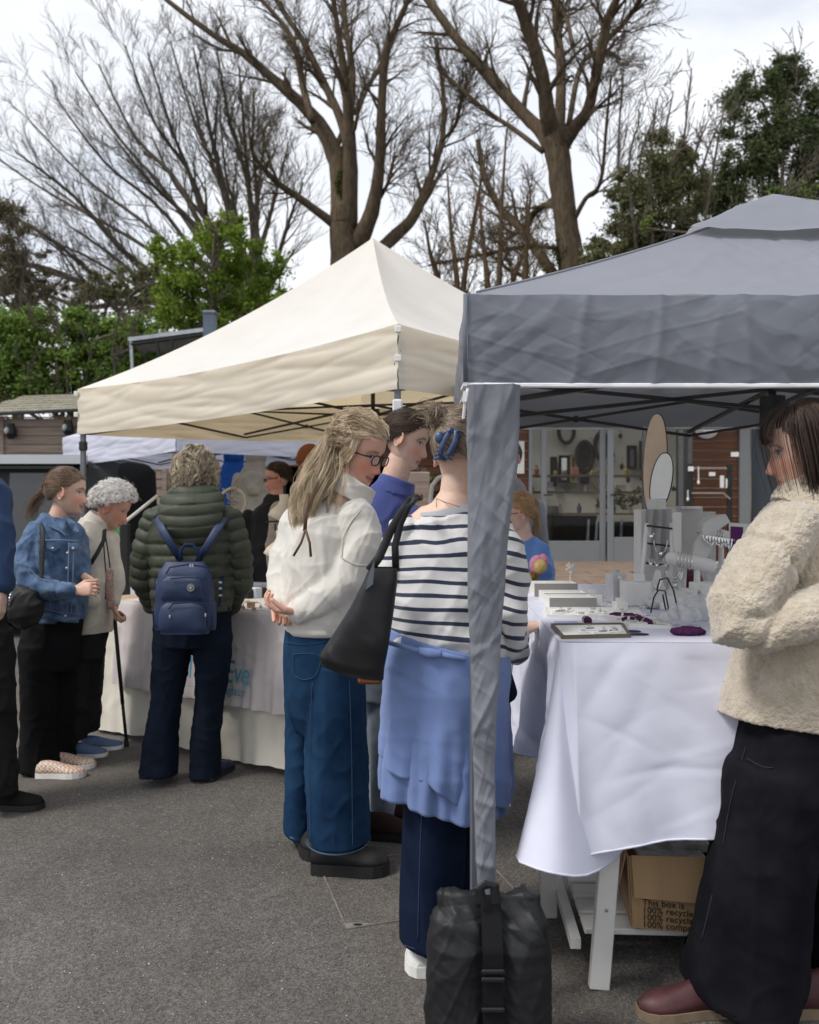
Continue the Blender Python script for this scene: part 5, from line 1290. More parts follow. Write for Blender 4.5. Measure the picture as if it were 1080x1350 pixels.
# ------------------------------------------------------------ purple hoodie
def purple_hoodie_girl():
    Y = 3.80; k = Y / F; base = foot(505, 1096)
    p = thing('person', 'young woman in a purple-blue hoodie with dark hair tied back beside the blonde woman', 'person', base)
    B = basis((.91, -.24, -.30), (.16, 0, 1)); hc = P(536, 579, Y); sc = 1.06; head = (hc, B, sc)
    prims = [T([(515, 655, 0, 24, .07), (520, 632, 0, 18, .058), (528, 607, 0, 17, .055)], Y), T([(500, 850, 0, 30, .09), (505, 700, 0, 36, .09), (513, 660, 0, 26, .07)], Y)]
    body(p, head, prims, .0032, tone=(.56, .37, .29), brow=(.05, .03, .02), blush=.4, lips=(.42, .18, .17))
    hm = M('purple_cotton', (.05, .068, .22), .92, .1, 6, bump=.4, bscale=350, sheen=.25)
    garment(p, 'hoodie', [T([(503, 880, 0, 45, .14), (503, 780, 0, 47, .15), (503, 710, 0, 49, .15), (508, 675, 0, 44, .12), (517, 652, 0, 30, .09), (521, 640, 0, 24, .08)], Y, 32, 'flat'),
        T([(468, 690, .08, 20, .07), (452, 760, .1, 18, .07), (470, 830, .0, 15, .06)], Y), T([(543, 684, -.02, 20, .08), (545, 740, -.1, 18, .07), (560, 800, -.22, 15, .05)], Y)], hm, .008, 3, [('r', .009, (8, 8, 5), rotm('Y', 30), 3), ('n', .008, (6, 6, 6), None, 2)])
    g = G(); v, f_ = tube([P(500, 650, Y + .05), P(516, 643, Y + .01), P(532, 648, Y - .03)], [.05, .07, .05], 16, 'round', depth=[.05, .06, .04], up=(0, 0, 1)); 
    me = fuse([tube([P(519, 652, Y), P(522, 640, Y), P(525, 631, Y)], [.10, .085, .080], 28, 'flat', depth=[.10, .085, .08]), (v, f_)], .007, 4); put('hood_collar', me, hm, p)
    put('jeans', fuse([T([(500, 865, 0, 42, .13), (500, 920, 0, 40, .13)], Y, 28, 'flat'), T([(504, 900, -.02, 22, .10), (508, 1000, -.02, 20, .10), (508, 1075, -.02, 19, .09), (506, 1088, -.02, 20, .09)], Y, 24, 'flat'), T([(492, 900, .12, 20, .10), (500, 1000, .16, 18, .1), (502, 1070, .18, 18, .1)], Y, 24, 'flat')], .008, 3), denim('pale_grey_denim', (.10, .13, .17), (.24, .28, .33)), p)
    brown = M('brown_suede', (.035, .022, .018), .8)
    shoe(p, foot(483, 1104) , (1, -.25), .25, brown, black_sole, .045, .08, .025, name='brown_shoe')
    shoe(p, foot(497, 1085), (1, -.1), .25, brown, black_sole, .045, .08, .025, name='brown_shoe')
    A_ = (0, -.115, -.03); st = pulled(1900, A_, .04, .02)
    st += tail(120, [A_, (0, -.14, -.07), (0, -.13, -.14), (.0, -.11, -.2)], [.008, .014, .014, .008])
    hair_obj(p, head, st, hairmat('dark_brown_hair', (.030, .018, .012), (.075, .045, .030), .35), .0010, 1.035, .02)
# ------------------------------------------------------------ striped top
def striped_woman():
    Y = 2.62; k = Y / F; base = foot(566, 1262)
    p = thing('person', 'woman from behind in a striped top and blue skirt, hair in a claw clip', 'person', base)
    B = basis((.30, .92, -.28), (.0, .12, 1)); hc = P(610, 596, Y); sc = 1.05; head = (hc, B, sc)
    prims = [T([(597, 692, 0, 62, .085), (598, 678, 0, 50, .08), (599, 666, 0, 30, .07), (601, 650, 0, 21, .058), (605, 618, 0, 21, .055)], Y), T([(590, 840, 0, 40, .12), (592, 740, 0, 60, .11), (596, 700, 0, 62, .09)], Y),
        T([(665, 715, -.02, 14, .04), (677, 800, -.04, 14, .04), (665, 850, .06, 12, .035), (680, 840, .22, 11, .03)], Y, 14)]
    prims += hand_prims(P(690, 832, Y + .26), (.6, .8, .2), (0, 0, -1), None, 25, .95)
    body(p, head, prims, .0036, tone=(.60, .40, .31), eyes=True)
    st = attrmat('breton_stripes', 's', [(0, (.62, .61, .60)), (.70, (.022, .030, .060)), ], fract=.0385, bump=.3, bscale=500, sheen=.2, rough=.85)
    torso = [(588, 862, 0, 76, .19), (590, 845, 0, 78, .20), (592, 800, .02, 79, .20), (594, 750, .02, 78, .185), (596, 715, .0, 76, .15), (598, 694, 0, 64, .11), (598, 678, 0, 46, .085)]
    armR = [(655, 700, -.01, 26, .085), (668, 740, -.05, 26, .085), (672, 800, -.07, 25, .08), (668, 835, -.02, 23, .075), (672, 850, .12, 19, .06), (680, 842, .24, 15, .05)]
    armL = [(535, 700, 0, 22, .085), (520, 745, .0, 22, .085), (522, 800, .04, 20, .075), (545, 840, .2, 16, .06)]
    def stripe(co, nr, d, s):
        x = (co[:, 0] - P(592, 0, Y).x); z = co[:, 2] - P(0, 862, Y).z
        body_s = z + .10 * x ** 2 * 6 * np.clip(z / .5, 0, 1) * 1 + .10 * x * (np.clip(1 - z / .28, 0, 1)) + .012 * noise3(co * np.array([5, 5, 9]))
        arm = (x > (.135 + .0 * z)) & (co[:, 2] < P(0, 700, Y).z)
        a0 = z + .22 * (x - .16) + .01 * noise3(co * 7)
        return d, np.where(arm, a0, body_s) + 2
    garment(p, 'striped_top', [T(torso, Y, 40, 'flat'), T(armR, Y), T(armL, Y)], st, .006, 4, [('r', .010, (3, 3, 9), rotm('Y', -20), 3), ('n', .012, (5, 5, 7), rotm('Y', -15), 5), ('r', .008, (5, 5, 10), rotm('Y', 25), 9), ('c', .007, 6, None, 5)], fn=stripe)
    g = G(); v, f_ = tube([P(597, 668, Y), P(598, 672, Y), P(598, 680, Y)], [45 * k, 49 * k, 52 * k], 36, None, depth=[.083, .09, .095]); g.add(v, f_)
    put('neck_binding', g, M('navy_jersey', (.35, .36, .38), .9), p, smooth=True)
    sk = M('periwinkle_cotton', (.15, .215, .42), .9, .07, 5, bump=.35, bscale=420, sheen=.2); sk = sk
    # outer layer hem runs down to the right
    def layer(rows_px, zoff, hemfn, name, seed, hemcol=None):
        rows = []; n = 120
        for t in np.linspace(0, 1, 60):
            row = []
            for a in np.linspace(0, 2 * math.pi, n, endpoint=False):
                x = math.cos(a); y = math.sin(a)
                hem = hemfn(x, y); top = 824 + (x + 1) * 19; py = top + (hem - top) * t
                cx = np.interp(py, [r[0] for r in rows_px], [r[1] for r in rows_px]); hw = np.interp(py, [r[0] for r in rows_px], [r[2] for r in rows_px]) ; dp = np.interp(py, [r[0] for r in rows_px], [r[3] for r in rows_px])
                fl = np.clip((py - 900) / 130, 0, 1) ** 1.3; ph = seed; wv = fl * (.012 * math.sin(a * 11 + ph + 1.6 * math.sin(a * 2)) + .006 * math.sin(a * 23 + ph * 2) + .012 * math.sin(a * 5 + 2))
                q = P(cx, py, Y); r_ = 1 + zoff
                row.append(q + V3((x * (hw * k * r_ + wv), y * (dp * r_ + wv * 1.3), 0)))
            rows.append(row)
        c = np.array(rows); sh_ = c.shape; cc = c.reshape(-1, 3); cen = np.repeat(c.mean(1)[:, None], n, 1).reshape(-1, 3); nn = cc - cen; nn[:, 2] = 0; nn /= np.linalg.norm(nn, axis=1)[:, None]
        cc = cc + nn * (foldv(cc, (6, 6, 9), seed, rotm('Y', 35)) * .004 + foldv(cc, (5, 5, 4), seed + 2, ridge=False) * .006 + crinkle(cc, .006, 5, 7, seed))[:, None]
        o = put(name, G().grid(cc.reshape(sh_), closed=True), sk, p, smooth=True); md = o.modifiers.new('thick', 'SOLIDIFY'); md.thickness = .004; return o
    hipr = [(815, 590, 74, .185), (850, 590, 80, .21), (900, 588, 82, .215), (950, 586, 82, .21), (1000, 583, 82, .205), (1060, 580, 82, .20)]
    layer(hipr, .012, lambda x, y: 1020 + 35 * x + 5 * math.sin(x * 7), 'skirt', 1)
    layer(hipr, -.05, lambda x, y: 1052 + 18 * x, 'underskirt', 3)
    g = G(); v, f_ = tube([P(553, 858, Y - .21), P(566, 861, Y - .222), P(580, 862, Y - .225)], [.010, .014, .010], 12, 'round', depth=[.006, .009, .006]); g.add(v, f_)
    v, f_ = tube([P(508, 846, Y - .15), P(530, 852, Y - .195), P(553, 858, Y - .213)], [.007] * 3, 8, 'flat', depth=[.006] * 3); g.add(v, f_); v, f_ = tube([P(580, 862, Y - .222), P(605, 868, Y - .218), P(630, 873, Y - .19)], [.007] * 3, 8, 'flat', depth=[.006] * 3); g.add(v, f_)
    put('waist_tie', g, sk, p, smooth=True)
    nav = denim('navy_denim', (.005, .009, .024), (.010, .018, .040), .35)
    garment(p, 'trousers', [T([(580, 960, 0, 62, .15), (576, 1020, 0, 48, .14)], Y, 30, 'flat'), T([(574, 1000, -.02, 43, .13), (573, 1080, 0, 43, .13), (571, 1160, 0, 41, .13), (569, 1231, 0, 39, .13)], Y, 32, 'flat'), T([(600, 1000, .16, 34, .12), (598, 1100, .20, 30, .12), (596, 1205, .24, 28, .12)], Y, 26, 'flat')], nav, .008, 6, [('r', .010, (7, 7, 1.5), None, 4), ('n', .010, (6, 6, 2), None, 7), ('c', .004, 6, None, 2)])
    NC = LAST[0]; st3 = M('navy_thread', (.03, .05, .10), .9)
    for l in ([(556, 1075), (553, 1150), (551, 1240)], [(533, 1246), (552, 1252), (580, 1253)]): seam(p, NC, l, st3, .003)
    shoe(p, foot(556, 1285) + V3((0, .24, 0)), (0, -1), .26, M('white_canvas', (.60, .60, .58), .8), white_sole, .047, .06, .028, name='trainer')
    shoe(p, foot(597, 1228) + V3((0, .12, 0)), (.3, 1), .25, M('white_canvas2', (.60, .60, .58), .8), white_sole, .047, .06, .028, name='trainer')
    # jacket tied / pocket corner showing right of the grey strip
    g = G(); v, f_ = tube([P(658, 872, Y - .02), P(663, 893, Y - .02), P(667, 914, Y - .02)], [.02, .03, .035], 12, 'round', depth=[.03, .04, .03]); g.add(v, f_); put('tied_sleeve', g, nav, p, smooth=True)
    # hair twisted up into the clip
    A_ = np.array([-.045, -.088, .052]); hst = []; side = -1
    da = unit((A_ - EC) / ER)
    allr = lambda d: d[2] > np.interp(d[1], [-1, -.5, 0, .3, .6, 1], [-.62, -.60, -.35, .1, .5, .66])
    for d in roots(2800, 0, allr):
        pts = []
        for t in np.linspace(0, 1, 6): pts.append(scalp(unit(slerp(d, da, t) + RS.normal(size=3) * .012), 1.035 + .09 * math.sin(math.pi * t) * RS.uniform(.5, 1.0) + .05 * t))
        pts.append(A_ * 1.12 + RS.normal(size=3) * .010); hst.append(spline(pts, 14))
    for i in range(150):            # tuft sticking out above the clip
        o = RS.normal(size=3) * .012; q = A_ * 1.15 + o; hst.append(spline([q, q + np.array([.005, .0, .022]) + RS.normal(size=3) * .005, q + np.array([-.015, .0, .035]) + RS.normal(size=3) * .007, q + np.array([-.04, .0, .030]) + RS.normal(size=3) * .010], 12))
    hair_obj(p, head, hst, hairmat('streaked_hair', (.09, .065, .045), (.42, .33, .24), .7), .0010, 1.05, 0, pred=allr)
    # claw clip
    cm = M('blue_clip', (.035, .065, .15), .35, .3, 60, spec=.6); c0 = P(597, 572, Y - .10); ax_ = (P(607, 556, Y - .10) - P(589, 600, Y - .10)).normalized()
    cl = G(); sd2 = V3((1, 0, 0)); ctr = P(591, 586, Y - .125)
    for q in (-1, 1):
        pts = [ctr + ax_ * (t * .048) + V3((q * (.004 + .012 * (1 - (t) ** 2)), -.012 * (1 - t * t), 0)) for t in np.linspace(-1, 1, 9)]
        path_strip(cl, pts, .016, .006)
        for t in np.linspace(-.85, .85, 7):
            b_ = ctr + ax_ * (t * .048) + V3((q * .012, -.008, 0)); cl.tube([b_, b_ + V3((q * .012, .008, -.004)), b_ + V3((q * .016, .028, -.006))], [.004, .0035, .002], 6, 'round')
    clo = put('claw_clip', cl, cm, p, smooth=True)
    g = G(); e = P(580, 577, Y - .13); v, f_ = ellipsoid(e, (.014, .010, .018)); g.add(v, f_); put('clip_grip', g, cm, clo, smooth=True)
    g = G(); g.tube([H2W(hc, B, (-.062, -.03, -.17), sc) + V3((0, 0, 0))] + [P(x, y, Y - d_) for x, y, d_ in ((575, 657, .03), (590, 663, .075), (605, 668, .085), (618, 668, .07))], .0012, 5); put('fine_necklace', g, M('gold_chain', (.5, .35, .15), .3, metal=.8), p)
def black_tote():
    Y = 2.40; t = thing('tote_bag', 'large black leather tote bag hanging from the striped woman\'s left shoulder', 'bag', P(470, 882, Y))
    lth = M('tote_leather', (.011, .011, .012), .42, .2, 8, bump=.3, bscale=220, spec=.5)
    rows = []; secs = [(748, 487, 524, .03), (765, 480, 524, .045), (800, 462, 519, .06), (840, 437, 512, .065), (862, 422, 507, .06), (872, 424, 506, .05)]
    top = []
    for py in np.linspace(748, 874, 44):
        x0 = np.interp(py, [s[0] for s in secs], [s[1] for s in secs]); x1 = np.interp(py, [s[0] for s in secs], [s[2] for s in secs]); dp = np.interp(py, [s[0] for s in secs], [s[3] for s in secs]); row = []
        for a in np.linspace(0, 2 * math.pi, 60, endpoint=False):
            x = math.copysign(abs(math.cos(a)) ** .6, math.cos(a)); y = math.copysign(abs(math.sin(a)) ** .6, math.sin(a)); u = (x + 1) / 2
            pyy = py + (20 * u + 4 * math.sin(u * 3) if True else 0) * (py - 748) / 126
            q = P(x0 + (x1 - x0) * u, pyy, Y); row.append(q + V3((0, y * dp, 0)))
        rows.append(row)
    a = np.array(rows); sh_ = a.shape; c = a.reshape(-1, 3); c[:, 1] -= (foldv(c, (12, 4, 5), 3, rotm('Y', -20)) * .008 + foldv(c, (7, 4, 4), 6, rotm('Y', 30), ridge=False) * .010)
    g = G().grid(c.reshape(sh_), closed=True); last = c.reshape(sh_)[-1]; g.add(last, [tuple(range(60))]); o = put('bag_body', g, lth, t, smooth=True)
    g = G(); g.tube([P(487, 752, Y - .02)] + [P(x, y, Y - .0) for x, y in ((500, 735), (515, 700), (530, 675), (541, 660))] + [P(552, 656, Y + .10)], [.012] * 6, 8, depth=[.005] * 6)
    g.tube([P(522, 752, Y - .01)] + [P(x, y, Y + .0) for x, y in ((521, 720), (528, 690), (538, 668), (546, 658))] + [P(556, 656, Y + .10)], [.010] * 6, 8, depth=[.005] * 6); put('shoulder_strap', g, lth, t, smooth=True)
    g = G(); g.add([P(488, 752, Y - .05), P(494, 738, Y - .05), P(492, 770, Y - .052), P(482, 778, Y - .052), P(488, 752, Y - .045), P(494, 738, Y - .045), P(492, 770, Y - .046), P(482, 778, Y - .046)], [(0, 1, 2, 3), (7, 6, 5, 4), (0, 4, 5, 1), (1, 5, 6, 2), (2, 6, 7, 3), (3, 7, 4, 0)]); put('side_flap', g, M('grey_flap', (.10, .11, .13), .4), t)
    t2 = thing('handbag', 'small brown handbag just showing below the black tote', 'bag', P(490, 902, 2.75)); g = G(); g.box(P(488, 889, 2.75), (.075, .06, .055), bev=.008); put('bag_body', g, M('tan_leather', (.17, .055, .015), .45, .2, 20), t2)
# ------------------------------------------------------------ sherpa fleece woman at right
def fleece_woman():
    Y = 2.36; k = Y / F; base = foot(960, 1338)
    p = thing('person', 'dark-haired woman in a thick beige teddy fleece, wide black jeans and burgundy shoes', 'person', base)
    B = basis((-.91, .30, -.18), (-.05, 0, 1)); hc = P(1062, 590, Y); sc = 1.05; head = (hc, B, sc)
    prims = [T([(1062, 690, 0, 40, .08), (1064, 660, 0, 30, .07), (1066, 620, 0, 28, .065)], Y), T([(1060, 900, 0, 50, .1), (1060, 720, 0, 50, .1), (1062, 680, 0, 40, .08)], Y)]
    body(p, head, prims, .0032, tone=(.60, .36, .28), brow=(.05, .035, .03), blush=.35, lips=(.48, .20, .18))
    fm = M('teddy_fleece', (.42, .355, .265), .97, scale=30, col2=(.56, .49, .39), bump=1.0, bscale=170, sheen=.6, bdist=.006)
    torso = [(1040, 945, 0, 92, .19), (1042, 920, 0, 88, .20), (1046, 860, 0, 74, .19), (1050, 780, 0, 70, .18), (1056, 720, 0, 68, .18), (1066, 688, 0, 56, .14), (1072, 668, 0, 46, .12)]
    arm = [(1036, 700, -.10, 36, .11), (1003, 752, -.15, 42, .105), (972, 802, -.18, 40, .10), (966, 824, -.18, 34, .095), (1000, 830, -.20, 32, .085), (1050, 815, -.22, 31, .08), (1110, 790, -.20, 30, .075)]
    far = [(1120, 710, .10, 38, .10), (1140, 790, .08, 36, .10), (1100, 830, -.08, 30, .08)]
    def pile(co, nr, d, s):
        n = (.5 - worley(co, (85, 85, 85), 1)) * .0055 + (.5 - worley(co, (45, 45, 45), 4)) * .0022
        sx, sz = co[:, 0], co[:, 2]
        q = P(1037, 735, Y); groove = 0
        # seam round the upper sleeve and pocket seam
        def line(pts):
            best = np.full(len(co), 9.)
            for a, b in zip(pts[:-1], pts[1:]):
                a = np.array([P(*a, Y - .2).x, P(*a, Y - .2).z]); b = np.array([P(*b, Y - .2).x, P(*b, Y - .2).z]); w_ = np.stack([sx, sz], -1); t = np.clip(((w_ - a) @ (b - a)) / ((b - a) @ (b - a)), 0, 1); best = np.minimum(best, np.linalg.norm(w_ - a - t[:, None] * (b - a), axis=1))
            return best
        fr = (co[:, 1] < Y)
        for pts, w_, dd in (([(995, 705), (1025, 712), (1042, 740), (1030, 770), (1000, 820), (985, 858)], .007, .012), ([(1030, 850), (1022, 880), (1014, 903)], .006, .016), ([(1013, 905), (1011, 950)], .006, .007), ([(1042, 740), (1060, 770)], .006, .009)):
            n = n - fr * dd * gs(line(pts), w_)
        return d + n, s
    garment(p, 'teddy_fleece', [T(torso, Y, 40, 'flat'), T(arm, Y, 30), T(far, Y, 24)], fm, .0038, 3, [('n', .008, (5, 5, 5), None, 3), ('r', .004, (5, 5, 3), rotm('Y', 40), 6)], fn=pile)
    def pile2(co, nr, d, s): return d + (.5 - worley(co, (85, 85, 85), 2)) * .006, s
    garment(p, 'collar', [tube([P(1066, 684, Y), P(1076, 668, Y), P(1088, 650, Y)], [.112, .112, .108], 32, 'flat', depth=[.112, .108, .10], up=(0, 1, 0))], fm, .004, 3, [], fn=pile2)
    jm = M('washed_black_denim', (.005, .005, .007), .9, scale=5, col2=(.014, .014, .018), bump=.5, bscale=400, detail=9)
    garment(p, 'wide_jeans', [T([(1050, 925, 0, 68, .17), (1044, 985, -.01, 74, .18), (1040, 1040, -.02, 78, .18), (1036, 1090, -.02, 70, .15)], Y, 34, 'flat'),
        T([(1025, 1010, -.04, 62, .15), (1012, 1080, -.04, 62, .15), (997, 1150, -.03, 64, .16), (984, 1225, -.02, 68, .17), (974, 1296, 0, 73, .18)], Y, 36, 'flat', up=(0, 1, 0)),
        T([(1090, 1010, .10, 50, .14), (1100, 1150, .12, 52, .15), (1112, 1330, .14, 60, .16)], Y, 30, 'flat')], jm, .008, 10, [('r', .012, (7, 7, 1.6), rotm('Y', -8), 4), ('n', .014, (6, 6, 1.5), None, 7), ('r', .004, (11, 11, 8), rotm('Y', 30), 9), ('c', .004, 6, None, 2)])
    BC = LAST[0]; st4 = M('black_thread', (.035, .035, .042), .9)
    for l in ([(990, 962), (965, 1050), (948, 1140), (925, 1240)], [(985, 1000), (1010, 1012), (1040, 1008)], [(1020, 965), (1012, 1100), (1000, 1250)]): seam(p, BC, l, st4, .003)
    g = G()
    a0, a1 = P(974, 1300, Y), P(974, 1327, Y)
    v, f_ = tube([P(978, 1268, Y), P(976, 1283, Y), P(974, 1298, Y)], [71.5 * k, 73 * k, 74 * k], 44, None, depth=[.182, .185, .188]); g.add(v, f_); put('deep_hem', g, jm, p, smooth=True)
    bur = M('burgundy_leather', (.062, .022, .024), .5, .35, 14, spec=.4, bump=.3, bscale=150); tan = M('tan_sole', (.20, .15, .10), .7, .2, 20)
    shoe(p, foot(935, 1334) + V3((.085, .0, 0)), (-1, -.02), .275, bur, tan, .046, .080, .022, name='shoe')
    shoe(p, foot(1120, 1335), (-1, .1), .28, bur, tan, .05, .085, .026, name='shoe')
    st = []; side = 1 if (B @ np.array([1, 0, 0]))[1] < 0 else -1
    for d in roots(3200, -.02):
        crown = np.array([0, -.02, .125])
        d2 = unit([d[0], d[1] * .95 - .05, 0.0001]); 
        if d[1] > .26: continue
        r_ = 1.07 + .08 * RS.rand(); o = RS.normal(size=3) * .006; z1 = -.125 - .02 * RS.rand() - (.015 if d[1] < -.3 else 0)
        yy = scalp(d2, r_); pts = [scalp(unit([d[0] * .3, d[1] * .3 - .02, 1]), 1.05), scalp(unit([d2[0], d2[1], .9]), r_), scalp(unit([d2[0], d2[1], .25]), r_ + .03) + o, np.array([yy[0] * 1.02, yy[1], -.04]) + o, np.array([yy[0] * .97, yy[1] * .96, z1 * .7]) + o, np.array([yy[0] * .88, yy[1] * .9, z1]) + o * 1.5]
        st.append(spline(pts, 18))
    for i in range(420):             # fringe
        u = RS.uniform(-1, 1); d = unit([u * .6, .55, .95]); pts = [scalp(unit([u * .25, .25, 1]), 1.05), scalp(d, 1.09 + .04 * RS.rand()), scalp(unit([u * .72, .85, .52]), 1.15 + .04 * RS.rand()), np.array([u * .062, .096 + .008 * RS.rand() - abs(u) * .012, .044]), np.array([u * .066, .092 - abs(u) * .016 + .006 * RS.rand(), .024 + .014 * RS.rand()])]; st.append(spline(pts, 14))
    for i in range(9):              # strands falling across the cheek
        x0 = side * RS.uniform(.06, .082); y0_ = RS.uniform(.0, .040); pts = [scalp(unit([side * .5, .3, .9]), 1.07), scalp(unit([side * .95, .35, .4]), 1.13), np.array([x0 * 1.05, y0_, -.01]), np.array([x0, y0_ * .95 + .005, -.06]), np.array([x0 * .9, y0_ * .8, -.115])]; st.append(spline(pts, 16))
    hair_obj(p, head, st, hairmat('dark_bob_hair', (.024, .016, .012), (.085, .056, .042), .45, .35), .0010, 1.05, .03)
# ------------------------------------------------------------ green puffer woman
def green_coat_woman():
    Y = 4.42; k = Y / F; base = foot(245, 1030)
    p = thing('person', 'fair-haired woman from behind in a dark green quilted coat and flared jeans', 'person', base)
    B = basis((.30, .92, -.22), (.02, .1, 1)); hc = P(259, 629, Y); sc = 1.04; head = (hc, B, sc)
    prims = [T([(254, 690, 0, 22, .06), (256, 655, 0, 16, .055)], Y), T([(254, 790, 0, 28, .09), (252, 690, 0, 34, .08)], Y), T([(205, 700, 0, 8, .03), (188, 765, .0, 8, .03), (208, 795, .16, 7, .025)], Y, 12), T([(303, 700, 0, 8, .03), (318, 765, 0, 8, .03), (302, 795, .16, 7, .025)], Y, 12)]
    prims += hand_prims(P(212, 794, Y + .20), (.6, .8, 0), (0, 0, -1), None, 35, .95) + hand_prims(P(298, 794, Y + .20), (-.6, .8, 0), (0, 0, -1), None, 35, .95, thumb=-1)
    body(p, head, prims, .0045, tone=(.58, .38, .29))
    cm = M('green_nylon', (.044, .050, .032), .55, .12, 8, bump=.35, bscale=120, spec=.4)
    torso = [(254, 806, 0, 52, .155), (254, 790, 0, 54, .16), (254, 745, 0, 56, .165), (253, 705, 0, 58, .15), (254, 678, 0, 52, .12), (256, 662, 0, 34, .09)]
    aL = [(208, 688, 0, 22, .08), (193, 730, 0, 20, .08), (190, 765, .04, 18, .075), (203, 795, .14, 14, .06)]
    aR = [(300, 688, 0, 22, .08), (314, 730, 0, 20, .08), (316, 768, .04, 18, .075), (303, 797, .14, 14, .06)]
    axes = [AX(torso, Y), AX(aL, Y), AX(aR, Y)]
    def quilt(co, nr, d, s):
        x = co[:, 0]; wob = .006 * noise3(co * np.array([6, 6, 3])) ; s2 = s + wob + .02 * np.abs(x - P(254, 0, Y).x) * 0
        per = .058; ph = np.abs(np.sin(np.pi * s2 / per)); puff = ph ** .45
        pk = foldv(co, (22, 22, 5), 6, ridge=True) * .006 * (1 - ph)
        return d + .016 * (puff - .8) + pk, s2
    garment(p, 'quilted_coat', [T(torso, Y, 36, 'flat'), T(aL, Y), T(aR, Y)], cm, .0065, 2, [('n', .008, (7, 7, 7), None, 3)], axes=axes, fn=quilt)
    hood = [T([(252, 713, -.15, 20, .03), (252, 698, -.16, 36, .05), (252, 678, -.12, 44, .09), (253, 662, -.06, 44, .11), (256, 652, 0, 34, .09)], Y)]
    def hq(co, nr, d, s): z = (P(0, 652, Y).z - co[:, 2]) + .15 * (co[:, 0] - P(252, 0, Y).x) ** 2 * 4; return d + .010 * (np.abs(np.sin(np.pi * z / .055)) ** .5 - .8), s
    garment(p, 'hood', hood, cm, .006, 2, [('n', .006, (9, 9, 9), None, 3)], fn=hq)
    jn = denim('dark_indigo_denim', (.006, .009, .016), (.012, .018, .032), .3)
    garment(p, 'flared_jeans', [T([(254, 798, 0, 51, .14), (254, 828, 0, 52, .15), (254, 850, 0, 50, .14)], Y, 32, 'flat'), T([(229, 838, 0, 27, .12), (224, 880, 0, 23.5, .105), (219, 925, 0, 20, .085), (213, 965, 0, 21, .09), (210, 1019, 0, 25, .11)], Y, 28, 'flat'), T([(280, 838, 0, 27, .12), (280, 880, .02, 23, .105), (276, 925, .03, 18.5, .085), (272, 965, .04, 19, .09), (271, 1021, .05, 21, .11)], Y, 28, 'flat')], jn, .007, 3,
        [('r', .006, (9, 9, 4), None, 4), ('r', .004, (6, 6, 14), rotm('Y', 20), 8)])
    nv = M('navy_leather', (.02, .03, .07), .4, .3, 30)
    shoe(p, foot(190, 1028) + V3((0, .0, 0)), (.15, 1), .25, nv, black_sole, .045, .07, .018, name='shoe'); shoe(p, foot(272, 1032), (.3, 1), .25, nv, black_sole, .045, .07, .018, name='shoe')
    st = []
    pr3 = lambda q: q[2] > np.interp(q[1], [-1, 0, .4, 1], [-.85, -.6, .2, .6])
    def lock3():
        d = roots(1, 0, pr3)[0]; r_ = 1.10 + .16 * RS.rand(); j = RS.normal(size=3) * .22; fall = unit(d + np.array([.1, 0, -.7]) + j); f2 = unit(d + np.array([.12, 0, -1.3]) + j * 1.3)
        return [scalp(d, 1.0), scalp(unit(d + j * .4), r_), scalp(fall, r_ + .06), scalp(f2, r_ + .10) + np.array([0, 0, -.015])]
    st += locks(110, 16, lock3, 18, .0045, .012, .75)
    for d in roots(300, -.05, pr3):
        ph = RS.uniform(0, 6.28); r_ = 1.12 + .14 * RS.rand(); fall = unit(d + np.array([.1, 0, -.7])); f2 = unit(d + np.array([.12, 0, -1.4]))
        pts = [scalp(d, 1.0), scalp(unit(d + RS.normal(size=3) * .16), r_ + .03), scalp(unit(fall + RS.normal(size=3) * .22), r_ + .10), scalp(unit(f2 + RS.normal(size=3) * .2), r_ + .05) + np.array([0, 0, -.01])]
        s = spline(pts, 18)
        for i in range(18): s[i] += .014 * min(1, i / 6) * np.array([math.sin(ph + i * .8), math.cos(ph + i * .9), math.sin(ph * 2 + i * .7)])
        st.append(s)
    hair_obj(p, head, st, hairmat('tousled_fair_hair', (.22, .16, .10), (.66, .57, .42), .6), .0012, 1.08, 0, pred=lambda q: q[2] > np.interp(q[1], [-1, 0, .4, 1], [-.8, -.5, .3, .7]))
    # ---- backpack
    Yb = Y - .20; bp = thing('backpack', 'small navy backpack with round badge worn over the green quilted coat', 'backpack', P(249, 833, Yb))
    bm = M('navy_nylon', (.020, .035, .085), .55, .15, 12, bump=.4, bscale=300, spec=.4); bt = M('navy_webbing', (.018, .030, .075), .7)
    def pouch(x0, x1, y0_, y1_, d0, d1, nm, par, mt=bm, seed=0):
        cx, hw = (x0 + x1) / 2, (x1 - x0) / 2; kk = Yb / F; n = 48; rows = []
        for t in np.linspace(0, 1, 26):
            py = y0_ + (y1_ - y0_) * t; e = math.sin(math.pi * t) ** .35 if 0 < t < 1 else .25; e = max(e, .55 if t > .5 else .35); row = []
            for a in np.linspace(0, 2 * math.pi, n, endpoint=False):
                x = math.copysign(abs(math.cos(a)) ** .6, math.cos(a)); y = math.copysign(abs(math.sin(a)) ** .6, math.sin(a)); hw2 = hw * (.80 + .20 * min(1, math.sin(math.pi * min(max(t, .02), .98)) * 2.2)) * (1 if t > .4 else (.84 + .16 * t / .4))
                row.append(P(cx + hw2 * x, py, Yb) + V3((0, -(d0 + d1) / 2 + y * (d1 - d0) / 2 * e, 0)))
            rows.append(row)
        a = np.array(rows); c = a.reshape(-1, 3); c = c + np.stack([np.zeros(len(c)), -foldv(c, (14, 5, 14), seed + 2, ridge=False) * .004, np.zeros(len(c))], -1)
        g = G().grid(c.reshape(a.shape), closed=True); q = c.reshape(a.shape); g.add(q[0], [tuple(range(n))]); g.add(q[-1], [tuple(range(n - 1, -1, -1))]); return put(nm, g, mt, par, smooth=True)
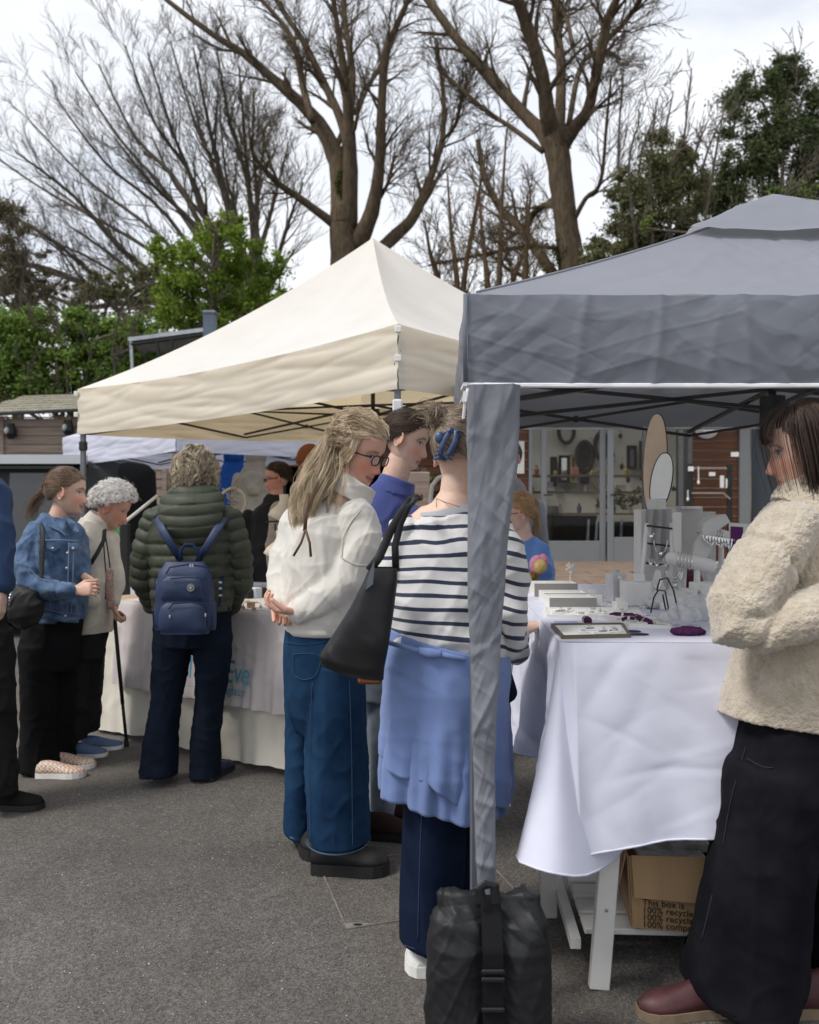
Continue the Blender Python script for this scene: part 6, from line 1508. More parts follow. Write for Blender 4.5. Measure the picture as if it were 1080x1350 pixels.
    main = pouch(211, 285, 740, 833, -.02, .13, 'main_pack', bp)
    up_ = pouch(222, 276, 757, 790, .10, .16, 'upper_pocket', bp, seed=3); lo = pouch(220, 280, 790, 831, .10, .165, 'lower_pocket', bp, seed=5)
    pouch(209, 219, 790, 828, .02, .09, 'side_pocket', bp, seed=7); pouch(278, 288, 790, 828, .02, .09, 'side_pocket', bp, seed=8)
    g = G(); c = P(252, 775, Yb - .166); g.tube([c, c - V3((0, .006, 0))], [.021, .018], 20, up=(0, 0, 1)); bd = put('round_badge', g, M('badge_metal', (.09, .11, .13), .4, metal=.4), bp)
    g = G(); g.tube([c - V3((0, .007, 0)) + V3((.014 * math.cos(a), 0, .014 * math.sin(a))) for a in np.linspace(0, 6.283, 20)], .0016, 5, None); g.ell(c - V3((0, .007, 0)), (.006, .003, .008), n=8, m=6); put('badge_emblem', g, M('badge_light', (.35, .36, .33), .4), bd)
    zp = M('zip_metal', (.6, .6, .6), .3, metal=.8)
    g = G(); g.tube([P(x, y, Yb - .13) for x, y in ((219, 757), (224, 748), (249, 744), (273, 748), (279, 757))], .0035, 6); put('zip', g, bt, bp); g = G(); g.tube([P(x, y, Yb - .164) for x, y in ((225, 763), (249, 761), (273, 763))], .003, 6); put('zip', g, bt, bp); g = G(); g.tube([P(x, y, Yb - .167) for x, y in ((222, 803), (228, 796), (250, 794), (270, 796), (278, 803))], .003, 6); put('zip', g, bt, bp)
    for x, y, d_ in ((251, 746, .145), (254, 746, .145), (224, 813, .17), (271, 811, .17)): g = G(); g.box(P(x, y, Yb - d_), (.008, .005, .016), bev=.002); put('zip_pull', g, zp, bp)
    g = G(); g.tube([P(x, y, Yb - d_) for x, y, d_ in ((238, 740, .03), (238, 726, .03), (244, 718, .03), (254, 718, .03), (261, 725, .03), (262, 740, .03))], .0075, 8, depth=.005); put('grab_loop', g, bt, bp, smooth=True)
    for pts in ([(207, 683, -.02), (215, 700, .10), (228, 722, .10), (240, 742, .03)], [(296, 683, -.02), (285, 700, .10), (272, 722, .10), (259, 742, .03)]):
        g = G(); v, f_ = tube([P(x, y, Yb - d_ + .08) for x, y, d_ in pts], [.020, .020, .019, .015], 10, 'flat', depth=[.006] * 4); g.add(v, f_); put('shoulder_strap', g, bm, bp, smooth=True)
    for sx, x in ((-1, 210), (1, 289)):
        g = G(); g.tube([P(x, 800, Yb + .02), P(x + sx * 2, 780, Yb + .03), P(x + sx * 6, 760, Yb + .12)], .006, 6); st_ = put('webbing_strap', g, bt, bp); 
        for y in (768, 776, 785): g = G(); g.box(P(x + sx * 1.5, y, Yb + .01), (.016, .010, .010), bev=.002); put('strap_buckle', g, zp, st_)
# ------------------------------------------------------------ denim jacket girl
def denim_girl():
    Y = 4.72; k = Y / F; base = foot(62, 1018)
    p = thing('person', 'smiling young woman with a ponytail in a denim jacket, black flares and checked shoes', 'person', base)
    B = basis((.96, .08, -.08), (.03, 0, 1)); hc = P(89, 648, Y); sc = 1.06; head = (hc, B, sc)
    prims = [T([(72, 705, 0, 20, .06), (78, 680, 0, 13, .052), (84, 665, 0, 12.5, .05)], Y), T([(68, 800, 0, 24, .08), (70, 700, 0, 30, .07)], Y)]
    prims += [T([(40, 715, -.08, 8, .035), (36, 765, -.12, 8, .035), (98, 779, -.2, 7, .028)], Y, 12), T([(98, 715, .05, 8, .03), (106, 748, .0, 7, .03), (112, 760, -.05, 6, .026)], Y, 12)]
    prims += hand_prims(P(99, 778, Y - .22), (1, -.1, .1), (0, 1, -.4), None, 45, .95, thumb=1) + hand_prims(P(111, 760, Y - .06), (.55, -.3, -.4), (.3, .9, 0), None, 75, .82, thumb=-1)
    body(p, head, prims, .0034, tone=(.60, .37, .28), brow=(.16, .10, .06), blush=.35, smile=1.6, lips=(.48, .18, .17))
    dm = denim('blue_denim_jacket', (.022, .055, .125), (.13, .205, .33), .5, 16)
    torso = [(80, 818, 0, 31, .14), (79, 800, 0, 34, .155), (77, 760, 0, 36, .165), (74, 720, 0, 37, .155), (73, 695, 0, 31, .12), (76, 680, 0, 20, .085)]
    near = [(50, 700, -.04, 14, .06), (40, 725, -.09, 17, .07), (35, 752, -.13, 18, .075), (42, 770, -.16, 15, .065), (64, 777, -.20, 13, .055), (90, 778, -.22, 10, .05)]
    far = [(97, 703, .04, 15, .065), (104, 728, .04, 13, .06), (108, 748, .0, 11, .05), (110, 760, -.03, 9, .045)]
    garment(p, 'denim_jacket', [T(torso, Y, 34, 'flat'), T(near, Y), T(far, Y)], dm, .006, 3, [('r', .007, (9, 8, 6), rotm('Y', 30), 3), ('r', .006, (13, 11, 9), rotm('Y', -40), 6), ('n', .008, (8, 8, 8), None, 8), ('c', .006, 10, None, 2)])
    DC = LAST[0]; st5 = M('denim_thread', (.16, .22, .32), .9)
    for l in ([(52, 700), (50, 720), (52, 742)], [(36, 745), (52, 762), (80, 768)], [(54, 800), (80, 808), (106, 809)]): seam(p, DC, l, st5, .004)
    lite = denim('faded_denim', (.10, .16, .26), (.18, .25, .35), .4, 30); btn = M('metal_button', (.6, .55, .48), .3, metal=.6)
    g = G(); path_strip(g, [P(50, 808, Y - .13), P(65, 812, Y - .165), P(85, 817, Y - .165), P(104, 818, Y - .12)], .028, .008); put('waistband', g, dm, p, smooth=True)
    # collar: two pointed flaps
    for pts in ([(60, 680), (70, 684), (86, 706), (78, 700), (64, 694)], [(86, 680), (100, 690), (104, 701), (96, 700), (90, 690)]):
        d_ = -.125 if pts[0][0] < 80 else -.10; a = [P(x, y, Y + d_ + (.03 if i in (0, 1) else 0)) for i, (x, y) in enumerate(pts)]; b = [q + V3((0, .012, 0)) for q in a]; n = len(a)
        g = G(); g.add(a + b, [tuple(range(n)), tuple(range(2 * n - 1, n - 1, -1))] + [(i, n + i, n + (i + 1) % n, (i + 1) % n) for i in range(n)]); put('collar', g, dm, p)
    for pts in ([(62, 715), (79, 715), (79, 722), (71, 727), (62, 722)], [(92, 716), (103, 716), (103, 722), (98, 726), (92, 722)]):
        a = [P(x, y, Y - .172) for x, y in pts]; b = [q + V3((0, .014, 0)) for q in a]; n = len(a)
        g = G(); g.add(a + b, [tuple(range(n)), tuple(range(2 * n - 1, n - 1, -1))] + [(i, n + i, n + (i + 1) % n, (i + 1) % n) for i in range(n)]); fl_ = put('pocket_flap', g, dm, p)
        g = G(); g.ell(P(sum(q[0] for q in pts) / 5 - 1, 723, Y - .178), (.007, .004, .007), n=10, m=6); put('button', g, btn, fl_)
    for x, y in ((89, 729), (88, 749), (86, 770), (86, 812)): g = G(); g.ell(P(x, y, Y - .172), (.007, .004, .007), n=10, m=6); put('button', g, btn, p)
    g = G()
    for pts in ([(60, 712), (82, 712), (104, 713)], [(91, 715), (90, 760), (88, 812)], [(62, 728), (66, 770), (66, 805)], [(97, 728), (96, 770), (94, 808)]): path_strip(g, [P(x, y, Y - (.162 if x < 95 else .15)) for x, y in pts], .006, .008)
    put('seams', g, lite, p, smooth=True)
    g = G(); v, f_ = tube([P(88, 778, Y - .22), P(97, 778.5, Y - .22)], [10.5 * k, 9.5 * k], 18, 'flat', depth=[.052, .048]); g.add(v, f_); put('cuff', g, dm, p, smooth=True)
    bk_ = M('black_jersey', (.010, .010, .011), .9, .2, 8, sheen=.1)
    garment(p, 'black_flares', [T([(73, 808, 0, 36, .13), (66, 850, 0, 38, .14), (64, 880, 0, 36, .13)], Y, 32, 'flat'), T([(52, 850, -.05, 27, .11), (52, 930, -.05, 23, .10), (51, 975, -.04, 22, .10), (53, 1012, -.02, 26, .12)], Y, 28, 'flat'), T([(80, 850, .06, 22, .11), (77, 930, .08, 19, .09), (77, 975, .1, 18, .10), (79, 1005, .12, 19, .11)], Y, 28, 'flat')], bk_, .007, 10, [('r', .007, (8, 8, 2), None, 4), ('r', .004, (8, 8, 12), rotm('Y', 25), 3)])
    chk = bpy.data.materials.new('checked_canvas'); chk.use_nodes = True; t = chk.node_tree; b = t.nodes['Principled BSDF']; tcn = N(t, 'ShaderNodeTexCoord'); ck = N(t, 'ShaderNodeTexChecker', i_Scale=85.0); ck.inputs[1].default_value = (.62, .55, .46, 1); ck.inputs[2].default_value = (.45, .24, .16, 1); t.links.new(tcn.outputs['Object'], ck.inputs[0]); t.links.new(ck.outputs[0], b.inputs['Base Color'])
    shoe(p, foot(62, 1024) - V3((.05, 0, 0)), (1, -.12), .26, chk, white_sole, .046, .062, .024, name='slip_on_shoe'); shoe(p, foot(80, 1013) - V3((.06, 0, 0)), (1, -.05), .25, chk, white_sole, .046, .062, .024, name='slip_on_shoe')
    A_ = (0.0, -.112, .012); st = pulled(2000, A_, .05, .02)
    side = 1 if (B @ np.array([1, 0, 0]))[1] < 0 else -1
    Bi = np.linalg.inv(B)
    def W2H(w_): return (Bi @ (np.array(tuple(w_)) - np.array(tuple(hc)))) / sc
    st += tail(190, [A_, W2H(P(54, 652, Y)), W2H(P(44, 665, Y)), W2H(P(38, 685, Y + .02))], [.006, .014, .022, .026], wave=.005)
    hair_obj(p, head, st, hairmat('light_brown_hair', (.10, .062, .038), (.24, .155, .095), .4), .0011, 1.04, .02)
    g = G(); g.tube([H2W(hc, B, (0, -.118, .012), sc) + V3((.010 * math.cos(a) * 0, .014 * math.cos(a), .014 * math.sin(a))) for a in np.linspace(0, 6.28, 14)], .004, 6, None); put('hair_tie', g, bk_, p)
    g = G(); sp = H2W(hc, B, (side * .078, -.006, -.042), sc); g.ell(sp, (.003, .003, .003), n=8, m=6); put('earring', g, btn, p)
    # bag
    sb = thing('shoulder_bag', 'black slouchy shoulder bag on the denim jacket woman, hanging at her back', 'bag', P(32, 822, Y - .22)); bl = M('black_bag_cloth', (.018, .018, .018), .6, .2, 12)
    me = fuse([T([(20, 778, -.24, 8, .02), (28, 786, -.24, 20, .05), (32, 800, -.24, 26, .06), (34, 812, -.24, 24, .06), (36, 819, -.24, 18, .04)], Y)], .006, 3); co, nr = getco(me); setco(me, co + nr * (foldv(co, (12, 9, 9), 3, rotm('Y', 30)) * .006)[:, None]); put('bag_body', me, bl, sb)
    g = G(); v, f_ = tube([P(x, y, Y + d_) for x, y, d_ in ((48, 686, .0), (53, 689, -.09), (56, 702, -.155), (56, 735, -.185), (54, 765, -.215), (44, 792, -.27))], [.013] * 6, 8, 'flat', depth=[.004] * 6); g.add(v, f_); put('strap', g, bl, sb, smooth=True)
    for i in range(7): g = G(); g.ell(P(11 + i * 1.2, 797 - i * 4.0, Y - .29), (.009, .006, .009), n=8, m=6); put('silver_stud', g, M('silver_%d' % i, (.75, .75, .75), .25, metal=.7) if i == 0 else bpy.data.materials['silver_0'], sb)
# ------------------------------------------------------------ old lady with stick
def old_lady():
    Y = 4.98; k = Y / F; base = foot(110, 993)
    p = thing('person', 'elderly woman with curly white hair stooping in a cream fleece and dark trousers', 'person', base)
    B = basis((.88, .06, -.42), (.42, 0, .9)); hc = P(149, 668, Y); sc = 1.02; head = (hc, B, sc)
    prims = [T([(122, 705, 0, 16, .06), (134, 692, 0, 13, .05), (143, 682, 0, 12, .05)], Y), T([(115, 800, 0, 24, .08), (120, 705, 0, 26, .07)], Y), T([(140, 720, .05, 7, .03), (148, 770, .0, 6, .03), (151, 800, -.06, 5.5, .025)], Y, 12)]
    prims += hand_prims(P(151, 797, Y - .07), (.15, -.1, -1), (.7, .2, 0), None, 62, .95, thumb=1)
    body(p, head, prims, .0036, tone=(.52, .28, .20), brow=(.40, .33, .28), blush=.4, lips=(.40, .18, .16))
    wm = M('cream_wool_fleece', (.60, .56, .48), .97, .08, 20, bump=.9, bscale=160, sheen=.5, bdist=.004)
    garment(p, 'fleece', [T([(119, 833, 0, 27, .14), (119, 815, 0, 29, .15), (121, 770, 0, 30, .155), (121, 725, 0, 29, .14), (119, 700, 0, 24, .115), (124, 686, 0, 17, .085)], Y, 32, 'flat'), T([(140, 712, .02, 15, .07), (148, 745, .0, 14, .065), (152, 775, -.03, 12, .055), (151, 792, -.06, 9, .045)], Y), T([(108, 712, -.10, 16, .06), (104, 760, -.13, 14, .06), (120, 790, -.16, 11, .05)], Y)], wm, .006, 3, [('r', .008, (8, 8, 5), rotm('Y', 30), 3), ('n', .010, (7, 7, 7), None, 5)])
    g = G(); rows = []
    put('stand_collar', fuse([tube([P(121, 700, Y), P(128, 690, Y), P(134, 682, Y)], [.088, .080, .074], 26, 'flat', depth=[.085, .078, .07])], .006, 3), wm, p)
    tr = M('charcoal_trousers', (.022, .021, .021), .9, .25, 10)
    garment(p, 'trousers', [T([(117, 825, 0, 25, .12), (112, 865, 0, 24, .12)], Y, 28, 'flat'), T([(104, 855, -.03, 19, .10), (99, 920, -.02, 17, .09), (95, 972, .0, 19, .09)], Y, 24, 'flat'), T([(122, 855, .08, 15, .1), (118, 920, .1, 14, .09), (118, 962, .12, 14, .08)], Y, 24, 'flat')], tr, .008, 8, [('r', .010, (9, 9, 6), rotm('Y', 30), 4)])
    bs = M('blue_canvas', (.09, .14, .24), .8); shoe(p, foot(86, 1000) - V3((.02, -.05, 0)), (1, -.15), .25, bs, white_sole, .046, .06, .018, name='blue_shoe'); shoe(p, foot(108, 988), (1, -.05), .24, bs, white_sole, .046, .06, .018, name='blue_shoe')
    st = []
    for d in roots(560, 0, lambda q: q[2] > np.interp(q[1], [-1, -.2, .1, .5, 1], [-.55, -.25, .05, .42, .55])):
        base_ = scalp(d, 1.0); up_ = unit(d * ER); t1_ = unit(np.cross(up_, RS.normal(size=3))); t2_ = np.cross(up_, t1_); r_ = RS.uniform(.008, .014); pts = []; ph = RS.uniform(0, 6.28); h = RS.uniform(.020, .042)
        for a in np.linspace(0, 1, 18): pts.append(base_ + up_ * h * min(1, a * 1.6) + (t1_ * math.cos(ph + a * 9) + t2_ * math.sin(ph + a * 9)) * r_ * (1.1 - .3 * a))
        for _ in range(3): o = RS.normal(size=3) * .0022; st.append(np.array(pts) + o)
    hair_obj(p, head, st, hairmat('white_curly_hair', (.78, .75, .70), (.92, .91, .88), .08, .6), .0015, 1.10, 0, pred=lambda q: q[2] > np.interp(q[1], [-1, -.2, .1, .5, 1], [-.5, -.2, .15, .5, .62]))
    bc_ = M('black_cord', (.015, .015, .015), .6)
    g = G(); path_strip(g, [P(138, 698, Y - .09), P(137, 712, Y - .15), P(128, 730, Y - .19), P(119, 744, Y - .22)], .024, .005); put('black_strap', g, bc_, p, smooth=True)
    g = G(); g.tube([P(136, 706, Y - .13), P(138, 735, Y - .18), P(141, 768, Y - .2), P(139, 790, Y - .2)], .004, 6); g.tube([P(138, 700, Y - .1), P(143, 730, Y - .15), P(146, 756, Y - .19)], .004, 6); put('lanyard', g, bc_, p)
    g = G(); v, f_ = tube([P(x, y, Y - .2) for x, y in ((145, 752), (144, 775), (146, 800))], [.022, .024, .020], 12, 'round', depth=[.014] * 3); g.add(v, f_); put('patterned_pouch', g, M('floral_pattern', (.20, .08, .06), .8, scale=110, col2=(.55, .42, .34), detail=2), p, smooth=True)
    cn = thing('walking_stick', 'black walking stick with wooden handle planted by the elderly woman', 'walking stick', foot(167, 984))
    Yc = foot(167, 984).y; b0 = foot(167, 984); top = P(151, 812, Yc - .06)
    g = G(); g.tube([b0 + V3((0, 0, .02)), lerp(b0, top, .35)], .0095, 10); g.tube([lerp(b0, top, .33), top], .0115, 10); put('shaft', g, M('black_alloy', (.015, .015, .015), .35, spec=.5), cn, smooth=True)
    g = G(); g.tube([b0, b0 + V3((-.003, 0, .045))], [.016, .012], 10); put('rubber_foot', g, bc_, cn)
    g = G(); g.tube([top + V3((-.035, 0, .01)), top + V3((-.01, 0, .022)), top + V3((.03, 0, .016)), top + V3((.055, 0, .0))], [.012, .015, .014, .010], 10, 'round'); put('handle', g, M('polished_wood', (.16, .04, .02), .3, spec=.6), cn, smooth=True)
# ------------------------------------------------------------ man cut by the left edge
def edge_man():
    Y = 4.08; k = Y / F; base = foot(-20, 1060)
    p = thing('person', 'person cut off by the left picture edge in navy jacket and black shoes', 'person', base)
    B = basis((.8, .5, -.1), (0, 0, 1)); hc = P(-32, 560, Y); head = (hc, B, 1.06)
    prims = [T([(-34, 640, 0, 20, .06), (-33, 600, 0, 16, .055)], Y), T([(-34, 780, 0, 30, .09), (-34, 650, 0, 40, .08)], Y), T([(0, 700, -.05, 9, .035), (2, 780, -.08, 7, .026)], Y, 12)] + hand_prims(P(3, 782, Y - .09), (0, -.1, -1), (-1, 0, 0), None, 30, 1.0)
    body(p, head, prims, .005, tone=(.56, .34, .26))
    jm = M('navy_jacket', (.025, .05, .115), .8, .2, 10, bump=.4, bscale=300)
    garment(p, 'jacket', [T([(-34, 800, 0, 42, .15), (-34, 700, 0, 46, .15), (-34, 645, 0, 44, .13), (-34, 622, 0, 24, .09)], Y, 32, 'flat'), T([(-4, 650, -.02, 16, .07), (2, 705, -.06, 15, .07), (4, 770, -.09, 13, .06)], Y)], jm, .008, 3, [('r', .010, (8, 8, 5), rotm('Y', 25), 3)])
    tm = M('dark_trousers', (.018, .017, .018), .9, .2, 8)
    garment(p, 'trousers', [T([(-34, 790, 0, 40, .14), (-32, 850, 0, 40, .14)], Y, 30, 'flat'), T([(-10, 830, -.02, 24, .12), (-4, 940, -.02, 20, .10), (0, 1045, 0, 22, .10)], Y, 28, 'flat'), T([(-55, 830, .05, 24, .12), (-58, 940, .06, 20, .10), (-60, 1030, .08, 20, .10)], Y, 26, 'flat')], tm, .008, 3, [('r', .012, (8, 8, 4), rotm('Y', 25), 4), ('r', .005, (8, 8, 10), None, 3)])
    sd3 = M('black_suede', (.014, .013, .013), .85, .2, 40)
    shoe(p, foot(-22, 1066), (1, -.12), .30, sd3, black_sole, .05, .085, .024, name='suede_shoe'); shoe(p, foot(-80, 1040), (1, .1), .30, sd3, black_sole, .05, .085, .024, name='suede_shoe')
    g = G(); g.tube([P(1, 1032, Y - .02), P(8, 1036, Y - .06), P(14, 1040, Y - .02)], .008, 6); g.tube([P(6, 1036, Y - .05), P(13, 1034, Y - .07)], .006, 6, 'round'); put('laces', g, sd3, p)
# ------------------------------------------------------------ child behind the table
def child():
    Y = 4.9; k = Y / F; base = V3((P(700, 0, Y).x, Y, gz(.7, Y)))
    p = thing('person', 'red-haired child with a ponytail and glasses in a blue sweatshirt behind the white table', 'person', base)
    B = basis((-.97, .02, -.12), (0, 0, 1)); hc = P(684, 676, Y); sc = .93; head = (hc, B, sc)
    prims = [T([(694, 722, 0, 18, .05), (690, 705, 0, 11, .042), (688, 690, 0, 11, .042)], Y), T([(700, 830, 0, 18, .07), (698, 725, 0, 24, .06)], Y)] + hand_prims(P(690, 768, Y - .16), (-1, -.1, .1), (0, 0, 1), None, 45, .75)
    body(p, head, prims, .0038, tone=(.66, .44, .35), brow=(.35, .20, .11), blush=.35)
    bm = attrmat('blue_sweatshirt', 's', [(0, (.13, .27, .62)), (.9, (.13, .27, .62))], bump=.3, sheen=.2)
    bm = M('sky_blue_cotton', (.12, .25, .58), .9, .06, 6, bump=.3, bscale=300, sheen=.2)
    garment(p, 'sweatshirt', [T([(704, 850, 0, 28, .11), (704, 780, 0, 28, .12), (702, 740, 0, 28, .11), (698, 722, 0, 22, .08), (694, 712, 0, 13, .06)], Y, 28, 'flat'), T([(712, 728, -.06, 14, .055), (716, 756, -.10, 13, .055), (702, 770, -.15, 10, .045)], Y)], bm, .008, 3, [('r', .008, (8, 8, 6), rotm('Y', 30), 3)])
    g = G()
    for i, (x, w_) in enumerate(((684, 2.5), (687.5, 2), (690.5, 2.5))): g.box(P(x, 720 + i * .3, Y - .115), (w_ * k, .006, .016))
    put('chest_print', g, M('white_print', (.75, .75, .75)), p)
    put('trousers', fuse([T([(704, 840, 0, 26, .10), (704, 900, 0, 24, .1)], Y, 24, 'flat'), T([(694, 880, 0, 13, .07), (692, 960, 0, 12, .07), (692, 1002, 0, 12, .07)], Y, 20, 'flat'), T([(716, 880, 0, 13, .07), (718, 960, 0, 12, .07), (718, 1000, 0, 12, .07)], Y, 20, 'flat')], .009, 3), denim('child_jeans', (.02, .04, .09), (.05, .09, .16)), p)
    for x in (692, 718): shoe(p, V3((P(x, 0, Y).x + .08, Y, 0)), (-1, -.2), .21, white_sole, white_sole, .04, .06, .02, name='trainer')
    A_ = (0, -.10, .02); st = pulled(800, A_, .05, .02); Bi = np.linalg.inv(B)
    def W2H(w_): return (Bi @ (np.array(tuple(w_)) - np.array(tuple(hc)))) / sc
    st += tail(140, [A_, W2H(P(706, 680, Y)), W2H(P(708, 695, Y)), W2H(P(706, 708, Y))], [.006, .012, .012, .008])
    hair_obj(p, head, st, hairmat('ginger_hair', (.34, .19, .08), (.60, .40, .20), .35), .0012, 1.05, .02)
    g = G(); v, f_ = ellipsoid(P(703, 668, Y), (.016, .018, .02)); g.add(v, f_); put('scrunchie', g, M('pale_pink_cloth', (.65, .48, .42), .9), p, smooth=True)
    g = G()
    for sx in (-1, 1):
        g.tube([H2W(hc, B, (sx * .031 + .020 * math.cos(a), .094, -.003 + .015 * math.sin(a)), sc) for a in np.linspace(0, 6.283, 16)], .0022, 5, None); g.tube([H2W(hc, B, (sx * .052, .088, 0), sc), H2W(hc, B, (sx * .078, .05, 0), sc), H2W(hc, B, (sx * .079, -.01, 0), sc)], .002, 5)
    put('glasses', g, M('brown_glasses', (.03, .015, .01), .3), p)
    # bright toy in her hands and knitted dark bag
    t = thing('soft_toy', 'colourful pink and yellow soft toy held by the child', 'toy', P(711, 752, Y - .24)); 
    g = G(); g.ell(P(712, 747, Y - .22), (.036, .03, .042)); put('yellow_body', g, M('toy_yellow', (.75, .55, .20), .8, .3, 30), t, smooth=True)
    g = G(); g.ell(P(709, 745, Y - .205), (.046, .03, .055)); g.ell(P(716, 741, Y - .20), (.03, .03, .045))
    put('pink_edge', g, M('toy_pink', (.70, .30, .42), .8, .2, 30), t, smooth=True)
    t = thing('knitted_pouch', 'mustard knitted pouch with navy base held in front of the child', 'bag', P(692, 790, Y - .2)); g = G(); g.ell(P(692, 764, Y - .2), (.075, .05, .05)); put('knit_top', fuse(g, .008, 2), M('mustard_knit', (.22, .14, .02), .95, .5, 50, bump=1, bscale=60, bdist=.01), t)
    g = G(); v, f_ = tube([P(690, 768, Y - .2), P(689, 785, Y - .2), P(689, 800, Y - .2)], [.07, .07, .05], 16, 'round', depth=[.045] * 3); g.add(v, f_); put('navy_base', g, M('navy_knit', (.02, .02, .06), .9), t, smooth=True)
# ------------------------------------------------------------ figures further back
def back_person(label, px, Y, htop, f, tone, hairlen, parts, hairmatc, voxel=.009, sc=1.0, feet=None, extra=None):
    """px: head centre x, htop: picture y of the crown"""
    k = Y / F; hz = P(0, htop, Y).z - .125 * sc; hc = V3((P(px, 0, Y).x, Y, hz)); g0 = gz(hc.x, Y)
    p = thing('person', label, 'person', V3((hc.x, Y, g0))); B = basis(f, (0, 0, 1)); head = (hc, B, sc)
    nb = hc + V3((0, 0, -.20 * sc))
    prims = [tube([hc + V3((0, 0, -.08)), nb], [.055, .07], 14, 'round'), tube([nb + V3((0, 0, -.07)), V3((hc.x, Y, g0 + .95))], [.07, .09], 14, 'round')]
    body(p, head, prims, .0055, tone=tone, smooth=1)
    H = hz - g0
    for nm, mat, sec in parts:
        pr = [tube([V3((hc.x + a[0], Y + a[1], g0 + a[2] * H)) for a in s_], [a[3] for a in s_], 18, 'flat' if nm.startswith('trou') or nm.startswith('jean') else 'round', depth=[a[4] for a in s_]) for s_ in sec]
        garment(p, nm, pr, mat, voxel, 2, [('r', .012, (6, 6, 4), rotm('Y', 30), 3)])
    if hairlen is not None:
        st = []
        for d in roots(500, hairlen[0]):
            da = unit([d[0], d[1] - .4, -.35 if d[1] < .3 else .3]); pts = [scalp(unit(slerp(d, da, t)), 1.04 + .04 * RS.rand()) for t in (0, .35, .7)]
            if hairlen[1] > 0: pts.append(pts[-1] + np.array([0, -.01, -hairlen[1] * RS.uniform(.6, 1)]))
            st.append(spline(pts, 8))
        hair_obj(p, head, st, hairmatc, .002, 1.04, hairlen[0] + .03)
    for sx in (-.09, .09): shoe(p, V3((hc.x + sx - f[0] * .1, Y - f[1] * .1, 0)), (f[0], f[1]), .26, black_lth, black_sole, .045, .07, .02)
    return p, head
def std_parts(cm, tm, w_=.21, arm=None):
    arms = arm or [[(-w_ - .02, 0, .80, .065, .07), (-w_ - .06, -.02, .62, .055, .06), (-w_ - .02, -.12, .48, .045, .045)], [(w_ + .02, 0, .80, .065, .07), (w_ + .06, -.02, .62, .055, .06), (w_ + .02, -.12, .48, .045, .045)]]
    return [('jacket', cm, [[(0, 0, .47, w_, .15), (0, 0, .65, w_, .15), (0, 0, .80, w_ + .02, .13), (0, 0, .875, .12, .09)]] + arms),
            ('trousers', tm, [[(0, 0, .54, w_ - .03, .13), (0, 0, .46, w_ - .03, .13)], [(-.09, 0, .5, .085, .10), (-.09, 0, .05, .07, .08)], [(.09, 0, .5, .085, .10), (.09, 0, .05, .07, .08)]])]
for fn_ in (white_jumper_woman, purple_hoodie_girl, striped_woman, black_tote, fleece_woman, green_coat_woman, denim_girl, old_lady, edge_man, child): fn_()
def hood_on(pp, hd, mt):
    c = hd[0]; g = G(); v, f_ = ellipsoid(c + V3((0, .02, -.17)), (.13, .13, .13)); g.add(v, f_); v, f_ = ellipsoid(c + V3((0, -.02, 0)), (.105, .12, .15)); g.add(v, f_); put('hood', fuse(g, .009, 2), mt, pp)
navyj = denim('back_navy_jeans', (.012, .022, .05), (.03, .05, .10)); grn = M('back_grey_green', (.11, .13, .10), .9)
# seller in the dark jacket
pm, hm_ = back_person('man with glasses in a black jacket and jeans standing behind the Eve stall', 366, 6.9, 608, (-.80, -.30, -.15), (.52, .26, .20), (.06, 0), std_parts(M('back_black_jacket', (.022, .022, .025), .7, .2, 5), navyj, .22), hairmat('short_dark_hair', (.025, .016, .012), (.06, .04, .03)), sc=1.05)
q1, q2 = back_person('person in a bright blue hooded coat with back turned under the white gazebo', 308, 10.6, 570, (.1, .95, -.2), (.5, .35, .28), (0, .08), std_parts(M('royal_blue_coat', (.01, .10, .42), .7, .1, 5), M('back_dark_cloth', (.02, .02, .025), .9), .20), hairmat('back_brown_hair', (.05, .03, .02), (.09, .06, .04)))
sk_ = M('bare_leg', (.50, .27, .22), .6)
q3, q4 = back_person('person in a cream hooded top and olive shorts with bare legs, beside the blue coat', 337, 10.2, 568, (.1, .95, -.1), (.55, .38, .3), (0, .12), [('hooded_top', M('back_cream_top', (.42, .38, .30), .95), [[(0, 0, .55, .19, .14), (0, 0, .80, .20, .13), (0, 0, .88, .11, .09)], [(-.21, 0, .80, .06, .06), (-.25, 0, .55, .055, .055)], [(.21, 0, .80, .06, .06), (.25, 0, .55, .055, .055)], [(0, -.12, .80, .12, .07), (0, -.14, .72, .08, .05)]]),
    ('olive_shorts', grn, [[(0, 0, .58, .18, .14), (0, 0, .40, .19, .15)]]), ('bare_legs', sk_, [[(-.08, 0, .45, .075, .08), (-.08, 0, .25, .055, .06), (-.08, 0, .04, .045, .05)], [(.08, 0, .45, .075, .08), (.08, 0, .25, .055, .06), (.08, 0, .04, .045, .05)]])], hairmat('back_hair3', (.05, .03, .02), (.09, .06, .04)))
hood_on(q1, q2, bpy.data.materials['royal_blue_coat']); hood_on(q3, q4, bpy.data.materials['back_cream_top'])
pb, hb = back_person('person in a rust-brown beanie half hidden behind the blonde woman', 409, 6.2, 588, (.2, .9, -.1), (.5, .33, .26), None, std_parts(M('back_cream_coat', (.30, .27, .22), .9, .4, 8), navyj, .20), None)
g = G(); c, B_, s2 = hb; v, f_ = ellipsoid(np.array(tuple(c)) + np.array([0, 0, .035]), (.098, .112, .108), None, 24, 14); g.add(v, f_); put('beanie', g, M('rust_knit', (.21, .075, .030), .95, .15, 40, bump=.8, bscale=90, bdist=.004), pb, smooth=True)
g = G(); v, f_ = tube([Vector(c) + V3((0, 0, .0)), Vector(c) + V3((0, 0, .05))], [.101, .103], 24, 'flat', depth=[.115, .117]); g.add(v, f_); put('beanie_brim', g, bpy.data.materials['rust_knit'], pb, smooth=True)
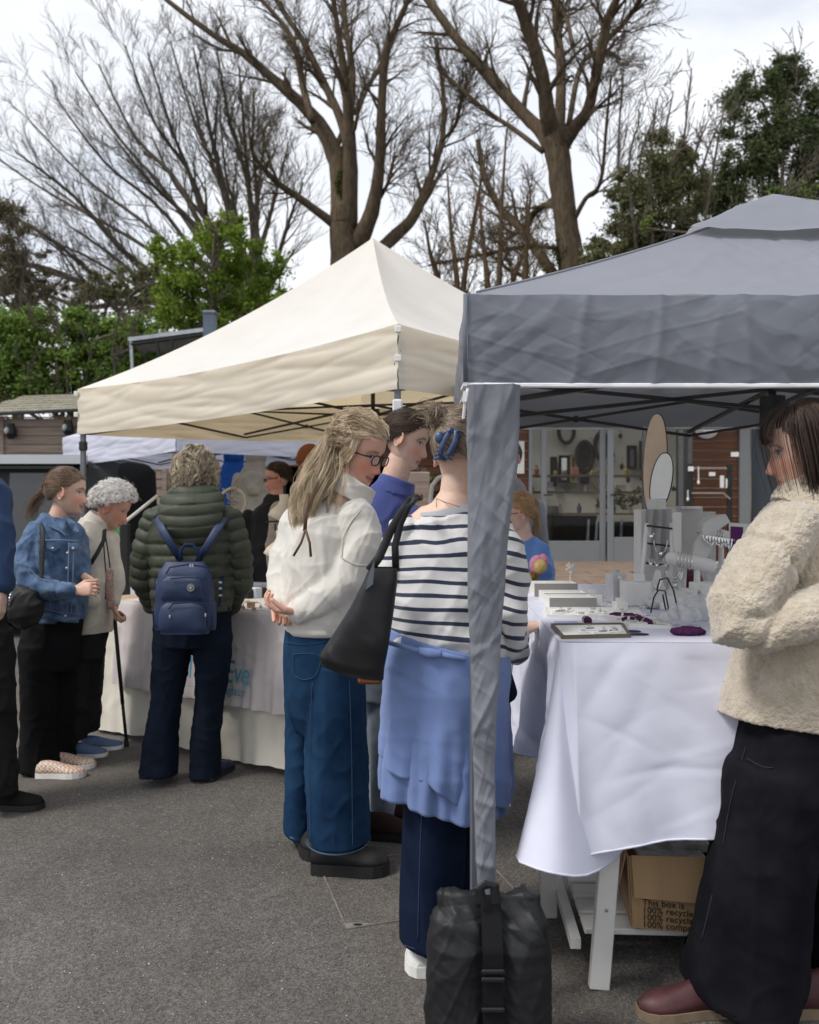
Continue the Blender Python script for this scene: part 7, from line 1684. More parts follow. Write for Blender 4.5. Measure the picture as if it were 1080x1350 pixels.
ph_, hh = back_person('person in a sun hat standing in the shade of the dark van at far left', 16, 10.8, 645, (.6, -.7, 0), (.42, .28, .22), None, std_parts(M('back_darkred', (.05, .03, .035), .9), M('back_dark2', (.02, .02, .02), .9), .20), None)
g = G(); c = hh[0]; v, f_ = tube([c + V3((0, 0, .05)), c + V3((0, 0, .06)), c + V3((0, 0, .12)), c + V3((0, 0, .15))], [.17, .10, .095, .06], 20, 'flat'); g.add(v, f_); put('sun_hat', g, M('straw_hat', (.30, .26, .20), .9), ph_, smooth=True)
back_person('man half hidden by the grey gazebo strip next to the red-haired child', 669, 5.6, 577, (-.5, -.86, -.1), (.58, .34, .28), (.10, 0), std_parts(M('back_grey_shirt', (.20, .20, .22), .9), navyj, .16), hairmat('grey_short_hair', (.12, .10, .09), (.25, .22, .2)), voxel=.009, sc=1.02)
gmat2 = M('wire_glasses', (.03, .03, .03), .3); g = G(); c, B_, s2 = hm_
for sx in (-1, 1): g.tube([H2W(c, B_, (sx * .031 + .020 * math.cos(a), .096, -.003 + .013 * math.sin(a)), s2) for a in np.linspace(0, 6.283, 14)], .003, 5, None)
for sx in (-1, 1): g.tube([H2W(c, B_, (sx * .052, .088, 0), s2), H2W(c, B_, (sx * .079, -.01, 0), s2)], .003, 5)
put('glasses', g, gmat2, pm)
# ============================================================ TABLES, CLOTHS, GOODS
linen = clothmat('ecru_linen', (.66, .62, .53), .0, bump=.4, bscale=300); runner_m = clothmat('mauve_linen', (.55, .50, .49), .0, bump=.5, bscale=350)
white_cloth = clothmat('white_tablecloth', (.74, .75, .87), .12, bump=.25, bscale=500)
def V(x, y, z=None): return np.array([x, y, gz(x, y) if z is None else z])
# ---- Eve table
a0 = np.array([-2.06, 5.60]); dirx = np.array([1.41, -1.15]); dirx /= np.linalg.norm(dirx); dby = np.array([-dirx[1], dirx[0]])
LT, WT = 2.45, .75
def tz(u): return .855 + .055 * u / LT      # table top height follows the slope
def tp(u, w_, z=None): q = a0 + dirx * u + dby * w_; return np.array([q[0], q[1], tz(u) if z is None else z])
tb = thing('table', 'long trestle table under the ecru linen cloth', 'table', (a0[0], a0[1], gz(*a0)))
g = G(); R3 = np.array([[dirx[0], dby[0], 0], [dirx[1], dby[1], 0], [0, 0, 1]]); g.box(tp(LT / 2, WT / 2, tz(LT / 2) - .03), (LT, WT, .03), R3); put('table_top', g, M('pale_wood', (.4, .3, .2)), tb)
for u in (.25, LT - .25):
    for w_ in (.12, WT - .12): g = G(); q = tp(u, w_); g.bar((q[0], q[1], gz(q[0], q[1])), (q[0], q[1], tz(u) - .05), .04); put('leg', g, M('leg_grey', (.2, .2, .2)) if 'leg_grey' not in bpy.data.materials else bpy.data.materials['leg_grey'], tb)
def table_cloth(u0, u1, w0, w1, dropf, flaref, zoff, n_top=12, ncol=200, fold=.02, seed=0, sides=('left', 'front', 'right')):
    """drape: perimeter run left side -> front -> right side"""
    per = []
    if 'left' in sides: per += [(u0, w, -1, 0, 'l') for w in np.linspace(w1, w0, 30)]
    per += [(u, w0, 0, -1, 'f') for u in np.linspace(u0, u1, ncol)]
    if 'right' in sides: per += [(u1, w, 1, 0, 'r') for w in np.linspace(w0, w1, 30)]
    rows = []; m = 44
    for t in np.linspace(0, 1, m):
        row = []
        for i, (u, w_, nu, nw, sd_) in enumerate(per):
            d_ = dropf(u, w_, sd_); fl = flaref(u, w_, sd_); ph = i * .16 + seed
            wob = fold * t ** 1.2 * (math.sin(ph * 1.7 + 1.3 * math.sin(ph * .37)) + .5 * math.sin(ph * 3.9))
            # corners fan outwards
            cu = nu; cw = nw
            dl = abs(u - u0) if sd_ == 'f' else abs(w_ - w0)
            if sd_ in 'fl' and 'left' in sides and dl < .22: k_ = (1 - dl / .22) * .5; cu, cw = (nu * (1 - k_) - k_ * (1 if sd_ == 'f' else 0), nw * (1 - k_) - k_ * (1 if sd_ == 'l' else 0))
            off = (.006 + zoff + fl * t ** 1.1 + wob) * 1.0; rnd = .012 * (1 - math.exp(-t * 30))
            p = tp(u + cu * (off + rnd), w_ + cw * (off + rnd)); zt = tz(u) + .004 + zoff; p[2] = zt - d_ * t - .004 * min(1, t * 12); row.append(p)
        rows.append(row)
    gg = creased(rows, .006, seed + 3, (4, 4, 4)); g = G(); gg[0] = np.array(rows)[0]; g.grid(gg)
    top = [[tp(u, w_) + np.array([0, 0, .004 + zoff]) for u in np.linspace(u0 - .006, u1 + .006, 30)] for w_ in np.linspace(w0 - .006, w1, 8)]
    g.grid(top); return g
gr_l = lambda u, w_: tz(u) - gz(*(tp(u, w_)[:2]))
cl = put('tablecloth', table_cloth(0, LT, 0, WT, lambda u, w_, s: gr_l(u, w_) - .035 + .012 * math.sin(u * 6), lambda u, w_, s: (.02 if s == 'f' else .13), 0, seed=1, fold=.010), linen, smooth=True); tag(cl, 'ecru linen cloth hanging to the ground over the long table of the Eve stall', 'tablecloth')
# runner with the name
ru0, ru1 = .38, 1.98
rn = put('table_runner', table_cloth(ru0, ru1, 0, WT, lambda u, w_, s: .50 + .0 * u, lambda u, w_, s: .045, .012, seed=5, fold=.010, sides=('front',)), runner_m, smooth=True); tag(rn, 'mauve-grey runner with turquoise lettering over the ecru cloth', 'table runner')
teal = M('turquoise_print', (.07, .30, .42), .9, .2, 60)
def text3(body_, size, loc, right, up_, mat, parent, name, shear=0, sx=1.0, ext=.0006):
    cu = bpy.data.curves.new(name, 'FONT'); cu.body = body_; cu.size = size; cu.extrude = ext; cu.shear = shear; cu.align_x = 'LEFT'; cu.resolution_u = 3
    o = bpy.data.objects.new(name, cu); COL.objects.link(o); dg = bpy.context.evaluated_depsgraph_get(); dg.update(); me = bpy.data.meshes.new_from_object(o.evaluated_get(dg)); bpy.data.objects.remove(o)
    r = Vector(right).normalized(); u_2 = Vector(up_).normalized(); n = r.cross(u_2)
    Mx = Matrix(((r.x * sx, u_2.x, n.x, loc[0]), (r.y * sx, u_2.y, n.y, loc[1]), (r.z * sx, u_2.z, n.z, loc[2]), (0, 0, 0, 1))); me.transform(Mx)
    return put(name, me, mat, parent)
def on_front(px, py):      # point on the front drape of the Eve table
    r = np.array([(px - CX) / F, 1, (CY - py) / F]); o_ = np.array([0, 0, CAMZ]); nrm = -dby; q = a0 + nrm * .098
    t = ((q - o_[:2]) @ nrm) / (r[:2] @ nrm); return o_ + r * t
rgt = (dirx[0], dirx[1], .02)
pL = on_front(296, 899); text3('Eve', .175, pL, rgt, (0, 0, 1), teal, rn, 'lettering', .25, .78)
pL = on_front(248, 893); text3('I', .175, pL, rgt, (0, 0, 1), teal, rn, 'lettering', .15, .8)
pL = on_front(286, 912.5); text3('seaglass', .068, pL, rgt, (0, 0, 1), teal, rn, 'lettering', .2, 1.0)
g = G(); g.bar(on_front(246, 904), on_front(258, 905), .006, .002); put('dash', g, teal, rn)
# goods on the Eve table
wood_l = M('driftwood', (.36, .25, .15), .85, .35, 30, bump=.4, bscale=60); cer = M('cream_ceramic', (.62, .55, .43), .7, .1, 10)
def on_eve(px, py):
    zt_ = .885; r = np.array([(px - CX) / F, 1, (CY - py) / F])
    for _ in range(3):
        t = (zt_ - CAMZ) / r[2]; q = r * t; u = (q[:2] - a0) @ dirx; zt_ = tz(u) + .012
    return V3((q[0], q[1], zt_ + .004))
rs = random.Random(3)
for i, (px, py, s) in enumerate(((306, 803, 9), (314, 800, 7), (321, 804, 8), (331, 802, 11), (338, 797, 7), (344, 803, 7), (313, 796, 6), (327, 796, 8), (350, 799, 6), (301, 800, 6), (318, 799, 5), (356, 804, 5), (335, 806, 6))):
    c = on_eve(px, py); k_ = c.y / F * s / 2
    g = G()
    if i % 3 == 0: g.box(c + V3((0, 0, k_ * .7)), (k_ * 1.9, k_ * 1.2, k_ * 1.4), np.array(Matrix.Rotation(rs.uniform(-.6, .6), 3, 'Z')), bev=k_ * .2)
    elif i % 3 == 1: v, f_ = tube([c + V3((-k_, 0, k_ * .4)), c + V3((0, .01, k_ * .7)), c + V3((k_, 0, k_ * .5))], [k_ * .3, k_ * .42, k_ * .25], 8, 'round'); g.add(v, f_)
    else: g.ell(c + V3((0, 0, k_ * .6)), (k_ * .7, k_ * .6, k_ * .65), n=10, m=8); g.tube([c + V3((0, 0, k_)), c + V3((0, 0, k_ * 2.0))], [k_ * .2, k_ * .1], 6)
    tag(put('driftwood_ornament', g, (wood_l, M('pale_wood%d' % i, (.50, .42, .30), .8, .2, 30), cer)[i % 3], smooth=(i % 3 > 0)),
        ('small wooden block ornament', 'short piece of driftwood', 'little cream figure')[i % 3] + ' ' + ('at the front edge' if py > 802 else 'further back') + ' on the Eve table, ' + ('by the green coat' if px < 312 else 'just beside the coat' if px < 317 else 'left of the middle' if px < 322 else 'in the middle of the group' if px < 334 else 'right of the middle' if px < 346 else 'by the clasped hands'), 'ornament', 'driftwood ornaments on the Eve table')
c = on_eve(320, 790); g = G(); g.box(c + V3((0, .1, .03)), (.24, .16, .06), R3, bev=.01); tag(put('display_box', g, blk), 'low black display box behind the driftwood ornaments', 'box')
g = G(); g.box(c + V3((.07, .03, .03)), (.07, .06, .07), R3, bev=.006); tag(put('pale_candle_box', g, M('pale_blue_card', (.52, .60, .62))), 'small pale blue box beside the black display box', 'box')
g = G(); c = on_eve(300, 806); g.tube([c, c + V3((-.02, 0, .03)), c + V3((-.045, .0, .12))], [.006, .007, .004], 8); tag(put('antler_tip', g, cer), 'pale curved stick leaning by the green coat on the Eve table', 'ornament')
# mannequin busts on a black stand
st = thing('bust_stand', 'two cream necklace busts on a black T-shaped stand behind the Eve table', 'display stand', on_eve(372, 790))
Yb2 = 5.7
def bust(px, py, s, par):
    k_ = Yb2 / F; pts = [P(px - 6 * s, py, Yb2), P(px - 2 * s, py - 8 * s, Yb2), P(px + 3 * s, py - 18 * s, Yb2), P(px + 5 * s, py - 26 * s, Yb2), P(px + 5 * s, py - 36 * s, Yb2)]
    v, f_ = tube(pts, [14 * s * k_, 13 * s * k_, 8 * s * k_, 6.5 * s * k_, 7 * s * k_], 20, 'flat', depth=[.05, .05, .035, .03, .03]); g = G(); g.add(v, f_); put('bust', g, cer, par, smooth=True)
bust(366, 735, 1.0, st); bust(370, 684, .9, st)
g = G(); g.bar(P(375, 800, Yb2 + .05), P(375, 640, Yb2 + .05), .016); g.bar(P(350, 688, Yb2 + .02), P(377, 687, Yb2 + .02), .012); g.box(P(372, 740, Yb2 + .03), (.14, .1, .012)); g.bar(P(363, 700, Yb2), P(363, 690, Yb2), .01); put('stand_frame', g, blk, st)
g = G(); g.box(P(372, 798, Yb2 + .05), (.16, .12, .012)); put('stand_base', g, blk, st)
# hoop and twiggy driftwood stag above the far side of the table
hp = thing('driftwood_hoop', 'twig figure framed by a pale wooden hoop above the back of the Eve table', 'ornament', on_eve(306, 785)); k_ = 6.3 / F
g = G(); cH = P(307, 662, 6.3); g.tube([cH + V3((17 * k_ * math.cos(a), 0, 18 * k_ * math.sin(a))) for a in np.linspace(-1.2, 3.6, 28)], [.010] * 28, 8, 'round'); put('hoop', g, M('pale_hoop', (.50, .45, .36), .8, .2, 30), hp, smooth=True)
g = G(); rs = random.Random(8)
for i in range(26): a = cH + V3((rs.uniform(-.04, .04), rs.uniform(-.02, .02), rs.uniform(-.02, .10))); g.tube([a, a + V3((rs.uniform(-.06, .06), 0, rs.uniform(-.02, .07)))], [.006, .003], 5)
put('twigs', g, M('twig_grey', (.30, .27, .22), .9, .3, 30), hp)['kind'] = 'stuff'
g = G(); g.bar(on_eve(306, 785) + V3((0, .0, 0)), P(307, 682, 6.3), .012); put('rod', g, blk, hp)
# pale stick pointing up at the left, white plastic rail
g = G(); g.tube([P(165, 688, 5.95), P(207, 654, 6.4)], [.012, .012], 8, 'round'); tag(put('pale_pole', g, M('pale_plastic', (.62, .62, .60), .5)), 'pale rod held out on a black post between the white-haired lady and the green coat', 'pole')
g = G(); g.bar(P(165, 690, 6.02), P(165, 800, 6.02), .065, .05, bev=.01); tag(put('black_post', g, blk), 'black upright post behind the white-haired lady', 'post')
# second stall's table under the white gazebo with its lilac cloth
g = G(); c0_ = P(165, 800, 6.6); top = .93 + .0
pts = [(-.55, 0), (.9, 0), (.9, .8), (-.55, .8)]
zT = P(0, 770, 6.6).z; gg2 = gz(-2, 6.6); rows = []
per = [(c0_.x - .45 + u, 6.6 + .0, 0) for u in np.linspace(0, 2.2, 70)]
for t in np.linspace(0, 1, 16): rows.append([(x, y - .03 - .05 * t - .02 * t * math.sin(i * .9), zT - (zT - gg2 - .03) * t) for i, (x, y, _) in enumerate(per)])
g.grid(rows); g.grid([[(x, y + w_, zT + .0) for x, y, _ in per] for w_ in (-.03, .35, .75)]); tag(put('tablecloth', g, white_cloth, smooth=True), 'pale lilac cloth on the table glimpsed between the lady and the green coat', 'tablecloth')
g = G(); g.box(P(166, 765, 6.75) + V3((0, 0, -.0)), (.17, .14, .07), bev=.005); tag(put('orange_box', g, M('orange_card', (.55, .28, .10))), 'small orange box on the lilac cloth beside the elderly woman', 'box')
g = G(); v, f_ = tube([P(151, 712, 6.9), P(151, 690, 6.9), P(151, 684, 6.9)], [.045, .045, .02], 14, 'flat'); g.add(v, f_); bt_ = tag(put('bottle', g, M('green_plastic', (.10, .50, .18), .4), smooth=True), 'bright green bottle beyond the elderly woman\'s chin', 'bottle')
g = G(); g.tube([P(151, 684, 6.9), P(151, 676, 6.9)], [.03, .03], 12); put('white_cap', g, whi, bt_)
bt_p = G(); bt_p.bar(P(151, 712, 6.9), P(151, 770, 6.9), .11, .11); tag(put('black_speaker', bt_p, blk), 'black block standing under the green bottle', 'stand')
# pale cloths behind the seller
g = G(); rows = [[(P(x, 0, 8.0).x, 8.0 + .06 * math.sin(x * .35), P(0, y, 8.0).z) for x in np.linspace(300, 352, 30)] for y in np.linspace(705, 850, 20)]; g.grid(rows); tag(put('hanging_cloth', g, M('lilac_cloth', (.50, .49, .55)), smooth=True), 'pale grey-lilac cloth hanging behind the driftwood ornaments', 'cloth')
# white tubular rail behind the striped top
yr = 5.4; g = G(); pts = [P(568, 720, yr), P(568, 655, yr), P(570, 640, yr), P(578, 630, yr), P(588, 627, yr), P(600, 627, yr), P(606, 634, yr), P(606, 720, yr)]; g.tube(pts, .014, 10); o = tag(put('tubular_rail', g, M('white_tube', (.62, .62, .60), .35), smooth=True), 'white rounded tubular rail seen beside the claw clip', 'rail')

# ---------------------------------------------------------------- dark van at the far left
YV = 9.6; vz = gz(-4.5, YV); vn = thing('van', 'dark van with a silver roof edge parked before the weathered shed', 'van', (-4.6, YV + .9, vz))
x0, x1 = -7.4, P(150, 0, YV).x; zr = P(0, 604, YV).z
body_m = M('dark_van_paint', (.014, .018, .018), .25, .1, 3, spec=.6); silver = M('silver_roof', (.50, .52, .54), .3, .05, 3, metal=.4)
rows = []
prof = [(0, .35), (0, .75), (.02, 1.0), (.06, 1.25), (.14, zr - vz - .10), (.22, zr - vz - .02), (.5, zr - vz + .02), (1.3, zr - vz + .02), (1.6, zr - vz - .06), (1.72, .9), (1.74, .35)]
xsv = [x0, x0 + .2, x1 - .5, x1 - .25, x1 - .08, x1]
for j, x in enumerate(xsv):
    sh_ = 0 if j < 3 else (.0, .0, .03)[j - 3]; rows.append([(x, YV + y, vz + (z if z < .8 else z - sh_)) for y, z in prof])
g = G().grid(np.array(rows)); g.add(rows[-1], [tuple(range(len(prof)))]); g.add(rows[0], [tuple(range(len(prof) - 1, -1, -1))]); g.box(((x0 + x1) / 2, YV + .87, vz + .32), (x1 - x0 - .2, 1.6, .12)); put('body', g, body_m, vn, smooth=False)
g = G(); g.bar((x0, YV + .1, zr - .01), (x1 - .35, YV + .1, zr - .01), .16, .10); put('roof_rail', g, silver, vn)
g = G(); g.bar((x0, YV + .04, zr - .10), (x1 - .45, YV + .04, zr - .10), .03, .03); put('dark_trim', g, blk, vn)
wg = M('van_window', (.03, .03, .03), .06, spec=.8)
for a, b in ((x0 + .3, x0 + 1.5), (x0 + 1.6, x1 - 1.3), (x1 - 1.2, x1 - .35)):
    g = G(); g.add([(a, YV - .004, vz + 1.0), (b, YV - .004, vz + 1.0), (b - .05, YV + .085, zr - .16), (a + .02, YV + .085, zr - .16)], [(0, 1, 2, 3)]); put('window', g, wg, vn)
g = G(); g.tube([(x1 - .12 + .10 * math.cos(a), YV - .01, vz + 1.0 + .40 * math.sin(a)) for a in np.linspace(-.2, 1.9, 14)], .035, 8); put('pillar', g, M('grey_pillar', (.22, .24, .27), .3, metal=.4), vn)
for x in (x0 + .9, x1 - .75):
    g = G(); g.tube([(x, YV - .01, vz + .32), (x, YV + .2, vz + .32)], [.32, .32], 28, up=(0, 0, 1)); w__ = put('wheel', g, black_sole, vn, smooth=False)
    g = G(); g.tube([(x, YV - .02, vz + .32), (x, YV + .02, vz + .32)], [.19, .19], 20, up=(0, 0, 1)); put('rim', g, silver, w__)

# ---------------------------------------------------------------- white display table in the grey gazebo
ZT = 1.060; ca = math.radians(2.6); ex = np.array([math.cos(ca), -math.sin(ca)]); ey = np.array([math.sin(ca), math.cos(ca)])
O2 = np.array([.415, 2.42])
def wt(u, v, z=ZT): q = O2 + ex * u + ey * v; return V3((q[0], q[1], z))
WL, WD = 1.10, 1.95
Rw = np.array([[ex[0], ey[0], 0], [ex[1], ey[1], 0], [0, 0, 1]])
wtb = thing('trestle_table', 'white wooden trestle table with lower shelf under the white cloth', 'table', (O2[0], O2[1], gz(*O2)))
wp_ = M('white_painted_wood', (.62, .61, .58), .55, .06, 8, bump=.15, bscale=60)
g = G(); g.box(wt(WL / 2, WD / 2, ZT - .022), (WL, WD, .03), Rw); put('table_top', g, wp_, wtb)
def gpt(u, v): q = O2 + ex * u + ey * v; return V3((q[0], q[1], gz(q[0], q[1])))
screw = M('screw_steel', (.35, .35, .35), .4, metal=.7)
for (ut, ub, vv) in ((.20, .115, .035), (.02, .02, .45), (.95, 1.02, .035), (.98, 1.05, .45)):
    top_ = wt(ut, vv + (.06 if vv < .2 else -.04), ZT - .04); bot = gpt(ub, vv)
    g = G(); g.bar(bot, top_, .056, .030, up=(0, 1, 0), bev=.003); lg_ = put('leg', g, wp_, wtb)
    g = G(); m_ = lerp(bot, top_, .235) + V3((0, -.018, 0)); g.ell(m_, (.005, .003, .005), n=8, m=6); put('screw', g, screw, lg_)
zsf = P(0, 1228, 2.52).z - .012
for j, vv in enumerate((.175, .285, .395, .505)): g = G(); g.box(wt(.58, vv, zsf), (.98, .09, .018), Rw, bev=.003); put('shelf_slat', g, wp_, wtb)
g = G(); g.bar(wt(.06, .10, zsf - .022), wt(.06, .54, zsf - .022), .03, .03); put('cross_bar', g, wp_, wtb)
# cloth : columns from the far left corner, down the side, round the flared corner and along the front
def cp(x, y, Y): return np.array(P(x, y, Y))
cols = [ # top, bottom, belly (outward push in the middle)
    (wt(0, WD), cp(652, 905, 4.30)), (wt(0, WD * .8), cp(656, 930, 3.95)), (wt(0, WD * .62), cp(664, 985, 3.55)), (wt(0, .95), cp(668, 978, 3.25)), (wt(0, .7), cp(676, 985, 3.0)), (wt(0, .45), cp(690, 992, 2.80)), (wt(0, .22), cp(712, 1004, 2.62)),
    (wt(0, .08), cp(716, 1030, 2.50)), (wt(0, .03), cp(700, 1090, 2.42)), (wt(0, .012), cp(681, 1128, 2.33)), (wt(.002, .004), cp(700, 1142, 2.27)), (wt(.004, 0), cp(735, 1152, 2.25)), (wt(.006, 0), cp(772, 1154, 2.30)), (wt(.008, 0), cp(806, 1136, 2.40)), (wt(.008, .004), cp(822, 1116, 2.46)),
    (wt(.006, .002), cp(800, 1112, 2.43)), (wt(.004, -.002), cp(765, 1122, 2.385)), (wt(.002, -.004), cp(738, 1131, 2.35)),
    (wt(.03, -.012), cp(760, 1130, 2.33)), (wt(.08, -.010), cp(790, 1123, 2.35)), (wt(.16, -.005), cp(835, 1114, 2.37)), (wt(.26, -.005), cp(880, 1107, 2.37)), (wt(.40, -.005), cp(935, 1104, 2.36)), (wt(.60, -.005), cp(1020, 1098, 2.35)), (wt(.85, -.005), cp(1140, 1095, 2.32)), (wt(1.1, -.005), cp(1250, 1092, 2.30))]
tops, _ = catmull([np.array(c[0]) for c in cols], [0] * len(cols), 7); bots, _ = catmull([np.array(c[1]) for c in cols], [0] * len(cols), 7)
rows = []
n_r = 90
for t in np.linspace(0, 1, n_r):
    row = []
    for i, (a, b) in enumerate(zip(tops, bots)):
        s = i / 7; e = t ** (1.0 if s > 17 or s < 8 else 1.25); q = a + (b - a) * t; q[:2] = a[:2] + (b[:2] - a[:2]) * e
        if s > 18: q[1] -= .012 * math.sin(min(1, t * 8) * math.pi / 2) + .008 * math.sin(s * 2.3) * t
        if s < 7: q[0] -= .012 * math.sin(min(1, t * 8) * math.pi / 2) + .02 * math.sin(s * 2.9) * t
        row.append(q)
    rows.append(row)
rows = np.array(rows); cc = rows.reshape(-1, 3); du = np.gradient(rows, axis=0); dv = np.gradient(rows, axis=1); nn = np.cross(du, dv); nn /= np.linalg.norm(nn, axis=2)[..., None] + 1e-9
cw_ = cc + noise3(cc * 2.6)[:, None] * .10
dd = foldv(cc, (1.6, 2, 5), 3, rotm('Y', -28)) * .003 + foldv(cc, (3.5, 3.5, 3.5), 7, ridge=False) * .008 + crinkle(cc, .019, 2.4, 8, 5, (.8, .8, 1)) + crinkle(cc, .005, 7, 6, 8)
w_ = np.clip(np.linspace(0, 1, n_r) * 12, 0, 1)[:, None]; sI = np.arange(rows.shape[1])[None] / 7; w_ = w_ * np.where(sI < 7.5, 1, np.where(sI < 18, .12, np.clip((sI - 18) / 1.6, .12, 1)))
rows = rows - nn * (dd.reshape(rows.shape[:2]) * w_)[..., None]
g = G().grid(rows); g.grid([[wt(u, v, ZT + .001) for u in np.linspace(0, 1.1, 20)] for v in np.linspace(-.005, WD, 24)])
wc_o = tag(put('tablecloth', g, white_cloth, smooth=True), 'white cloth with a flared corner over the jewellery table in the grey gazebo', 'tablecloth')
g = G(); g.tube([Vector(q) for q in rows[-1][::3]], .0032, 5); put('rolled_hem', g, white_cloth, wc_o, smooth=True)
# white cloth and cord hanging behind the strip
g = G(); rr2 = [[P(x + 3 * math.sin(y * .05 + x), y, 3.7 + .05 * math.sin(x * .5)) for x in np.linspace(640, 669 - .02 * (y - 880), 16)] for y in np.linspace(860, 1060, 30)]
rr2 = [[P(638 + (np.interp(y, [860, 985, 1005, 1030, 1072], [32, 33, 40, 24, 12])) * i / 15, y - .0 * i, 3.7 + .04 * math.sin(i * .9)) for i in range(16)] for y in np.linspace(860, 1072, 40)]
g.grid(rr2); ds = tag(put('dust_sheet', g, M('off_white_bag', (.58, .55, .54), .9), smooth=True), 'off-white cotton bag hanging under the far end of the white table', 'bag')
g = G(); g.tube([P(667, 1000, 3.68), P(670, 1045, 3.68), P(672, 1062, 3.68), P(668, 1067, 3.68), P(662, 1060, 3.68), P(665, 1040, 3.68)], .006, 6); put('cord', g, whi, ds)

# ---- cardboard box on the shelf
card = M('cardboard', (.36, .235, .125), .85, .08, 4, bump=.25, bscale=90, stretch=(6, 1, .3))
Yc = 2.52; cb = thing('cardboard_box', 'open brown cardboard box with black recycling text on the trestle shelf', 'box', P(880, 1230, Yc + .1))
def quadbox(g, pts, th):
    a = [V3(p) for p in pts]; n = (a[1] - a[0]).cross(a[3] - a[0]).normalized() * th; g.add(a + [p + n for p in a], [(0, 1, 2, 3), (7, 6, 5, 4), (0, 4, 5, 1), (1, 5, 6, 2), (2, 6, 7, 3), (3, 7, 4, 0)])
fl0, fr0, fl1, fr1 = P(834, 1222, Yc), P(990, 1236, Yc - .02), P(829, 1128, Yc), P(990, 1132, Yc - .02); bk = V3((.03, .30, 0))
g = G(); quadbox(g, (fl0, fr0, fr1, fl1), .004); put('front_panel', g, card, cb)
g = G(); quadbox(g, (fl0 + bk, fl0 + V3((0, .004, 0)), fl1 + V3((0, .004, 0)), fl1 + bk), .004); put('side_panel', g, card, cb)
g = G(); quadbox(g, (fr0 + bk, fl0 + bk, fl1 + bk, fr1 + bk), .004); quadbox(g, (fl0 + V3((.01, .01, .004)), fr0 + V3((-.01, .01, .004)), fr0 + bk + V3((-.01, 0, .004)), fl0 + bk + V3((.01, 0, .004))), .004); put('base_panel', g, card, cb)
g = G(); quadbox(g, (P(836, 1183, Yc - .022), P(990, 1197, Yc - .05), fr1 + V3((0, -.006, .004)), fl1 + V3((.005, -.006, .004))), .004); put('front_flap', g, card, cb)
g = G(); quadbox(g, (P(815, 1172, Yc + .02), fl1 + V3((-.004, .01, 0)), fl1 + bk + V3((-.004, 0, 0)), P(815, 1172, Yc + .02) + V3((0, .26, .02))), .004); put('side_flap', g, card, cb)
ink = M('black_ink', (.03, .025, .02), .9)
rt = (P(990, 1236, Yc - .02) - fl0).normalized()
for i, s in enumerate(('This box is', '100% recycled', '100% recyclable', '100% compostable')):
    text3(s, .0265, P(847, 1193.5 + i * 9.6, Yc - .012), rt, (0, 0, 1), ink, cb, 'print', 0, 1.02, .0003)
g = G(); g.box(P(880, 1122, Yc + .15), (.2, .2, .01), bev=.002); g.box(P(905, 1112, Yc + .2), (.12, .1, .05), bev=.01); put('contents', g, M('box_contents', (.35, .35, .33), .7, .4, 30), cb)
g = G(); g.box(P(930, 1118, Yc + .25), (.25, .2, .07), bev=.01); tag(put('dark_pouch', g, M('brown_pouch', (.05, .02, .015), .8)), 'dark brown pouch lying behind the cardboard box under the cloth', 'bag')

# ---- goods on the white table (u,v in table coordinates, from the near left corner)
def on_wt(px, py, z=ZT):
    Y = (CAMZ - z) / ((py - CY) / F); return P(px, py, Y)
grey_v = M('grey_velvet', (.30, .29, .265), .9, .06, 10, sheen=.3); pale_g = M('pale_grey_card', (.80, .79, .76), .8, .05, 10); lt_g = M('light_grey_linen', (.70, .69, .67), .9, .06, 14, bump=.3, bscale=200); pur = M('purple_velvet', (.075, .022, .075), .75, .2, 20, sheen=.3)
silv = M('silver_jewellery', (.80, .80, .80), .18, .1, 40, metal=.9); wire = M('dark_wire', (.04, .035, .03), .4, metal=.5); clr = M('clear_plastic', (.72, .73, .75), .12, .2, 30, spec=.7, alpha=.45)
def gbox(name, label, cat, px0, px1, pyb, pyt, dep, mat, group=None, z=ZT, rot=-2.6, bev=.003, dy=0):
    a = on_wt(px0, pyb, z); b = on_wt(px1, pyb, z); k_ = a.y / F; h = (pyb - pyt) * k_
    g = G(); g.box(((a.x + b.x) / 2, a.y + dep / 2 + dy, z + h / 2 + .002), (b.x - a.x, dep, h), np.array(Matrix.Rotation(R(rot), 3, 'Z')), bev=bev); return tag(put(name, g, mat), label, cat, group)
for i, (x0, x1, yb, yt) in enumerate(((725, 787, 803, 789), (718, 776, 796, 783), (705, 762, 787, 770))):
    t_ = thing('ring_tray', ('nearest', 'middle', 'farthest')[i] + ' of three open grey ring trays at the left of the white table', 'tray', on_wt((x0 + x1) / 2, yb))
    a = on_wt(x0, yb); b = on_wt(x1, yb); h = (yb - yt) * a.y / F; W_ = b.x - a.x; cx_ = (a.x + b.x) / 2; dp = .15
    g = G(); g.box((cx_, a.y + .004, ZT + h / 2 + .002), (W_, .006, h)); put('front', g, grey_v, t_); g = G(); g.box((cx_, a.y + dp, ZT + h / 2 + .002), (W_, .006, h)); put('back', g, pale_g, t_)
    g = G(); g.box((a.x + .003, a.y + dp / 2 + .003, ZT + h / 2 + .002), (.006, dp - .014, h)); put('side', g, pale_g, t_); g = G(); g.box((b.x - .003, a.y + dp / 2 + .003, ZT + h / 2 + .002), (.006, dp - .014, h)); put('side', g, pale_g, t_)
    g = G(); g.box((cx_, a.y + dp / 2 + .003, ZT + h * .5), (W_ - .014, dp - .014, h * .7)); put('insert', g, whi, t_)
g = G(); c = on_wt(752, 783) + V3((0, 0, .05))
rs = random.Random(2)
g.tube([c, c + V3((0, 0, .03)), c + V3((.01, 0, .075))], [.004, .003, .003], 6)
for i in range(16): a = c + V3((rs.uniform(-.015, .02), rs.uniform(-.01, .01), .055 + rs.uniform(-.01, .03))); g.ell(a, (.007, .004, .006), n=6, m=5)
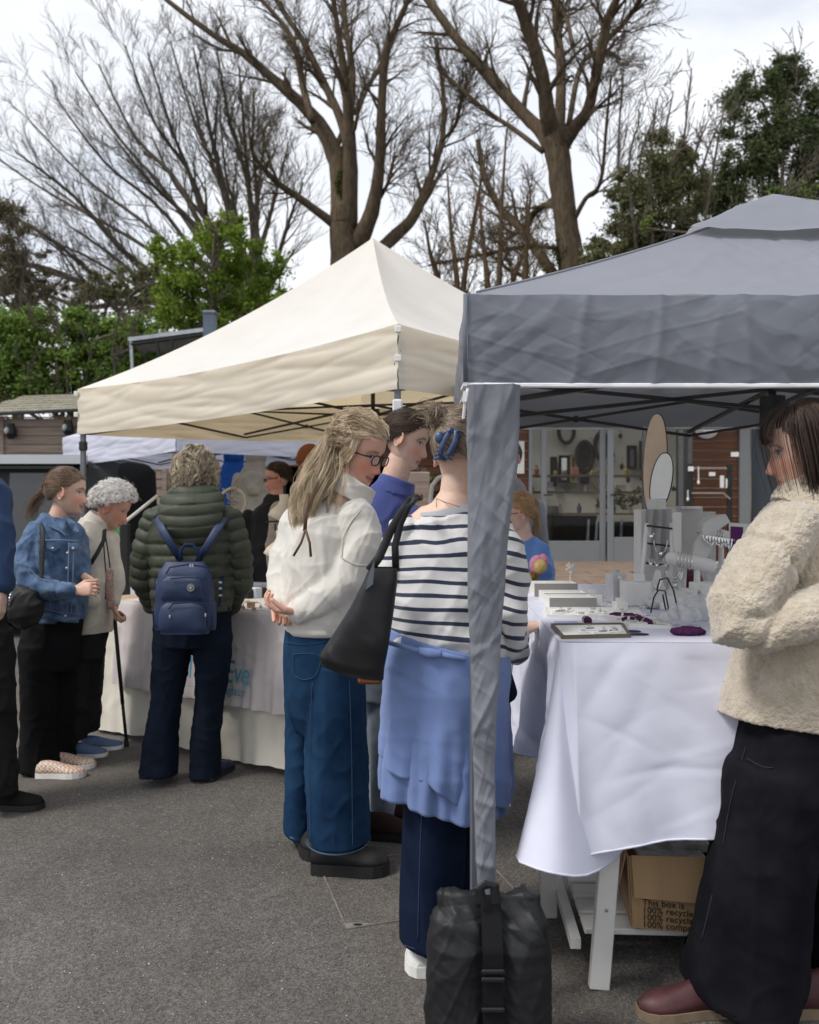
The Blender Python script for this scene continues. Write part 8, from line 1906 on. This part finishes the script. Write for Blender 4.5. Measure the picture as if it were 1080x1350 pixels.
tag(put('white_figurine', g, M('white_filigree', (.7, .68, .64), .6)), 'small white filigree figure on the ring trays', 'ornament')
def flat_tray(name, label, pts, mat, rim, fill):
    c4 = [on_wt(x, y) for x, y in pts]; t_ = thing(name, label, 'tray', sum(c4, V3((0, 0, 0))) / 4); g = G(); m_ = sum(c4, V3((0, 0, 0))) / 4
    for i in range(4): g.bar(c4[i] + V3((0, 0, .006)), c4[(i + 1) % 4] + V3((0, 0, .006)), .008, .012)
    put('rim', g, rim, t_); g = G(); a = [q + (m_ - q) * .03 + V3((0, 0, .003)) for q in c4]; g.add(a + [q + V3((0, 0, .004)) for q in a], [(3, 2, 1, 0), (4, 5, 6, 7), (0, 1, 5, 4), (1, 2, 6, 5), (2, 3, 7, 6), (3, 0, 4, 7)]); put('lining', g, mat, t_)
    for i in range(fill):
        u_, v2 = rs.uniform(.1, .9), rs.uniform(.15, .85); q = c4[0].lerp(c4[1], u_).lerp(c4[3].lerp(c4[2], u_), v2); g = G(); w2 = rs.uniform(.018, .04)
        g.box(q + V3((0, 0, .010)), (w2, w2 * .8, .004), np.array(Matrix.Rotation(rs.uniform(-.3, .3), 3, 'Z'))); o_ = put('card', g, whi, t_); g = G(); g.ell(q + V3((0, 0, .014)), (w2 * .25, w2 * .2, .003), n=8, m=5); put('earring', g, silv, o_)
wire_rim = M('bronze_rim', (.16, .13, .09), .4, metal=.4)
flat_tray('display_tray', 'shallow bronze-rimmed tray of jewellery cards nearest the front edge', [(742, 843), (830, 841), (820, 826), (728, 827)], pale_g, wire_rim, 10)
flat_tray('display_tray', 'long pale tray of jewellery cards behind the purple rolls', [(722, 815), (850, 816), (838, 805), (718, 805)], pale_g, pale_g, 14)
flat_tray('display_tray', 'pale tray with small items in the second row', [(830, 827), (885, 830), (868, 817), (790, 817)], M('tray_white', (.66, .64, .60), .8, .2, 60), pale_g, 8)
g = G(); c = on_wt(747, 822); g.box(c + V3((0, 0, .003)), (.075, .04, .005)); tag(put('blue_note', g, M('pale_blue_paper', (.50, .52, .72))), 'pale blue slip of paper behind the front tray', 'paper')
for i, (x0, y0_, x1, y1_, lb) in enumerate(((771, 820, 777, 823, 'short purple velvet roll left of the others'), (806, 815, 838, 817, 'long purple velvet roll lying across the middle of the table'), (822, 821, 838, 822, 'purple roll just in front of the long one'), (838, 817, 846, 822, 'purple roll at the right end of the long one'), (846, 821, 858, 826, 'rightmost purple roll by the wire stand'))):
    a, b = on_wt(x0, y0_) + V3((0, 0, .010)), on_wt(x1, y1_) + V3((0, 0, .010)); g = G()
    if (b - a).length < .03: d_ = (b - a).normalized() * .02; a -= d_; b += d_
    g.tube([a, a.lerp(b, .15), a.lerp(b, .5), a.lerp(b, .85), b], [.008, .012, .012, .012, .008], 12, 'round'); o_ = tag(put('velvet_roll', g, pur, smooth=True), lb, 'jewellery roll'); 
    g = G(); m_ = a.lerp(b, .5); dr = (b - a).normalized(); g.tube([m_ - dr * .004, m_ + dr * .004], [.0135, .0135], 14); put('silver_ring', g, silv, o_)
for i, (x, y) in enumerate(((832, 834), (842, 838))): g = G(); g.ell(on_wt(x, y) + V3((0, 0, .004)), (.032, .012, .004), n=14, m=6); tag(put('dark_pendant', g, M('dark_enamel_%d' % i, (.03, .035, .06), .3)), ('dark oval pendant behind the nearer one', 'dark oval pendant at the front edge right of the tray')[i], 'pendant')
g = G(); c = on_wt(905, 838); v, f_ = ellipsoid(c + V3((0, 0, .012)), (.05, .025, .014)); g.add(v, f_); v, f_ = ellipsoid(c + V3((.035, .02, .010)), (.03, .02, .012)); g.add(v, f_); me = fuse(g, .004, 2); co, nr = getco(me); setco(me, co + nr * (foldv(co, (40, 40, 40), 3) * .004)[:, None]); tag(put('purple_pouch', me, pur), 'crumpled purple velvet pouch under the clear bag at the sleeve', 'pouch')
# crinkled clear bag
me = fuse([ellipsoid(on_wt(900, 826) + V3((0, .02, .03)), (.065, .04, .035)), ellipsoid(on_wt(925, 820) + V3((.0, .02, .04)), (.05, .04, .05))], .004, 2); co, nr = getco(me); setco(me, co + nr * ((.5 - worley(co, (28, 28, 28), 3)) * .022)[:, None]); tag(put('plastic_bag', me, clr), 'crinkled clear plastic bag beside the fleece sleeve', 'bag')
# purple-white leaflet panel, white boxes, frames, busts, T-bars
gbox('white_box', 'small lilac-white box at the left of the display group', 'box', 826, 860, 800, 768, .12, pale_g, dy=0); gbox('white_box', 'narrow white box left of the lilac-white box', 'box', 803, 824, 795, 757, .05, M('white_card', (.62, .62, .63)), rot=25)
riser = M('grey_riser', (.66, .65, .63), .85, .05, 12)
gbox('display_riser', 'tall grey linen block with the oval mirror on top', 'display block', 846, 893, 786, 672, .14, lt_g); gbox('display_riser', 'tall grey block behind and right of the mirror block', 'display block', 893, 928, 782, 668, .2, riser); gbox('display_riser', 'slim white block between the two tall grey blocks', 'display block', 889, 899, 790, 676, .03, pale_g); gbox('display_riser', 'grey block farthest right in the back row of the display', 'display block', 926, 945, 778, 675, .18, riser)
# ladder frame for necklaces
lf_ = thing('necklace_ladder', 'white A-frame ladder with rungs holding necklaces at the left of the display', 'necklace rack', on_wt(862, 798)); Yl = 3.58
for a, b in (((844, 790), (853, 690)), ((884, 790), (886, 690))): g = G(); g.bar(P(*a, Yl), P(*b, Yl + .05), .014, .012); put('rail', g, pale_g, lf_)
for y in (693, 716, 742): g = G(); g.bar(P(853 - (y - 690) * .09, y, Yl + .04), P(886, y + 4, Yl + .04), .008); put('rung', g, wire, lf_)
g = G(); g.bar(P(842, 790, Yl - .02), P(820, 796, Yl - .1), .03, .02); put('foot', g, pale_g, lf_)
for i, (x, y, w2, h2) in enumerate(((858, 701, 4, 5), (871, 707, 9, 18), (858, 735, 3, 7), (866, 738, 3, 6), (878, 733, 3, 10))):
    g = G(); k_ = Yl / F; c = P(x, y + h2 * .3, Yl + .02)
    g.tube([c + V3((w2 * k_ * math.cos(a), 0, h2 * k_ * math.sin(a) * (1.0))) for a in np.linspace(-math.pi, 0, 14)], .0022, 5); g.ell(c - V3((0, .004, h2 * k_)), (.007, .004, .010), n=8, m=6); put('necklace', g, silv, lf_)
# mirrors
mr_ = thing('oval_mirror', 'elongated oval mirror in a thin black frame standing on the tall grey block', 'mirror', P(868, 672, 3.8)); Ym = 3.8; Bm = basis((-.30, -1, .16), (.16, 0, 1)); cM = P(872, 634, Ym); k_ = Ym / F
def oval(cx_, rx, ry, y_, n=40): return [np.array(tuple(cx_)) + Bm @ np.array([rx * math.copysign(abs(math.cos(a)) ** .85, math.cos(a)), y_, ry * math.sin(a)]) for a in np.linspace(0, 2 * math.pi, n, endpoint=False)]
def solid_oval(c_, rx, ry, y0_, y1_): a = oval(c_, rx, ry, y0_); b = oval(c_, rx, ry, y1_); n = len(a); return G().add(a + b, [tuple(range(n)), tuple(range(2 * n - 1, n - 1, -1))] + [(i, n + i, n + (i + 1) % n, (i + 1) % n) for i in range(n)])
put('mirror_frame', solid_oval(cM, 14.2 * k_, 38.5 * k_, -.012, .004), wire, mr_); put('mirror_glass', solid_oval(cM, 12.8 * k_, 37 * k_, .0045, .006), M('mirror_silver', (.9, .9, .87), .02, .02, 3, metal=1), mr_)
g = G(); g.box(P(866, 665, Ym - .05), (.078, .004, .045)); put('white_card', g, whi, mr_)
mr2 = thing('oval_mirror', 'tall pale wooden oval mirror seen edge-on behind the black-framed one', 'mirror', P(864, 672, 3.92)); cM = P(864, 612, 3.92); Bm = basis((-.5, -.85, .03), (.04, 0, 1)); k_ = 3.92 / F
put('wooden_back', solid_oval(cM, 15 * k_, 66 * k_, -.008, .006), M('pale_ply', (.95, .74, .54), .7, .08, 6), mr2); g = G(); g.tube([np.array(q) for q in oval(cM, 15.3 * k_, 66.5 * k_, 0)], .003, 6, None); put('dark_edge', g, wire, mr2)
# busts and T bars on the right of the display
bs_ = thing('necklace_bust', 'grey linen necklace bust with folded top left of the purple sign', 'display bust', on_wt(925, 800)); Yq = 3.6; k_ = Yq / F
def slab(g, pts, Y, th, bulge=.0):
    a = [P(x, y, Y) for x, y in pts]; b = [q + V3((.01, th, 0)) for q in a]; n = len(a); g.add(a + b, [tuple(range(n)), tuple(range(2 * n - 1, n - 1, -1))] + [(i, n + i, n + (i + 1) % n, (i + 1) % n) for i in range(n)]); return g
put('bust_top', slab(G(), [(926, 702), (928, 690), (940, 682), (957, 678), (963, 688), (945, 700), (930, 706)], Yq - .01, .12), lt_g, bs_); put('bust_front', slab(G(), [(926, 703), (944, 704), (938, 722), (930, 742), (918, 740), (913, 730), (917, 715)], Yq - .03, .05), lt_g, bs_)
g = G(); g.bar(P(935, 740, Yq + .04), P(935, 790, Yq + .04), .03); put('bust_stem', g, pale_g, bs_)
for px_, x0, x1, y_, yb_, Yt, lb in ((919, 886, 936, 742, 793, 3.5, 'front pale grey T-bar stand wrapped with bracelets'), (951, 934, 968, 708, 775, 4.1, 'rear T-bar bracelet stand next to the purple sign')):
    t_ = thing('bracelet_stand', lb, 'bracelet stand', P(px_, yb_, Yt)); g = G(); g.tube([P(x0, y_ - 6, Yt), P(x1, y_ + 4, Yt)], [.026 * Yt / 3.3, .026 * Yt / 3.3], 18, 'round'); put('cross_bar', g, pale_g, t_, smooth=True)
    g = G(); g.tube([P(px_, y_, Yt), P(px_, yb_, Yt)], [.012, .014], 12); g.tube([P(px_, yb_, Yt), P(px_, yb_ + 5, Yt)], [.055, .06], 20); put('stem', g, pale_g, t_, smooth=True)
    for j in range(5): u_ = .1 + j * .09; c = P(x0 + (x1 - x0) * u_, y_ - 6 + 10 * u_, Yt); g = G(); g.tube([c + V3((.002 * math.sin(a * 3), .029 * Yt / 3.3 * math.cos(a), .029 * Yt / 3.3 * math.sin(a))) for a in np.linspace(0, 6.283, 20)], .0026, 5, None); put('bracelet', g, silv, t_, smooth=True)
ps_ = thing('sign_panel', 'pale grey card panel with a purple rectangle at the right of the display', 'sign', P(982, 790, 3.6)); put('panel', slab(G(), [(961, 689), (1010, 693), (1010, 790), (961, 790)], 3.6, .014), pale_g, ps_)
g = G(); slab(g, [(963.5, 694), (977, 695), (976, 733), (963, 731)], 3.597, .002); put('purple_print', g, M('purple_ink', (.12, .018, .13), .7), ps_); g = G(); g.ell(P(968, 720, 3.594), (.006, .002, .006), n=10, m=6); g.box(P(968, 712, 3.594), (.003, .002, .008)); put('white_mark', g, whi, ps_)
gbox('display_riser', 'low pale block with slanted lid near the fleece elbow', 'display block', 921, 952, 800, 770, .10, pale_g, rot=12); gbox('display_riser', 'pale block beside the fleece shoulder below the purple sign', 'display block', 940, 975, 790, 752, .12, riser, rot=-20)
gbox('display_riser', 'long low grey block along the middle of the table', 'display block', 895, 935, 812, 790, .14, lt_g, rot=10)
# necklace easel with reddish bag
eb = thing('necklace_easel', 'grey square necklace easel with a silver chain in the middle of the display', 'display easel', on_wt(882, 800)); put('board', slab(G(), [(866, 790), (872, 745), (905, 742), (903, 786)], 3.6, .02), lt_g, eb)
g = G(); c = P(889, 752, 3.588); k_ = 3.6 / F; 
for j in range(3): g.tube([c + V3(((7 + j * 2) * k_ * math.cos(a), -.002 * j, (10 + j * 4) * k_ * math.sin(a))) for a in np.linspace(-math.pi, 0, 18)], .0035, 6)
g.ell(c - V3((0, .004, 20 * k_)), (.010, .004, .010), n=8, m=6); put('silver_chain', g, silv, eb, smooth=True)
me = fuse([ellipsoid(P(905, 768, 3.85), (.075, .06, .065))], .006, 2); co, nr = getco(me); setco(me, co + nr * (foldv(co, (20, 20, 20), 3) * .008)[:, None]); tag(put('maroon_pouch', me, M('maroon_velvet', (.13, .02, .03), .8, .2, 20, sheen=.3)), 'maroon velvet pouch between the easel and the bracelet stand', 'pouch')
# wire stand and crumpled tissue
ws = thing('wire_stand', 'dark curved wire stand on the table before the display', 'display stand', on_wt(880, 812)); g = G()
for pts in ([(858, 808), (862, 788), (868, 778), (877, 779), (881, 800), (881, 812)], [(866, 778), (870, 764), (880, 762), (888, 778), (896, 815), (901, 820)], [(874, 784), (877, 800), (879, 806)]): g.tube([P(x, y, 2.92 + .02 * (i % 2)) for i, (x, y) in enumerate(pts)], .0028, 6)
put('wire', g, wire, ws)
me = fuse([ellipsoid(on_wt(868, 803) + V3((0, 0, .03)), (.05, .04, .035)), ellipsoid(on_wt(890, 800) + V3((.01, 0, .03)), (.06, .05, .035))], .005, 2); co, nr = getco(me); setco(me, co + nr * ((.5 - worley(co, (26, 26, 26), 6)) * .024)[:, None]); tag(put('tissue_paper', me, M('tissue', (.62, .62, .62), .7)), 'crumpled white tissue behind the wire stand', 'tissue paper')
rs = random.Random(12)
spots = [(800, 812), (812, 809), (790, 800), (798, 794), (808, 800), (782, 793), (792, 788), (803, 785), (818, 804), (850, 812), (860, 818), (815, 792)]
for i, (x, y) in enumerate(spots):
    c = on_wt(x, y); g = G()
    if i % 3 == 0: g.tube([c + V3((.016 * math.cos(a), .014 * math.sin(a), .003)) for a in np.linspace(0, 6.283, 18)], .0025, 5, None); nm, mt = 'bangle', silv
    elif i % 3 == 1: g.box(c + V3((0, 0, .006)), (.035, .03, .010), np.array(Matrix.Rotation(rs.uniform(-.6, .6), 3, 'Z')), bev=.002); nm, mt = 'gift_box', whi
    else: g.box(c + V3((0, .01, .022)), (.03, .012, .044), np.array(Matrix.Rotation(-.2, 3, 'X')), bev=.002); nm, mt = 'price_card', pale_g
    where = 'at the front' if y > 808 else 'in the middle' if y > 795 else 'at the far end'
    tag(put(nm, g, mt), ('silver bangle lying', 'tiny white gift box', 'small upright card')[i % 3] + ' ' + where + ' of the white table, ' + ('far left by the trays' if x < 785 else 'far left' if x < 791 else 'left' if x < 800 else 'centre' if x < 811 else 'right of centre' if x < 830 else 'right') + '', nm.replace('_', ' '), 'small pieces scattered on the white table')

# further busts, blocks and wrapped pieces filling the back of the display
for i, (x0, x1, yb, yt, dp, mt, lb) in enumerate(((903, 922, 800, 778, .08, whi, 'small white block in front of the bracelet stand'), (940, 958, 806, 792, .09, pale_g, 'low white card block near the sleeve'), (812, 828, 806, 795, .06, pale_g, 'flat pale card block left of the tissue'), (850, 866, 790, 768, .06, whi, 'white cube at the foot of the necklace ladder'), (955, 975, 770, 745, .1, pale_g, 'pale block behind the fleece shoulder'), (893, 925, 678, 668, .12, whi, 'folded white cloth on top of the grey block'))):
    gbox('display_block', lb, 'display block', x0, x1, yb, yt, dp, mt, rot=(-8, 15, 5, -20, 30, -3)[i]) if i != 5 else None
ropes = thing('necklace_bundle', 'bundle of silver necklaces hung over the bust beside the purple sign', 'necklace', P(945, 712, 3.56))
for i in range(9):
    x = 930 + i * 4; g = G(); g.tube([P(x + 3 * math.cos(a), 706 + (7 + i % 3 * 3) * math.sin(a) + i * .6, 3.55) for a in np.linspace(0, math.pi, 12)], .0035, 6, 'round'); put('chain', g, silv, ropes, smooth=True)
for i, (x, y, r_) in enumerate(((820, 783, 5), (834, 764, 4), (845, 766, 4), (812, 772, 4), (850, 803, 5), (905, 812, 4), (918, 815, 5), (780, 806, 4), (765, 812, 4))):
    c = on_wt(x, y + (0 if y > 790 else 14)); c.z = ZT + (0 if y > 790 else .075 if x > 826 else .10); g = G(); k_ = c.y / F * r_
    for j in range(3): g.tube([c + V3((k_ * (1 + .15 * j) * math.cos(a), k_ * .7 * math.sin(a), .003 + .004 * j)) for a in np.linspace(0, 6.283, 16)], .0022, 5, None)
    tag(put('silver_necklace', g, silv, smooth=True), 'coiled silver necklace ' + ('in front of the white boxes', 'on top of the lilac-white box, left', 'on top of the lilac-white box, right', 'on top of the narrow white box', 'under the wire stand', 'in front of the clear bag, left', 'in front of the clear bag, right', 'beside the nearest ring tray', 'on the pale tray, left end')[i], 'necklace')

dr_ = G(); rows = []
for t in np.linspace(0, 1, 30):
    py = 671 + 66 * t; rows.append([(P(x, py, 3.705).x, 3.705 - .006 - .010 * math.sin(x * .55 + t * 2.2) - .006 * math.sin(x * .23 + 4 * t), P(x, py + (2.5 * math.sin(x * .4) if t > .9 else 0), 3.705).z) for x in np.linspace(850 + 3 * t, 884 - 5 * t, 40)])
dr_.grid(rows); tag(put('draped_cloth', dr_, M('grey_muslin', (.46, .46, .46), .9), smooth=True), 'thin grey cloth draped over the front of the block under the mirror', 'cloth')
cones = [(838, 789, 'leftmost'), (846, 792, 'second'), (829, 791, 'frontmost left'), (856, 795, 'rightmost')]
for x, y, lb in cones:
    c = on_wt(x, y); g = G(); g.tube([c, c + V3((0, 0, .03)), c + V3((0, 0, .058))], [.014, .009, .003], 14, up=(0, 1, 0)); o_ = tag(put('ring_cone', g, pale_g, smooth=True), lb + ' of the small white ring cones before the necklace ladder', 'ring cone'); g = G(); g.tube([c + V3((.0095 * math.cos(a), .0095 * math.sin(a), .028)) for a in np.linspace(0, 6.283, 16)], .0018, 5, None); put('ring', g, silv, o_)
for i, (x, y, w2, h2, lb) in enumerate(((912, 770, 9, 15, 'white earring card leaning left of the bracelet stand foot'), (930, 772, 9, 16, 'white earring card leaning right of the bracelet stand foot'), (944, 748, 10, 16, 'white earring card below the rear T-bar'), (878, 760, 8, 14, 'white earring card on the ladder side of the easel'), (955, 745, 8, 16, 'white earring card under the purple rectangle'))):
    Yc3 = .36 / ((y + h2 / 2 - CY) / F); k_ = Yc3 / F; c = P(x, y, Yc3); g = G(); g.box(c, (w2 * k_, .004, h2 * k_), np.array(Matrix.Rotation(R(-14), 3, 'X') @ Matrix.Rotation(R((i - 2) * 5), 3, 'Y')), bev=.001); o_ = tag(put('earring_card', g, whi), lb, 'earring card')
    for sx in (-1, 1): g = G(); g.ell(c + V3((sx * .006, -.006, -.002)), (.0035, .003, .008), n=8, m=6); put('earring', g, silv, o_)
bs2 = thing('necklace_bust', 'small pale bust with a silver pendant left of the silver chain easel', 'display bust', P(866, 790, 3.54))
put('bust_front', slab(G(), [(856, 792), (855, 778), (860, 766), (864, 752), (870, 752), (873, 766), (878, 778), (877, 792)], 3.53, .03), pale_g, bs2)
g = G(); g.tube([P(866.5 + 5.5 * math.cos(a), 762 + 13 * math.sin(a), 3.522) for a in np.linspace(.1, math.pi - .1, 14)], .0016, 5); g.ell(P(866.5, 776, 3.52), (.005, .003, .007), n=8, m=6); put('pendant', g, silv, bs2)
for i, (x0, x1, yb, yt, dp, rt_, lb) in enumerate(((905, 925, 672, 668, .1, 4, 'thin white box lying on top of the tall right block'), (838, 852, 768, 757, .05, -12, 'small white box standing on the lilac-white box'), (960, 990, 745, 738, .06, 0, 'flat white box lying at the foot of the sign panel'), (876, 897, 806, 796, .05, 20, 'small white gift box behind the wire stand'), (908, 930, 812, 800, .06, -15, 'white gift box leaning by the clear bag'))):
    gbox('gift_box', lb, 'gift box', x0, x1, yb, yt, dp, whi, rot=rt_, z=(ZT if i > 1 else P(0, yb, 3.8 if i == 0 else 3.31).z))
